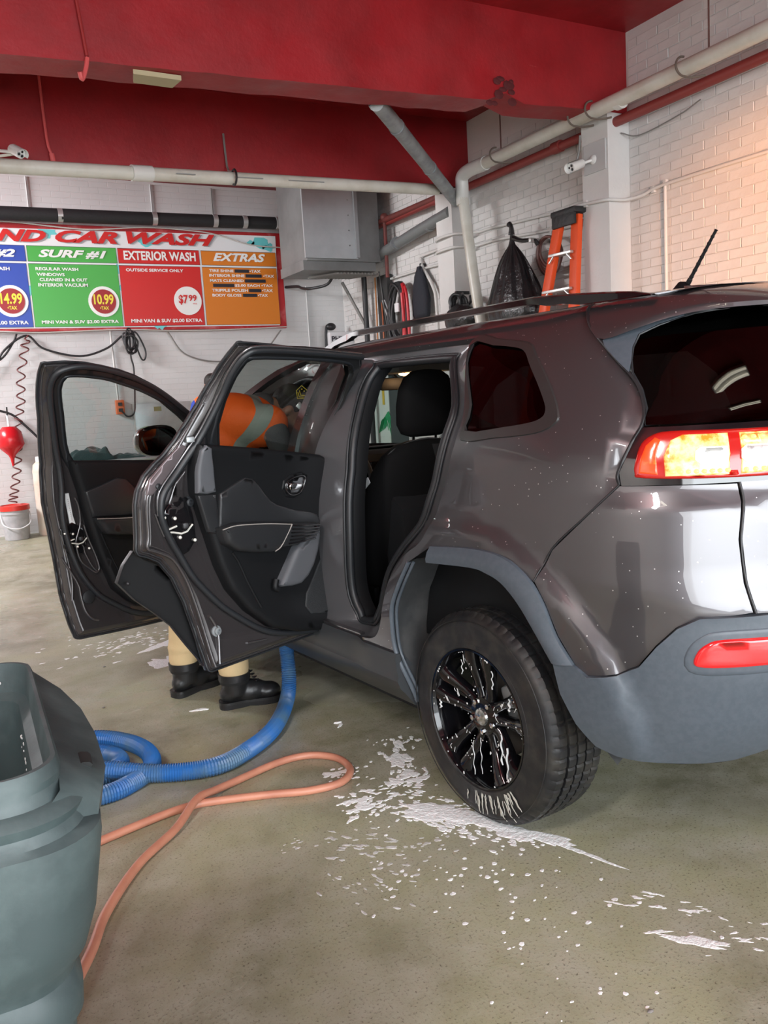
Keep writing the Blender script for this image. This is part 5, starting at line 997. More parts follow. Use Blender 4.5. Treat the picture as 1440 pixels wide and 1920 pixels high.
# ---------------------------------------------------------------- wheels
FOAMD = mat('suds', (.72, .74, .74), .3)
def wheel(x, y, main=False, sd=1):
    """built around its centre; outer face towards +y when sd=1"""
    mb = MB(); NS = 300
    prof = [(.232, .0), (.238, .006), (.246, .004), (.262, .0), (.285, -.001), (.305, .0), (.318, -.003), (.330, -.008), (.340, -.016), (.346, -.024)]
    tread = []; yy = -.030
    for g_ in range(5):
        a = yy; b = yy-.030; tread += [(.3565 if 0 < g_ < 4 else .353, a), (.3595 if 0 < g_ < 4 else .356, (a+b)/2), (.3565 if 0 < g_ < 4 else .353, b)]
        if g_ < 4: tread += [(.346, b-.0004), (.346, b-.0066)]
        yy = b-.007
    prof = prof+tread+[(.346, -.208), (.33, -.219), (.30, -.224), (.26, -.222), (.232, -.215)]; K = len(prof); vs = []; fs = []
    for i in range(NS):
        a = 2*PI*i/NS; blk = i % 5
        for r_, h in prof:
            q = r_
            if .352 < r_ and blk == 0: q -= .0035
            if r_ in (.346, .340) and blk == 0: q -= .0022
            hh = h-.905+.905
            aa = a+(.012 if h < -.06 else 0)*(1 if h > -.14 else -1)*0
            vs.append((q*math.cos(aa), sd*h, q*math.sin(aa)))
    for i in range(NS):
        j = (i+1) % NS
        for k in range(K-1): fs.append((i*K+k, j*K+k, j*K+k+1, i*K+k+1))
    wo = None; mb.add(vs, fs); wo = mb.build('wheel', TYRE, car, smooth=24); wo.location = (x, y, .360)
    # raised sidewall letters as ring blocks and fine ribs
    mb = MB()
    for rr in (.252, .327): mb.tube([(rr*math.cos(2*PI*k/90), sd*.0012, rr*math.sin(2*PI*k/90)) for k in range(90)], .0016, 5, closed=True)
    mb.build('sidewall_rib', TYRE, wo, smooth=60)
    mb = MB(); rp = [(.236, -.003), (.233, .004), (.227, .004), (.220, -.010), (.216, -.03), (.207, -.09), (.200, -.20), (.19, -.20)]
    mb.lathe([(a, sd*b) for a, b in rp], n=96, ax='Y'); rim = mb.build('rim', RIMB, wo, smooth=50)
    mb = MB()
    for k in range(5):
        for dd in (-1, 1):
            c0 = PI/2+2*PI*k/5; rows = []
            for r_, da, hw, h0, th in ((.040, .30, .026, -.030, .03), (.075, .30, .020, -.038, .03), (.12, .25, .0185, -.032, .03), (.16, .225, .021, -.020, .034), (.195, .205, .027, -.010, .038), (.222, .20, .034, -.007, .034)):
                a = c0+dd*da; d = Vector((math.cos(a), 0, math.sin(a))); t_ = Vector((-math.sin(a), 0, math.cos(a))); p = d*r_
                rows.append([p+t_*hw+Vector((0, sd*(h0-.012), 0)), p+t_*hw*.55+Vector((0, sd*h0, 0)), p-t_*hw*.55+Vector((0, sd*h0, 0)), p-t_*hw+Vector((0, sd*(h0-.012), 0)), p-t_*hw*.9+Vector((0, sd*(h0-th), 0)), p+t_*hw*.9+Vector((0, sd*(h0-th), 0))])
            sp = MB(); sp.add([v for rr in rows for v in rr], [(i*6+q, i*6+(q+1) % 6, i*6+6+(q+1) % 6, i*6+6+q) for i in range(5) for q in range(6)]); so_ = sp.build('spoke', RIMB, wo, smooth=55)
    MB().lathe([(0, sd*-.028), (.035, sd*-.028), (.062, sd*-.034), (.07, sd*-.05), (.06, sd*-.075), (0, sd*-.075)], n=40, ax='Y').build('hub', RIMB, wo)
    MB().lathe([(0, sd*-.016), (.018, sd*-.017), (.027, sd*-.021), (.030, sd*-.028)], n=32, ax='Y').build('hub_cap', mat('cap_silver', (.55, .56, .55), .18, .9, noise_=(90, (.25, .27, .26), .45, .6)), wo, label='silver wheel hub cap')
    for k in range(5):
        a = PI/2+2*PI*(k+.5)/5; MB().lathe([(0, sd*.0), (.009, sd*-.002), (.0105, sd*-.02), (.0125, sd*-.022)], n=6, ax='Y', c=(.052*math.cos(a), sd*-.022, .052*math.sin(a))).build('lug_nut', CHROME, wo, smooth=25)
    MB().lathe([(0, sd*-.10), (.14, sd*-.10), (.15, sd*-.105), (.15, sd*-.125), (.14, sd*-.13), (0, sd*-.13)], n=48, ax='Y').build('brake_disc', IRON, wo)
    MB().box((-.10, sd*-.11, .05), (.08, .07, .14), Matrix.Rotation(.4, 3, 'Y'), .015).build('brake_caliper', ZINC, wo)
    if main:
        r = random.Random(21); mb = MB()
        def face_y(rr_): return (-.013-.022*max(0, 1-rr_/.17)) if rr_ < .222 else (.0012-.5*max(0, rr_-.318))
        for i in range(260):          # specks and thin runs on spokes and rim
            a = r.uniform(0, 2*PI); rr_ = r.uniform(.05, .222)**.9; rr_ = min(rr_, .222); c0 = (a-PI/2) % (2*PI/5); c0 = min(c0, 2*PI/5-c0)
            if rr_ > .08 and not .10 < c0 < .36: continue
            L = r.choice((.0018, .002, .003, .004, .012, .02, .03)); p = Vector((rr_*math.cos(a), sd*(face_y(rr_)+.001), rr_*math.sin(a)))
            if L < .01: mb.ell(p, (L, .0012, L*r.uniform(.7, 1.6)), n=6, m=4)
            else:
                d_ = Vector((math.cos(a), 0, math.sin(a)))*r.choice((-1, 1))*.6+Vector((0, 0, -.7)); n_ = 5; mb.tube([p+d_*L*j/n_+Vector((r.uniform(-.0012, .0012), 0, r.uniform(-.001, .001))) for j in range(n_)], [r.uniform(.0005, .0014) for j in range(n_)], 5)
        for a, r0, L, w_ in ((2.55, .19, .04, .004), (1.2, .195, .05, .0022), (2.0, .195, .06, .0022), (3.35, .115, .10, .0035), (3.55, .15, .12, .0042), (5.05, .09, .12, .0016), (4.6, .08, .11, .0016), (5.55, .2, .05, .0035), (.05, .2, .03, .004)):
            p = Vector((r0*math.cos(a), sd*-.011, r0*math.sin(a))); mb.tube([p+Vector((.004*math.sin(j*1.9+a), 0, -L*j/7)) for j in range(8)], [w_*r.uniform(.5, 1.2) for j in range(8)], 6, smooth=2, flat=.6)
        mb.build('soap_suds', FOAMD, wo, smooth=60, kind='stuff', label='white soap runs on the wheel')
        mb = MB()
        for j in range(30):            # broken soapy film down the lower sidewall
            a0 = -PI/2+r.choice((r.gauss(-.62, .10), r.gauss(-.12, .13))); k0 = r.uniform(.236, .27); k1 = k0+r.uniform(.03, .075); w0 = r.uniform(.0015, .005); a1 = a0+r.uniform(-.03, .03); n_ = 7; vs = []
            for q_ in range(n_):
                f = q_/(n_-1); rr_ = k0+(k1-k0)*f; aa = a0+(a1-a0)*f+.006*math.sin(q_*1.7+j); ww = w0*(math.sin(PI*(f*.9+.07))**.5)*r.uniform(.6, 1.2)/rr_
                for e_ in (-1, 0, 1): vs.append((rr_*math.cos(aa+ww*e_), sd*(face_y(rr_)+(.0022 if e_ == 0 else .0010)), rr_*math.sin(aa+ww*e_)))
            mb.add(vs, [(i*3+e_, i*3+e_+1, i*3+4+e_, i*3+3+e_) for i in range(n_-1) for e_ in range(2)])
        mb.build('soap_streak', mat('thin_suds', (.46, .46, .41), .4), wo, smooth=60, kind='stuff', label='greyish soap film on the lower tyre sidewall')
    return wo
wheel(0, .905, True); wheel(0, -.905, sd=-1); wheel(2.46, .905-.02); wheel(2.46, -.885, sd=-1)
# ---------------------------------------------------------------- open doors: (u from the hinge line, z), offset + = outer skin side
def doorfn(H, deg):
    c, s = math.cos(math.radians(deg)), math.sin(math.radians(deg))
    def fn(u, z, off=0.):
        u = np.asarray(u, float); z = np.asarray(z, float); o = pchip(WZ, z)-.915+off
        return np.stack([H[0]-c*u+s*o, H[1]+s*u+c*o, z+0*u], -1)
    return fn
def tubeon(fn, pts, off, r_, m, nm, parent, closed=False, k=5, n=8, flat=1., label=None):
    p = np.array(smooth_loop(pts, k, closed)); offs = np.full(len(p), off) if np.isscalar(off) else np.interp(np.arange(len(p)), np.linspace(0, len(p)-1, len(off)), off)
    return MB().tube([Vector(q) for q in fn(p[:, 0], p[:, 1], offs)], r_, n, closed=closed, flat=flat).build(nm, m, parent, smooth=60, label=label)
def at(fn, u, z, off): return Vector(fn(np.array([u]), np.array([z]), np.array([off]))[0])
EDGE = mat('door_edge_paint', (.10, .095, .10), .22, .6, .5, 1)
def door(name, fn, O, Wn, inner_scale=1.0, label=None):
    """outer skin with hemmed flange, stepped inner shell; O outline, Wn window opening"""
    d = panel(name, fn, O, PAINT, car, holes=[shrink(Wn, -.012)], step=.05, thick=.006, label=label)
    Or = resample(O, .03); mb = MB(); s1, s2, s3, s4 = shrink(Or, .012), shrink(Or, .020), shrink(Or, .034), shrink(Or, .042)
    strips(mb, fn, [(Or, -.002), (shrink(Or, .003), -.012), (s1, -.013), (s2, -.024), (s3, -.040), (s4, -.043)])
    q4 = tri(s4, [resample(Wn, .03)], .035); rv, F = q4[0], q4[1]; P = fn(rv[:, 0], rv[:, 1], np.full(len(rv), -.043)); mb.add(P, [tuple(int(i) for i in f) for f in F])
    mb.build('inner_shell', PAINT_IN, d, smooth=40)
    tubeon(fn, shrink(Or, .003), -.012, .0045, RUBBER, 'hem_edge', d, closed=True, k=2, n=6)
    tubeon(fn, shrink(Or, .016), -.020, .003, EDGE, 'flange_ridge', d, closed=True, k=2, n=6)
    return d
# rear door
FR = doorfn((1.06, .88), 72)
RO = [(.614, 1.636), (.45, 1.630), (.288, 1.619), (.10, 1.608), (-.092, 1.597), (-.130, 1.565), (-.143, 1.50), (-.157, 1.138), (-.140, .80), (-.125, .52), (-.11, .472), (-.06, .452), (-.015, .446), (.20, .444), (.45, .444), (.625, .444), (.643, .455), (.652, .508), (.675, .62), (.703, .727), (.743, .821), (.797, .890), (.840, .914), (.878, .930), (.888, .950), (.884, .995), (.885, 1.107), (.876, 1.155), (.848, 1.205), (.81, 1.242), (.773, 1.272), (.735, 1.318), (.70, 1.38), (.672, 1.435), (.640, 1.52), (.618, 1.60)]
RW = [(.526, 1.578), (.30, 1.576), (.068, 1.566), (-.02, 1.552), (-.055, 1.52), (-.06, 1.42), (-.03, 1.30), (.0, 1.195), (.28, 1.235), (.565, 1.278), (.590, 1.36), (.585, 1.44), (.570, 1.52), (.553, 1.565)]
rd = door('rear_door', FR, RO, RW)
panel('window_glass', lambda u, z, off=0.: FR(u, z, off-.02), shrink(RW, -.014), GLT, rd, step=.08, thick=0)
# window surround, belt moulding
ring_pad('window_frame', shrink(RW, -.045), RW, -.043, -.052, BLACKP, rd, fn=FR)
tubeon(FR, shrink(RW, -.006), -.046, .009, RUBBER, 'glass_seal', rd, closed=True, k=3)
# outer weather seal loop
WSL = [(-.06, 1.585), (.25, 1.600), (.51, 1.606), (.570, 1.59), (.592, 1.54), (.604, 1.46), (.630, 1.38), (.662, 1.308), (.728, 1.217), (.790, 1.145), (.806, 1.10), (.803, 1.05), (.77, .97), (.734, .907), (.69, .83), (.643, .770), (.57, .69), (.486, .621), (.40, .56), (.312, .519), (.20, .492), (.081, .478), (-.05, .485)]
tubeon(FR, WSL, -.055, .0125, RUBBER, 'weather_seal', rd)
tubeon(FR, [(u+.012, z+.012) for u, z in WSL[:12]], -.050, .005, EDGE, 'frame_moulding', rd)
# stamped shapes in the painted inner shell
tubeon(FR, [(.672, 1.435), (.75, 1.27), (.84, 1.16), (.858, 1.1), (.855, 1.0), (.86, .955), (.83, .94), (.76, .90), (.71, .82), (.68, .73), (.655, .62), (.635, .50), (.628, .47)], -.046, .006, EDGE, 'stamped_rib', rd)
tubeon(FR, [(.79, .985), (.81, 1.03), (.825, 1.07)], -.046, .004, EDGE, 'stamped_rib', rd)
tubeon(FR, [(.62, .66), (.60, .62), (.592, .585), (.60, .52), (.608, .475)], -.047, .006, EDGE, 'stamped_rib', rd)
tubeon(FR, [(.36, .505), (.46, .515)], -.047, .004, EDGE, 'stamped_rib', rd)
relief('corner_bracket', FR, [(.73, 1.302), (.775, 1.262), (.85, 1.19), (.862, 1.14), (.84, 1.135), (.80, 1.17), (.74, 1.235), (.705, 1.29)], -.043, -.053, mat('violet_bracket', (.20, .17, .18), .35, .5), rd, bev=.004, step=.02)
MB().box(at(FR, .70, 1.315, -.05), (.03, .03, .02), bev=.004).build('clip', ZINC, rd)
relief('inner_gusset', FR, [(.70, 1.215), (.745, 1.17), (.775, 1.10), (.765, 1.06), (.735, 1.04), (.70, 1.06), (.705, 1.13)], -.043, -.056, PAINT_IN, rd, bev=.008, step=.02)
for u, z, r_ in ((.598, .597, .016), (.818, 1.165, .011), (.682, 1.092, .016)):
    qd = Vector((0, 0, 1)).rotation_difference((at(FR, u, z, -.06)-at(FR, u, z, -.04)).normalized()).to_matrix()
    MB().lathe([(r_*1.3, 0), (r_*1.3, .006), (r_*.9, .008), (r_*.9, .016), (r_*.5, .018), (r_*.45, .010), (0, .010)], c=at(FR, u, z, -.043), M=qd, n=20).build('rubber_buffer' if r_ > .012 else 'bolt', RUBBER if u > .6 else mat('grey_buffer', (.2, .22, .23), .4), rd)
# latch with pale hoop and screws
def latch(fn, d, u, z, k=1.):
    mb = MB(); P = [(0.035, .008), (.075*1.0, .0), (.074, -.008), (.05, -.012), (.015, -.022), (-.01, -.018), (-.035, .004)]
    mb.tube([at(fn, u+a*k, z+b*k, -.062) for a, b in P], .0035*k, 6); o = mb.build('latch', mat('pale_zinc', (.85, .85, .78), .35, .3), d)
    MB().box(at(fn, u, z+.005, -.062), (.028*k, .02*k, .02*k), bev=.004).build('latch_jaw', CORDK, o)
    for a, b in ((.085, .045), (.04, .036), (.02, -.035), (-.045, -.055)): MB().ell(at(fn, u+a*k, z+b*k, -.060), (.0065*k,)*3, n=10, m=8).build('screw', mat('pale_zinc', (.85, .85, .78), .35, .3), o)
relief('latch_plate', FR, [(.79, 1.08), (.80, 1.05), (.785, .99), (.74, .90), (.69, .915), (.655, .955), (.665, 1.04), (.69, 1.11), (.74, 1.13)], -.043, -.056, GLOSSB, rd, bev=.006, step=.02)
latch(FR, rd, .712, 1.008)
# trim panel
TP = [(.675, 1.296), (.63, 1.292), (.468, 1.271), (.24, 1.238), (.04, 1.205), (-.03, 1.178), (-.05, 1.12), (-.062, .93), (-.062, .77), (-.050, .62), (-.025, .53), (.02, .487), (.09, .478), (.209, .500), (.352, .553), (.457, .641), (.536, .740), (.580, .840), (.615, .950), (.65, 1.05), (.68, 1.125), (.686, 1.20), (.684, 1.27)]
tp = relief('trim_panel', FR, TP, -.043, -.098, TRIMB, rd, bev=.022, step=.025)
relief('upper_trim', FR, [(.66, 1.292), (.635, 1.280), (.615, 1.21), (.602, 1.12), (.64, 1.117), (.684, 1.125), (.686, 1.20), (.678, 1.275)], -.085, -.108, GREYP, rd, bev=.010, step=.02)
relief('lower_trim', FR, [(.684, 1.118), (.602, 1.112), (.592, 1.05), (.588, .975), (.605, .968), (.635, .978), (.66, 1.05)], -.085, -.104, LEATH, rd, bev=.006, step=.02)
relief('padded_insert', FR, [(.585, 1.112), (.53, 1.135), (.467, 1.158), (.43, 1.150), (.395, 1.12), (.363, 1.083), (.335, 1.055), (.30, 1.035), (.20, 1.0), (.11, .979), (.07, .962), (.055, .935), (.065, .915), (.234, .945), (.40, .97), (.523, .99), (.592, .985)], -.092, -.110, LEATH, rd, bev=.008, step=.02, dome=-.004)
relief('armrest', FR, [(.610, .990), (.54, .998), (.40, .982), (.247, .957), (.12, .938), (.085, .930), (.10, .905), (.14, .890), (.22, .862), (.30, .868), (.356, .858), (.45, .872), (.53, .892), (.585, .93)], -.092, -.150, LEATH, rd, bev=.022, step=.02)
tubeon(FR, [(.610, .985), (.54, .990), (.40, .975), (.26, .952)], -.147, .0022, mat('pale_stitching', (.30, .28, .26), .6), 'stitching', rd)
tubeon(FR, [(.26, .952), (.285, .92), (.325, .875), (.356, .862)], -.149, .0025, mat('pale_stitching', (.30, .28, .26), .6), 'stitching', rd)
tubeon(FR, [(.53, .885), (.50, .84), (.46, .75), (.41, .65)], -.098, .006, TRIMB, 'trim_crease', rd)
for k in range(6): tubeon(FR, [(.10+.006*k, .926-.010*k), (.18+.004*k, .935-.012*k), (.262+.004*k, .948-.014*k)], -.150, .0035, GLOSSB, 'grip_rib', rd, k=3)
relief('map_pocket', FR, [(.088, .915), (.082, .878), (.098, .82), (.129, .765), (.165, .728), (.21, .704), (.26, .704), (.317, .712), (.325, .722), (.30, .752), (.26, .80), (.22, .852), (.165, .886), (.125, .900)], -.095, -.140, GREYP, rd, bev=.018, step=.015)
tubeon(FR, [(.335, .745), (.345, .715), (.33, .704)], -.12, .012, TRIMB, 'pocket_end', rd)
relief('speaker_grille', FR, [(.030, .80), (-.04, .79), (-.05, .72), (-.045, .62), (-.01, .565), (.062, .545), (.15, .562), (.175, .60), (.16, .65), (.117, .70), (.07, .76)], -.092, -.104, mat('speaker_mesh', (.018, .020, .022), .55, bump=(260, .8, .003)), rd, bev=.005, step=.02)
def handle(fn, d, u, z):
    cup = relief('handle_cup', fn, [(u+.070, z+.0), (u+.062, z+.034), (u+.02, z+.055), (u-.04, z+.058), (u-.078, z+.04), (u-.068, z-.0), (u-.045, z-.032), (u+.0, z-.045), (u+.045, z-.035)], -.09, -.103, TRIMB, d, bev=.008, step=.01)
    tubeon(fn, [(u+.052, z+.0), (u+.045, z+.025), (u+.01, z+.04), (u-.04, z+.042), (u-.058, z+.025), (u-.04, z-.015), (u-.01, z-.03), (u+.03, z-.026)], -.104, .004, GLOSSB, 'cup_rim', d, closed=True)
    relief('cup_recess', fn, [(u+.048, z+.0), (u+.042, z+.022), (u+.01, z+.036), (u-.04, z+.038), (u-.054, z+.022), (u-.036, z-.012), (u-.01, z-.026), (u+.028, z-.022)], -.100, -.105, GLOSSB, d, bev=.003, step=.01)
    relief('door_handle', fn, [(u+.045, z+.008), (u+.036, z+.020), (u+.01, z+.020), (u-.02, z+.014), (u-.030, z+.004), (u-.022, z-.006), (u+.01, z-.012), (u+.038, z-.008)], -.104, -.120, CHROME, d, bev=.006, step=.008, label='chrome inner door handle')
handle(FR, rd, .198, 1.090)
# cladding piece on the outer lower rear corner, seen past the wheel cut-out
relief('door_cladding', FR, [(.888, .948), (.928, .907), (.958, .849), (.894, .775), (.82, .71), (.756, .648), (.70, .56), (.66, .50), (.645, .47), (.60, .46), (.62, .60), (.66, .72), (.70, .80), (.77, .875), (.83, .905)], .0, .022, BLACKP, rd, bev=.006, step=.025)
mb = MB(); q = [(.888, .948), (.928, .907), (.958, .849), (.894, .775), (.82, .71), (.756, .648), (.70, .56), (.66, .50)]; 
MB().ell(at(FR, .92, .84, -.003), (.007,)*3, n=10, m=8).build('clip', CORDK, rd)
relief('lower_cladding', FR, [(-.12, .455), (.64, .452), (.655, .56), (-.125, .56)], .003, .02, CLAD, rd, bev=.01, step=.05)
for z in (.62, 1.05):
    mb = MB(); mb.box((1.17, .855, z), (.08, .05, .07), Matrix.Rotation(.3, 3, 'Z'), .008); mb.build('hinge', PAINT_IN, rd)
# front door
FF = doorfn((2.08, .88), 75)
FO_ = [(1.040, 1.640), (.943, 1.645), (.850, 1.640), (.761, 1.627), (.67, 1.611), (.578, 1.587), (.49, 1.555), (.399, 1.514), (.30, 1.46), (.194, 1.394), (.05, 1.28), (-.05, 1.19), (-.10, 1.12), (-.12, .9), (-.10, .60), (-.06, .48), (.0, .42), (.10, .40), (.361, .393), (.62, .402), (.860, .415), (.884, .425), (.898, .49), (.907, .554), (.914, .60), (.918, .64), (.924, .788), (.939, .936), (.955, 1.052), (.957, 1.19), (.955, 1.223), (.985, 1.42), (1.02, 1.56)]
FWN = [(.920, 1.578), (.87, 1.581), (.801, 1.575), (.74, 1.567), (.679, 1.553), (.564, 1.521), (.48, 1.491), (.403, 1.458), (.285, 1.384), (.17, 1.30), (.08, 1.20), (.389, 1.186), (.60, 1.206), (.828, 1.225), (.850, 1.26), (.866, 1.305), (.899, 1.433), (.930, 1.53), (.931, 1.56)]
fd = door('front_door', FF, FO_, FWN)
panel('window_glass', lambda u, z, off=0.: FF(u, z, off-.02), shrink(FWN, -.014), GLC, fd, step=.08, thick=0)
ring_pad('window_frame', shrink(FWN, -.030), FWN, -.043, -.052, BLACKP, fd, fn=FF)
tubeon(FF, shrink(FWN, -.005), -.046, .008, RUBBER, 'glass_seal', fd, closed=True, k=3)
tubeon(FF, [(.15, 1.34), (.40, 1.49), (.58, 1.565), (.76, 1.608), (.879, 1.62), (.955, 1.605), (.978, 1.57), (.970, 1.51), (.94, 1.40), (.913, 1.299), (.890, 1.20), (.882, 1.10), (.885, .993), (.873, .887), (.85, .79), (.817, .699), (.76, .61), (.70, .557), (.60, .49), (.497, .457), (.3, .44)], -.055, .013, RUBBER, 'weather_seal', fd)
tubeon(FF, [(.88, .60), (.868, .68), (.875, .78), (.895, .90)], -.046, .005, EDGE, 'stamped_rib', fd)
tubeon(FF, [(.905, .80), (.87, .73), (.84, .66), (.835, .60), (.825, .54), (.80, .50), (.77, .485)], -.047, .006, EDGE, 'stamped_rib', fd)
tubeon(FF, [(.84, .86), (.80, .84), (.79, .80), (.765, .74), (.745, .71)], -.048, .005, EDGE, 'stamped_rib', fd)
tubeon(FF, [(.82, 1.06), (.805, 1.02), (.80, .95), (.815, .90), (.83, .86), (.825, .80), (.81, .76), (.78, .73), (.75, .705), (.73, .72), (.74, .78), (.77, .87), (.785, .93)], -.050, .005, EDGE, 'stamped_rib', fd)
relief('door_label', FF, [(.868, 1.083), (.846, 1.083), (.832, .98), (.820, .93), (.826, .885), (.850, .885), (.848, .93), (.853, .98)], -.043, -.0465, mat('white_label', (.72, .74, .74), .5), fd, bev=.001, step=.03, label='white paper label on the door edge')
for k in range(12): MB().box(at(FF, .853-.0012*k, 1.055-.0085*k, -.0475), (.010, .0015, .003)).build('label_print', CORDG, fd, smooth=0)
relief('latch_plate', FF, [(.90, .93), (.89, .84), (.86, .80), (.80, .80), (.775, .85), (.79, .92), (.84, .95)], -.043, -.052, GLOSSB, fd, bev=.005, step=.02)
latch(FF, fd, .812, .868, .85)
FTP = [(.850, 1.228), (.60, 1.208), (.389, 1.188), (.08, 1.165), (-.05, 1.10), (-.07, .9), (-.05, .60), (.05, .50), (.25, .48), (.45, .485), (.56, .51), (.614, .54), (.685, .615), (.742, .795), (.775, .927), (.809, 1.088), (.842, 1.19)]
relief('trim_panel', FF, FTP, -.043, -.096, TRIMB, fd, bev=.022, step=.03)
relief('padded_insert', FF, [(.798, 1.085), (.72, 1.105), (.638, 1.13), (.592, 1.12), (.547, 1.076), (.485, 1.026), (.38, 1.0), (.2, .97), (.15, .95), (.4, .945), (.60, .95), (.765, .965)], -.09, -.108, LEATH, fd, bev=.008, step=.025, dome=-.004)
relief('armrest', FF, [(.769, .964), (.66, .950), (.562, .941), (.4, .93), (.2, .92), (.2, .86), (.4, .84), (.561, .855), (.66, .868), (.72, .882)], -.09, -.145, LEATH, fd, bev=.02, step=.025)
tubeon(FF, [(.769, .960), (.66, .947), (.562, .938), (.4, .925)], -.143, .0022, mat('pale_stitching', (.30, .28, .26), .6), 'stitching', fd)
tubeon(FF, [(.73, .885), (.70, .80), (.66, .70), (.60, .60)], -.097, .005, TRIMB, 'trim_crease', fd)
handle(FF, fd, .30, 1.07)
MB().lathe([(.03, 0), (.03, .008), (.018, .012), (0, .012)], c=at(FF, .80, .60, -.043), M=Vector((0, 0, 1)).rotation_difference((at(FF, .8, .6, -.06)-at(FF, .8, .6, -.04)).normalized()).to_matrix(), n=20).build('rubber_buffer', RUBBER, fd)
relief('lower_cladding', FF, [(-.10, .42), (.87, .43), (.90, .55), (-.10, .55)], .003, .02, CLAD, fd, bev=.01, step=.05)
# side mirror on the front door: housing on the outer side, glass facing back
c0 = at(FF, .16, 1.265, .16); mb = MB(); qy = Matrix.Rotation(math.radians(0), 3, 'Z')
dirv = (at(FF, 0, 1.2, -1)-at(FF, 0, 1.2, 0)).normalized()    # towards the cabin side
ux = (at(FF, 1, 1.2, 0)-at(FF, 0, 1.2, 0)).normalized()
def mirror():
    K = 26; vs = []; rows = [(-.055, .3), (-.045, .62), (-.02, .88), (.02, 1.0), (.05, 1.0), (.052, .95)]
    ctr = at(FF, .31, 1.278, .115)
    for d_, s_ in rows:
        for k in range(K):
            a = 2*PI*k/K; ca, sa = math.cos(a), math.sin(a); vs.append(ctr+dirv*d_+ux*(.115*s_*np.sign(ca)*abs(ca)**.75)+Vector((0, 0, .075*s_*np.sign(sa)*abs(sa)**.75)))
    mb = MB(); mb.add(vs, [(i*K+k, i*K+(k+1) % K, (i+1)*K+(k+1) % K, (i+1)*K+k) for i in range(5) for k in range(K)]+[tuple(range(K)), tuple(5*K+k for k in range(K))[::-1]])
    o = mb.build('side_mirror', GLOSSB, fd, smooth=50); mb = MB(); g_ = [ctr+dirv*.053+ux*(.095*np.sign(math.cos(a))*abs(math.cos(a))**.75)+Vector((0, 0, .058*np.sign(math.sin(a))*abs(math.sin(a))**.75)) for a in [2*PI*k/K for k in range(K)]]
    mb.add(g_+[v+dirv*.004 for v in g_], [tuple(range(K)), tuple(K+k for k in range(K))[::-1]]+[(k, (k+1) % K, K+(k+1) % K, K+k) for k in range(K)]); mb.build('mirror_glass', mat('mirror_silver', (.8, .82, .8), .02, 1), o, smooth=0)
    MB().tube([ctr+Vector((0, 0, -.02)), at(FF, .14, 1.22, .0)], .03, 10).build('mirror_arm', GLOSSB, o)
mirror()
for z in (.60, 1.0): MB().box((2.19, .855, z), (.08, .05, .07), Matrix.Rotation(.3, 3, 'Z'), .008).build('hinge', PAINT_IN, fd)
# =================================================================== people
SKIN = mat('skin', (.30, .16, .10), .5, noise_=(20, (.25, .12, .08), .4, .6)); HAIR = mat('dark_hair', (.012, .010, .009), .6, bump=(180, .8, .004))
VEST = mat('orange_vest', (1.0, .15, .018), .65, bump=(30, .4, .008)); VEST.node_tree.nodes['Principled BSDF'].inputs['Emission Strength'].default_value = 0
REFL = mat('grey_reflective_tape', (.30, .33, .31), .45, bump=(200, .2, .001)); SWT = mat('grey_sweater', (.085, .085, .09), .9, bump=(250, .6, .003)); TAN = mat('tan_trousers', (.62, .47, .26), .85, bump=(14, .5, .012))
BOOT = mat('black_leather_boot', (.014, .014, .015), .38, bump=(25, .25, .006)); SOLE = mat('boot_sole', (.010, .010, .011), .7)
def remeshed(mb, name, m, parent, vox=.012, it=4):
    o = mb.build(name, m, parent, smooth=0); md = o.modifiers.new('join', 'REMESH'); md.mode = 'VOXEL'; md.voxel_size = vox; md.use_smooth_shade = True
    sm = o.modifiers.new('soften', 'SMOOTH'); sm.iterations = it; sm.factor = .5; return o
def ellrot(c, r_, fwd_, mb, n=16):
    mb.ell(c, r_, Vector((0, 0, 1)).rotation_difference(Vector(fwd_).normalized()).to_matrix(), n, 10)
def hand(mb, w, d, side, palmn):
    """w wrist, d pointing direction; palm, four unequal curled fingers and a thumb leaving the palm's side"""
    d = Vector(d).normalized(); pn = Vector(palmn).normalized(); sd = d.cross(pn)*side
    pc = w+d*.05; q = Matrix((sd, pn, d)).transposed(); mb.ell(pc, (.042, .017, .055), q, 14, 10)
    for k, (o_, L) in enumerate(((-.030, .066), (-.010, .075), (.010, .070), (.029, .056))):
        b = w+d*.088+sd*o_; p1 = b+d*L*.42+pn*.006; p2 = p1+d*L*.26+pn*.020; p3 = p2+d*L*.10+pn*.024
        mb.tube([b-d*.02, b, p1, p2, p3], [.010, .0095, .0088, .0082, .007], 8)
    b = w+d*.03-sd*.036; p1 = b-sd*.022+d*.026+pn*.010; p2 = p1+d*.030-sd*.004+pn*.014; mb.tube([w+d*.02-sd*.02, b, p1, p2], [.013, .012, .010, .008], 8)
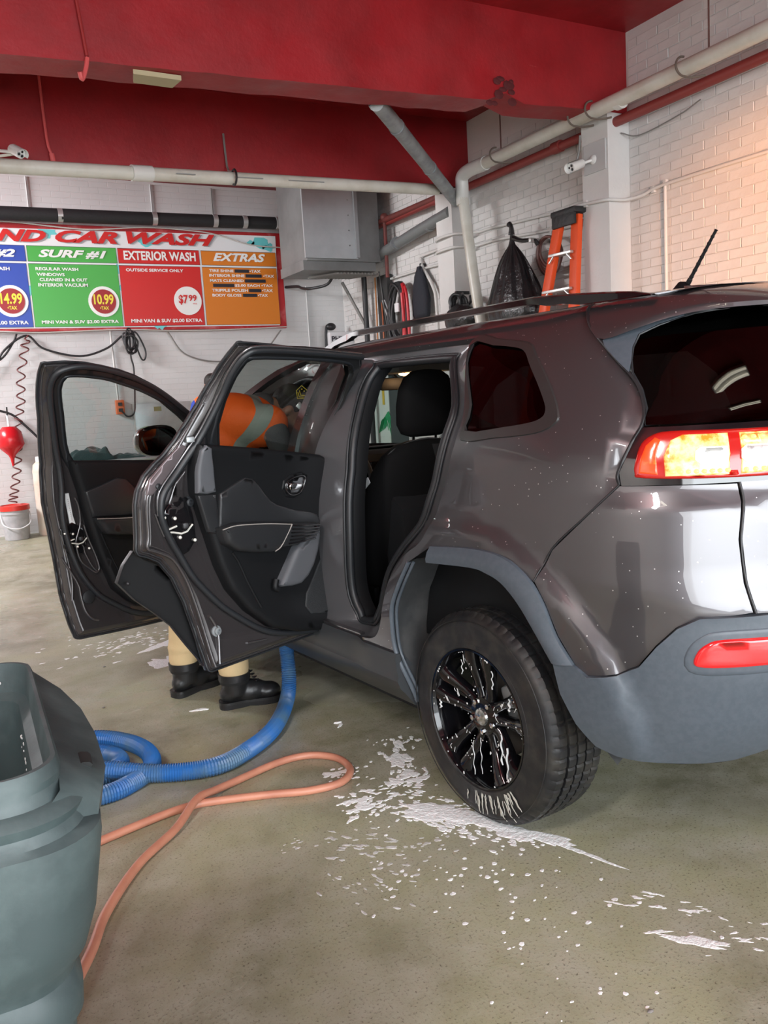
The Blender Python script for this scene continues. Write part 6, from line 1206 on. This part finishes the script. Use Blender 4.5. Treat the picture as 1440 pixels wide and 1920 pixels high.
def face_(mb, c, f, u_, s=1.):
    """head of height ~.23 with nose, brow, ears, chin; f = facing, u_ = crown direction"""
    f = Vector(f).normalized(); u_ = (Vector(u_)-f*Vector(u_).dot(f)).normalized(); r_ = f.cross(u_); q = Matrix((r_, f, u_)).transposed()
    mb.ell(c+u_*.02*s, (.076*s, .094*s, .098*s), q, 20, 14); mb.ell(c+f*.028*s-u_*.055*s, (.056*s, .058*s, .062*s), q, 16, 12)
    mb.ell(c+f*.072*s-u_*.105*s, (.024*s, .020*s, .020*s), q, 10, 8); mb.tube([c+f*.088*s+u_*.005*s, c+f*.112*s-u_*.038*s], [.009*s, .017*s], 8); mb.ell(c+f*.108*s-u_*.04*s, (.018*s, .014*s, .012*s), q, 10, 8)
    for k in (-1, 1):
        mb.ell(c+r_*k*.078*s-u_*.012*s-f*.008*s, (.010*s, .020*s, .032*s), q, 10, 8); mb.ell(c+f*.080*s+r_*k*.032*s+u_*.028*s, (.026*s, .014*s, .010*s), q, 10, 8); mb.ell(c+f*.070*s+r_*k*.042*s-u_*.03*s, (.020*s, .018*s, .018*s), q, 10, 8)
    mb.ell(c+f*.086*s-u_*.072*s, (.026*s, .012*s, .008*s), q, 10, 8)
    return r_, f, u_, q
def person(J, label, bend=True, cap=True, flipcap=False, vox=.012):
    root = thing('person', label, 'person', (J['root'][0], J['root'][1], 0)); inv = -root.location
    Q = {k: (Vector(v)+inv if k not in ('face', 'crown', 'side') else Vector(v)) for k, v in J.items()}
    mb = MB(); sp = [Q['hip'], Q['waist'], Q['chest'], Q['neckb']]
    mb.cone(Q['hip'], Q['waist'], .13, .125); mb.cone(Q['waist'], Q['chest'], .125, .14); mb.cone(Q['neckb'], Q['head']-Q['crown'].normalized()*.03, .058, .055)
    for s in 'LR':
        mb.cone(Q['chest'], Q['sh'+s], .09, .06); mb.cone(Q['sh'+s], Q['el'+s], .05, .040); mb.cone(Q['el'+s], Q['wr'+s], .040, .027)
        mb.cone(Q['hp'+s], Q['kn'+s], .085, .056); mb.cone(Q['kn'+s], Q['an'+s], .056, .038); mb.cone(Q['an'+s], Q['to'+s], .038, .030)
        hand(mb, Q['wr'+s], Q['wr'+s]-Q['el'+s], 1 if s == 'R' else -1, (0, 0, -1) if abs((Q['wr'+s]-Q['el'+s]).normalized().z) < .8 else (1, 0, 0))
    r_, f, u_, q = face_(mb, Q['head'], Q['face'], Q['crown'])
    remeshed(mb, 'body', SKIN, root, .0085, 3)
    for k in (-1, 1):
        e = Q['head']+f*.088+r_*k*.032+u_*.010; MB().ell(e, (.013, .008, .008), q, 12, 8).build('eye', mat('eye_white', (.7, .68, .65), .3), root); MB().ell(e+f*.006, (.006, .004, .006), q, 10, 6).build('iris', mat('dark_iris', (.02, .012, .008), .2), root)
    mb = MB(); mb.ell(Q['head']+u_*.030-f*.018, (.086, .095, .092), q, 24, 16); mb.ell(Q['head']-u_*.03-f*.045, (.072, .055, .06), q, 18, 12); remeshed(mb, 'hair', HAIR, root, .010, 2)
    if cap:
        CAPM = mat('dark_cap', (.030, .030, .022), .8, bump=(120, .4, .002)); fc = -f if flipcap else f
        vs = []; K = 32; rows = [(0, 1.0), (.35, .97), (.65, .82), (.88, .5), (.97, .2)]
        for h_, s_ in rows: vs += [Q['head']+u_*(.035+.085*h_)-f*.006+(r_*.091*math.cos(2*PI*k/K)+f*.104*math.sin(2*PI*k/K))*s_ for k in range(K)]
        mb = MB(); mb.add(vs, [(i*K+k, i*K+(k+1) % K, (i+1)*K+(k+1) % K, (i+1)*K+k) for i in range(4) for k in range(K)]+[tuple(4*K+k for k in range(K)), tuple(range(K))]); cp = mb.build('cap', CAPM, root, smooth=70)
        mb = MB(); vs = []; n = 14
        for dz in (0, -.006):
            for k in range(n): a = PI*(.12+.76*k/(n-1)); vs += [Q['head']+u_*(.035+dz)+(r_*.088*math.cos(a)+fc*.098*math.sin(a)), Q['head']+u_*(.022+dz)+(r_*.082*math.cos(a)+fc*(.10+.075*math.sin(a)))]
        mb.add(vs, [(2*k, 2*k+1, 2*k+3, 2*k+2) for k in range(n-1)]+[(2*n+2*k, 2*n+2*k+2, 2*n+2*k+3, 2*n+2*k+1) for k in range(n-1)]+[(2*k+1, 2*n+2*k+1, 2*n+2*k+3, 2*k+3) for k in range(n-1)]); mb.build('cap_brim', CAPM, cp, smooth=60)
        # shield badge with chevrons on the side facing the camera
        bd = (Q['badge']-Q['head']).normalized() if 'badge' in Q else r_; bc = Q['head']+u_*.075+bd*.086; uu = (u_-bd*u_.dot(bd)).normalized(); rr_ = bd.cross(uu); YE = mat('badge_yellow', (.75, .62, .05), .5)
        def W2(x, y, o=.004): return bc+rr_*x+uu*y+bd*o
        sh = [(-.026, .026), (.026, .026), (.028, -.008), (0, -.034), (-.028, -.008)]; mb = MB(); n = 5
        mb.tube([W2(x, y) for x, y in sh], .0022, 6, closed=True)
        for y in (-.006, -.017): mb.tube([W2(-.018, y+.008), W2(0, y-.006), W2(.018, y+.008)], .0026, 6)
        mb.build('cap_badge', YE, cp, smooth=60); mb = MB()
        for x in (-.014, 0, .014): mb.ell(W2(x, .014), (.004,)*3, n=6, m=4)
        mb.build('badge_star', YE, cp); MB().box(bc-uu*.055+f*.03+bd*.004, (.03, .03, .03), q, .006).build('cap_patch', mat('silver_patch', (.45, .47, .48), .35, .6), cp)
    # sweater sleeves and torso
    mb = MB()
    for s in 'LR':
        mb.cone(Q['sh'+s], Q['el'+s], .062, .055); mb.cone(Q['el'+s], Q['wr'+s], .055, .038)
    mb.cone(Q['hip'], Q['chest'], .13, .12); mb.ell(Q['neckb'], (.07, .07, .06)); remeshed(mb, 'sweater', SWT, root, .013)
    # vest
    mb = MB(); ax = (Q['chest']-Q['hip']).normalized(); side = Q['side'].normalized(); fr = ax.cross(side).normalized(); qv = Matrix((side, fr, ax)).transposed()
    for p, a, b, L in ((Q['hip'].lerp(Q['waist'], .2), .185, .16, .13), (Q['waist'], .185, .155, .17), (Q['waist'].lerp(Q['chest'], .5), .195, .165, .17), (Q['chest'], .205, .165, .15)): mb.ell(p, (a, b, L), qv, 24, 14)
    for s in 'LR': mb.ell(Q['chest'].lerp(Q['sh'+s], .70)+ax*.01, (.105, .11, .11), qv, 18, 12)
    mb.ell(Q['neckb'].lerp(Q['chest'], .35), (.11, .11, .08), qv, 18, 12)
    v = remeshed(mb, 'vest', VEST, root, .012, 5)
    nt = VEST.node_tree
    if 'stripes' not in nt.nodes:
        b = nt.nodes['Principled BSDF']; tc = nt.nodes.new('ShaderNodeTexCoord'); tc.name = 'stripes'
        def band(nv, c_, hw):
            d_ = nt.nodes.new('ShaderNodeVectorMath'); d_.operation = 'DOT_PRODUCT'; d_.inputs[1].default_value = tuple(nv); nt.links.new(tc.outputs['Object'], d_.inputs[0])
            s_ = nt.nodes.new('ShaderNodeMath'); s_.operation = 'SUBTRACT'; s_.inputs[1].default_value = c_; nt.links.new(d_.outputs['Value'], s_.inputs[0])
            a_ = nt.nodes.new('ShaderNodeMath'); a_.operation = 'ABSOLUTE'; nt.links.new(s_.outputs[0], a_.inputs[0]); l_ = nt.nodes.new('ShaderNodeMath'); l_.operation = 'LESS_THAN'; l_.inputs[1].default_value = hw; nt.links.new(a_.outputs[0], l_.inputs[0]); return l_.outputs[0]
        o1 = band(side, Q['chest'].dot(side)+.12, .024); o2 = band(fr, Q['chest'].dot(fr)+.0, .03); o3 = band(ax, Q['waist'].dot(ax), .026)
        mx1 = nt.nodes.new('ShaderNodeMath'); mx1.operation = 'MAXIMUM'; nt.links.new(o1, mx1.inputs[0]); nt.links.new(o2, mx1.inputs[1]); mx2 = nt.nodes.new('ShaderNodeMath'); mx2.operation = 'MAXIMUM'; nt.links.new(mx1.outputs[0], mx2.inputs[0]); nt.links.new(o3, mx2.inputs[1])
        mc = nt.nodes.new('ShaderNodeMix'); mc.data_type = 'RGBA'; mc.inputs[6].default_value = (1.0, .15, .018, 1); mc.inputs[7].default_value = (.30, .34, .31, 1); nt.links.new(mx2.outputs[0], mc.inputs[0]); nt.links.new(mc.outputs[2], b.inputs['Base Color'])
    # trousers
    mb = MB(); mb.ell(Q['hip'], (.175, .15, .14), None, 20, 12)
    for s in 'LR':
        mb.cone(Q['hp'+s], Q['kn'+s], .105, .080); a = Q['an'+s]+Vector((0, 0, .085)); mb.cone(Q['kn'+s], a, .080, .074); mb.ell(Q['kn'+s].lerp(a, .8), (.083, .083, .03)); mb.ell(Q['kn'+s].lerp(a, .62), (.079, .079, .025))
    remeshed(mb, 'trousers', TAN, root, .012, 2)
    for s in 'LR':
        a = Q['an'+s]; t_ = Q['to'+s]; d = Vector((t_.x-a.x, t_.y-a.y, 0)).normalized(); sd = Vector((-d.y, d.x, 0)); ql = Matrix((d, sd, Vector((0, 0, 1)))).transposed(); g = Vector((a.x, a.y, 0))
        mb = MB(); mb.tube([g+Vector((0, 0, .16)), g+Vector((0, 0, .12)), g+Vector((0, 0, .06))], [.068, .064, .058], 18); mb.ell(g-d*.02+Vector((0, 0, .065)), (.058, .047, .045), ql)
        mb.ell(g+d*.07+Vector((0, 0, .065)), (.095, .052, .058), ql); mb.ell(g+d*.155+Vector((0, 0, .055)), (.065, .054, .042), ql); b_ = remeshed(mb, 'boot', BOOT, root, .009, 2)
        MB().tube([g+Vector((0, 0, .168)), g+Vector((0, 0, .135))], .076, 22).build('collar', BOOT, b_); MB().tube([g+Vector((.0, 0, .12)), g+Vector((0, 0, .135))], [.069, .074], 22).build('collar_seam', SOLE, b_)
        pr = [(-.075, -.030), (-.080, 0), (-.075, .030), (-.05, .046), (0, .042), (.06, .038), (.12, .050), (.17, .052), (.205, .038), (.218, 0), (.205, -.038), (.17, -.052), (.12, -.050), (.06, -.038), (0, -.042), (-.05, -.046)]; pr = [tuple(p[:2]) for p in smooth_loop(pr, 2)]
        MB().prism(pr, .0, .022, fn=lambda x, y, z, g=g, d=d, sd=sd: tuple(g+d*x+sd*y+Vector((0, 0, z+(.004 if .03 < x < .06 else 0))))).build('sole', SOLE, b_, smooth=30)
        MB().prism([(x*1.02, y*1.05) for x, y in pr], .022, .034, fn=lambda x, y, z, g=g, d=d, sd=sd: tuple(g+d*x+sd*y+Vector((0, 0, z)))).build('welt', BOOT, b_, smooth=30)
        mb = MB()
        for k in range(4): z_ = .105+.016*k; x_ = .098-.009*k; mb.tube([g+d*x_+sd*.026+Vector((0, 0, z_)), g+d*(x_+.016)+Vector((0, 0, z_+.01)), g+d*x_-sd*.026+Vector((0, 0, z_+.012))], .0035, 6, smooth=3)
        mb.build('laces', SOLE, b_)
    return root
def C(x, y, z): p = CW_(x, y, z); return tuple(p)
def D(x, y, z): p = CW_(x, y, z)-CW_(0, 0, 0); return tuple(p)
J1 = dict(root=C(1.78, 1.1, 0), hip=C(1.78, 1.22, .93), waist=C(1.67, 1.13, 1.14), chest=C(1.52, 1.00, 1.345), neckb=C(1.50, .87, 1.42), head=C(1.485, .73, 1.385),
    shR=C(1.31, .91, 1.31), shL=C(1.70, .88, 1.36), elR=C(1.42, .74, 1.06), elL=C(1.74, .62, 1.10), wrR=C(1.46, .50, .96), wrL=C(1.66, .40, .98),
    hpR=C(1.70, 1.19, .88), hpL=C(1.86, 1.24, .88), knR=C(1.62, 1.06, .50), knL=C(1.93, 1.16, .50), anR=C(1.605, 1.07, .10), anL=C(1.95, 1.19, .10), toR=C(1.56, .90, .04), toL=C(2.01, 1.00, .04),
    face=D(-.35, -.62, -.70), crown=D(-.25, -.72, .50), side=D(1, 0, .15), badge=C(1.485-.30, .73+.12, 1.375+.10))
person(J1, 'worker in orange vest and dark cap bending into the car behind the rear door')
X_, Y_, z_ = 2.79, 9.0, fz(9.0)
def q_(x, y, z): return (X_+x, Y_+y, z_+z)
J2 = dict(root=q_(0, 0, 0), hip=q_(0, 0, .95), waist=q_(0, 0, 1.12), chest=q_(0, 0, 1.33), neckb=q_(0, 0, 1.46), head=q_(0, .02, 1.61), shR=q_(.19, 0, 1.40), shL=q_(-.19, 0, 1.40), elR=q_(.26, .05, 1.12), elL=q_(-.26, .05, 1.12), wrR=q_(.24, .22, .98), wrL=q_(-.24, .22, .98),
    hpR=q_(.09, 0, .9), hpL=q_(-.09, 0, .9), knR=q_(.10, .02, .5), knL=q_(-.11, .02, .5), anR=q_(.11, 0, .1), anL=q_(-.12, 0, .1), toR=q_(.14, .16, .04), toL=q_(-.15, .16, .04), face=(0, 1, -.2), crown=(0, .2, 1), side=(1, 0, 0))
SWT_old = SWT; SWT = mat('blue_sleeve', (.02, .06, .40), .8)
person(J2, 'far standing worker with blue sleeves, mostly hidden behind the rear door frame', cap=False)
SWT = SWT_old
# =================================================================== wheeled bin, hoses, foam
BIN = mat('bin_green_grey', (.036, .055, .058), .45, noise_=(5, (.088, .122, .124), .45, .72, 9), bump=(55, .25, .002), wear=(6, .6))
t = thing('rubbish_bin', 'large open green-grey plastic bin at the lower left', 'bin', (-.24, 1.33, 0), math.radians(-2))
def rrect(hx, hy, r_, n=8):
    out = []
    for cx, cy, a0 in ((hx-r_, hy-r_, 0), (-hx+r_, hy-r_, PI/2), (-hx+r_, -hy+r_, PI), (hx-r_, -hy+r_, 3*PI/2)):
        for k in range(n+1): a = a0+PI/2*k/n; out.append((cx+r_*math.cos(a), cy+r_*math.sin(a)))
    return out
def loft(rows, mb, closed_bottom=True):
    n = len(rows[0]); vs = [p for r_ in rows for p in r_]; mb.add(vs, [(i*n+k, i*n+(k+1) % n, (i+1)*n+(k+1) % n, (i+1)*n+k) for i in range(len(rows)-1) for k in range(n)])
def row(hx, hy, r_, z, zf=None): return [(x, y, z+(zf(x, y) if zf else 0)) for x, y in rrect(hx, hy, r_)]
sag = lambda x, y: -.015*(x > .2)*0
ox, oy = .345, .268
rows = [row(.30, .24, .05, .0), row(.305, .245, .05, .02), row(.335, .270, .06, .60), row(.338, .273, .065, .655), row(.348, .285, .07, .668), row(.350, .288, .07, .70), row(.343, .280, .07, .722), row(.345, .283, .07, .735), row(.360, .295, .075, .755), row(.375, .303, .08, .80), row(.392, .308, .085, .90), row(.392, .308, .085, .915), row(.374, .300, .08, .922), row(.370, .296, .08, .935), row(.376, .300, .08, .948), row(.368, .292, .075, .957), row(.356, .282, .07, .960), row(.350, .276, .065, .975), row(.352, .277, .065, .985), row(.347, .271, .06, 1.0), row(.342, .266, .06, 1.0),
    row(.338, .262, .055, .975), row(.336, .260, .055, .95), row(.322, .248, .05, .94), row(.320, .246, .05, .90), row(.31, .24, .05, .66), row(.295, .225, .05, .64), row(.255, .205, .045, .05)]
mb = MB(); loft(rows, mb); n = len(rows[0]); mb.add(rows[0], [tuple(range(n))[::-1]]); mb.add(rows[-1], [tuple(range(n))]); mb.build('body', BIN, t, smooth=32)
# lid lug side: wide scuffed ledge with handle slot on the right
mb = MB(); L_ = [(.33, -.27, .955), (.392, -.235, .935), (.415, -.12, .93), (.420, .02, .93), (.412, .12, .94), (.39, .2, .955), (.345, .255, .985)]; I_ = [(.345, -.262, .97), (.348, -.22, .975), (.35, -.12, .975), (.35, .02, .98), (.35, .14, .985), (.348, .20, .99), (.345, .255, .995)]
D_ = [(x-.01, y, z-.05) for x, y, z in L_]; D2_ = [(x-.045, y, z-.12) for x, y, z in L_]; n = 7; vs = I_+L_+D_+D2_; mb.add(vs, [(i*n+k, i*n+k+1, (i+1)*n+k+1, (i+1)*n+k) for i in range(3) for k in range(n-1)])
mb.add([I_[0], L_[0], D_[0], D2_[0]], [(0, 1, 2, 3)]); mb.build('side_ledge', BIN, t, smooth=50)
MB().tube([(.384, -.15, .948), (.386, -.11, .948)], .012, 8, flat=.5).build('handle_slot', mat('slot_dark', (.008, .01, .01), .8), t)
MB().tube([(-.34, .30, .96), (.34, .30, .96)], .016, 12).build('handle_bar', BIN, t)
for s in (-1, 1):
    MB().tube([(s*.27-.03, .25, .12), (s*.27+.03, .25, .12)], .12, 24).build('wheel', mat('bin_wheel', (.012, .012, .012), .6), t)
r = random.Random(17); mb = MB(); sp = []
for i in range(90):
    x = r.uniform(-.1, .30); z = r.uniform(.70, .98); s = r.choice((.0015, .002, .003, .004)); mb.ell((x, .247+.0*z+(z-.9)*.03, z), (s, .0012, s*r.uniform(1, 1.8)), n=6, m=4)
for i in range(40):
    y = r.uniform(-.2, .24); z = r.uniform(.70, .93); s = r.choice((.0015, .0025)); mb.ell((.319, y, z), (.0012, s, s*1.3), n=6, m=4)
mb.build('dried_suds', FOAMD, t, kind='stuff', label='white specks inside the bin')
# blue vacuum hose (ribbed)
BLUE = mat('blue_vacuum_hose', (.02, .13, .40), .42, noise_=(6, (.07, .15, .25), .42, .65)); BGREY = mat('dirty_blue', (.10, .16, .22), .6, noise_=(9, (.05, .16, .40), .42, .6))
hc = CW_(1.30, .93, .40); hi = CW_(1.33, .70, .56)
path = [CW_(1.40, .45, .60), hi, CW_(1.33, .90, .52), Vector((1.40, 3.70, .30)), Vector((1.385, 3.66, .12)), Vector((1.322, 3.568, .040)), Vector((1.166, 3.332, .036)), Vector((.995, 3.185, .036)), Vector((.843, 3.123, .036)), Vector((.649, 3.181, .04)), Vector((.453, 3.305, .06)), Vector((.25, 3.43, .06)), Vector((.12, 3.6, .04)), Vector((.30, 3.76, .036)), Vector((.494, 3.723, .036)), Vector((.612, 3.586, .036)), Vector((.660, 3.42, .036)), Vector((.633, 3.262, .036)), Vector((.531, 3.17, .032)), Vector((.41, 3.13, .034)), Vector((.15, 3.15, .036)), Vector((-.1, 3.3, .036)), Vector((-.05, 3.55, .036)), Vector((.2, 3.62, .04)), Vector((.42, 3.60, .036)), Vector((.535, 3.47, .036)), Vector((.52, 3.35, .036)), Vector((.35, 3.30, .036)), Vector((-.5, 3.4, .036)), Vector((-2.5, 4.2, .036))]
P, _ = catmull(path, [0]*len(path), 90)
acc = 0; pts = []; rr = []; mats = []; last = P[0]
for i, p in enumerate(P):
    acc += (p-last).length; last = p
    if not pts or acc >= .0042: acc = 0; k = len(pts); pts.append(p); rr.append((.036, .0318)[k % 2])
t = thing('vacuum_hose', 'ribbed blue vacuum hose curling from the car floor across the concrete', 'hose'); MB().tube(pts, rr, 14).build('hose', BLUE, t, smooth=20)
# pink-orange water hose
PINK = mat('salmon_hose', (.52, .225, .145), .45, noise_=(9, (.42, .17, .11), .4, .7))
pk = [(-.9, 1.0, .014), (-.4, 1.35, .014), (-.02, 1.75, .014), (.10, 1.98, .014), (.227, 2.218, .014), (.302, 2.392, .014), (.439, 2.602, .014), (.597, 2.754, .018), (.708, 2.884, .038), (.80, 2.95, .022), (.884, 2.992, .014), (1.08, 3.054, .014), (1.20, 3.050, .014), (1.275, 2.99, .014), (1.302, 2.91, .014), (1.286, 2.816, .014), (1.212, 2.748, .014), (1.089, 2.755, .014), (.946, 2.816, .014), (.769, 2.880, .014), (.69, 2.895, .014), (.574, 2.882, .014), (.347, 2.821, .014), (.15, 2.76, .014), (-.4, 2.7, .014), (-1.5, 2.9, .014)]
tag(MB().tube(pk, .0145, 12, smooth=10).build('water_hose', PINK, smooth=60), 'salmon pink water hose looping across the floor in front of the wheel', 'hose')
tag(MB().tube([(.02, .95, .014), (.06, 1.02, .014), (.085, 1.10, .014), (.05, 1.2, .014), (-.2, 1.4, .014), (-.6, 1.2, .014)], .0145, 10, smooth=6).build('water_hose', PINK, smooth=60), 'bit of salmon hose at the foot of the bin', 'hose')
# foam
def blob(mb, cx, cy, rx, ry, ang, h, r_, n=34, rough=.35, flow=None):
    ph = [r_.uniform(0, 6) for _ in range(5)]; vs = []; c_, s_ = math.cos(ang), math.sin(ang)
    def rad(a): return 1+rough*(.5*math.sin(2*a+ph[0])+.4*math.sin(3*a+ph[1])+.3*math.sin(5*a+ph[2])+.22*math.sin(9*a+ph[3])+.18*math.sin(14*a+ph[4]))
    for k_, (f, hh) in enumerate(((1.0, .0002), (.96, h*.3), (.8, h*.45), (.4, h*.5))):
        for k in range(n):
            a = 2*PI*k/n; q = max(.15, rad(a))*f; x = rx*q*math.cos(a); y = ry*q*math.sin(a); X = cx+x*c_-y*s_; Y = cy+x*s_+y*c_
            vs.append((X, Y, fz(Y)+max(.0002, hh*(1+.5*noise.noise(Vector((X*30, Y*30, 1))))) if k_ else fz(Y)))
    mb.add(vs, [(i*n+k, i*n+(k+1) % n, (i+1)*n+(k+1) % n, (i+1)*n+k) for i in range(3) for k in range(n)]+[tuple(3*n+k for k in range(n))])
THIN = mat('thin_foam', (.50, .50, .47), .3, noise_=(40, (.70, .71, .70), .42, .6))
def foam(name, label, items, seed, m=WHITEF):
    r_ = random.Random(seed); mb = MB()
    for it in items:
        cx, cy, rx, ry, ang, h = it[:6]; cnt = it[6] if len(it) > 6 else 1; spr = it[7] if len(it) > 7 else (0, 0)
        for k in range(cnt):
            dx, dy = r_.gauss(0, 1)*spr[0], r_.gauss(0, 1)*spr[1]; c_, s_ = math.cos(ang), math.sin(ang); sc_ = r_.uniform(.35, 1.25) if cnt > 1 else 1
            blob(mb, cx+dx*c_-dy*s_, cy+dx*s_+dy*c_, rx*sc_, ry*sc_*r_.uniform(.7, 1.2), ang+(r_.uniform(-.4, .4) if cnt > 1 else 0), h, r_, n=48 if cnt == 1 else 18, rough=.42 if cnt == 1 else (.5 if rx > .013 else .2))
    return tag(mb.build(name, m, smooth=60), label, 'foam', kind='stuff')
A_ = math.radians(-60)
foam('soap_foam', 'thick white soap foam on the floor beside the rear wheel', [(1.475, 2.27, .12, .05, A_, .004), (1.415, 2.37, .09, .045, math.radians(-50), .004), (1.55, 2.10, .15, .036, math.radians(-66), .003), (1.62, 1.93, .13, .016, math.radians(-72), .002), (1.37, 2.43, .05, .022, A_, .003, 9, (.05, .03)), (1.40, 2.42, .016, .009, A_, .002, 70, (.12, .05)), (1.44, 2.22, .010, .007, A_, .002, 90, (.13, .04)), (1.38, 2.30, .028, .014, A_, .002, 14, (.08, .03))], 1)
foam('soap_foam', 'scattered white foam patches behind the wheel and pink hose loop', [(1.50, 2.84, .045, .022, math.radians(60), .003, 12, (.09, .022)), (1.50, 2.80, .016, .010, math.radians(60), .003, 50, (.13, .04)), (1.46, 2.66, .032, .018, .4, .003, 9, (.05, .03)), (1.24, 2.86, .024, .015, .3, .002, 9, (.04, .02)), (1.26, 2.84, .010, .007, .3, .002, 22, (.06, .03)), (1.19, 2.56, .034, .020, .3, .003, 7, (.035, .05)), (1.21, 2.52, .010, .007, .3, .002, 30, (.05, .07)), (1.34, 2.60, .016, .008, 0, .002, 36, (.07, .08)), (1.60, 3.0, .012, .007, .6, .002, 18, (.07, .06))], 2)
foam('soap_foam', 'thin greyish splashes in the middle of the floor before the wheel', [(1.10, 2.33, .014, .007, -.8, .0015, 40, (.08, .05)), (1.00, 2.10, .012, .005, -1.2, .0015, 30, (.09, .05)), (.9, 2.45, .008, .004, 0, .001, 10, (.03, .02)), (1.25, 2.2, .009, .006, 0, .001, 30, (.09, .06))], 3, THIN)
foam('soap_foam', 'round foam droplets across the foreground floor', [(1.25, 1.95, .0075, .006, .3, .0015, 60, (.16, .14)), (1.40, 1.62, .008, .006, .3, .0015, 24, (.12, .14)), (1.15, 1.45, .006, .005, .3, .0015, 12, (.14, .1))], 4)
foam('soap_foam', 'white foam streak at the lower right of the floor', [(1.58, 1.42, .085, .016, math.radians(-52), .002), (1.53, 1.50, .03, .006, math.radians(-30), .001), (1.70, 1.36, .014, .004, math.radians(-45), .001, 24, (.08, .03)), (1.62, 1.58, .018, .006, math.radians(-50), .001, 16, (.08, .03)), (1.50, 1.12, .035, .006, math.radians(40), .001)], 5)
foam('soap_foam', 'foam puddle on the floor left of the worker behind the front door', [(1.10, 4.75, .10, .16, .3, .002), (1.12, 4.45, .05, .10, .2, .002), (1.16, 5.15, .14, .05, .5, .0015), (1.05, 5.3, .02, .012, .3, .001, 60, (.22, .12)), (.9, 5.45, .015, .010, .3, .001, 50, (.22, .2))], 6)
foam('soap_foam', 'small crumpled foam scrap in front of the boots', [(1.006, 3.873, .035, .014, -.4, .008), (1.03, 3.86, .012, .008, -.4, .006)], 7)
foam('soap_foam', 'small foam scrap behind the pink hose loop', [(1.468, 3.289, .03, .008, .9, .008), (1.47, 3.32, .016, .007, -.2, .010)], 8)
mb = MB(); r = random.Random(31)
for x, y in ((.62, 4.2), (1.15, 3.45), (.75, 4.9), (1.05, 1.25), (1.3, 1.3), (.5, 3.95)): mb.ell((x, y, fz(y)+.003), (.009, .006, .003), n=6, m=4)
tag(mb.build('grit', CORDG), 'dark grit specks scattered on the concrete floor', 'grit', kind='stuff')
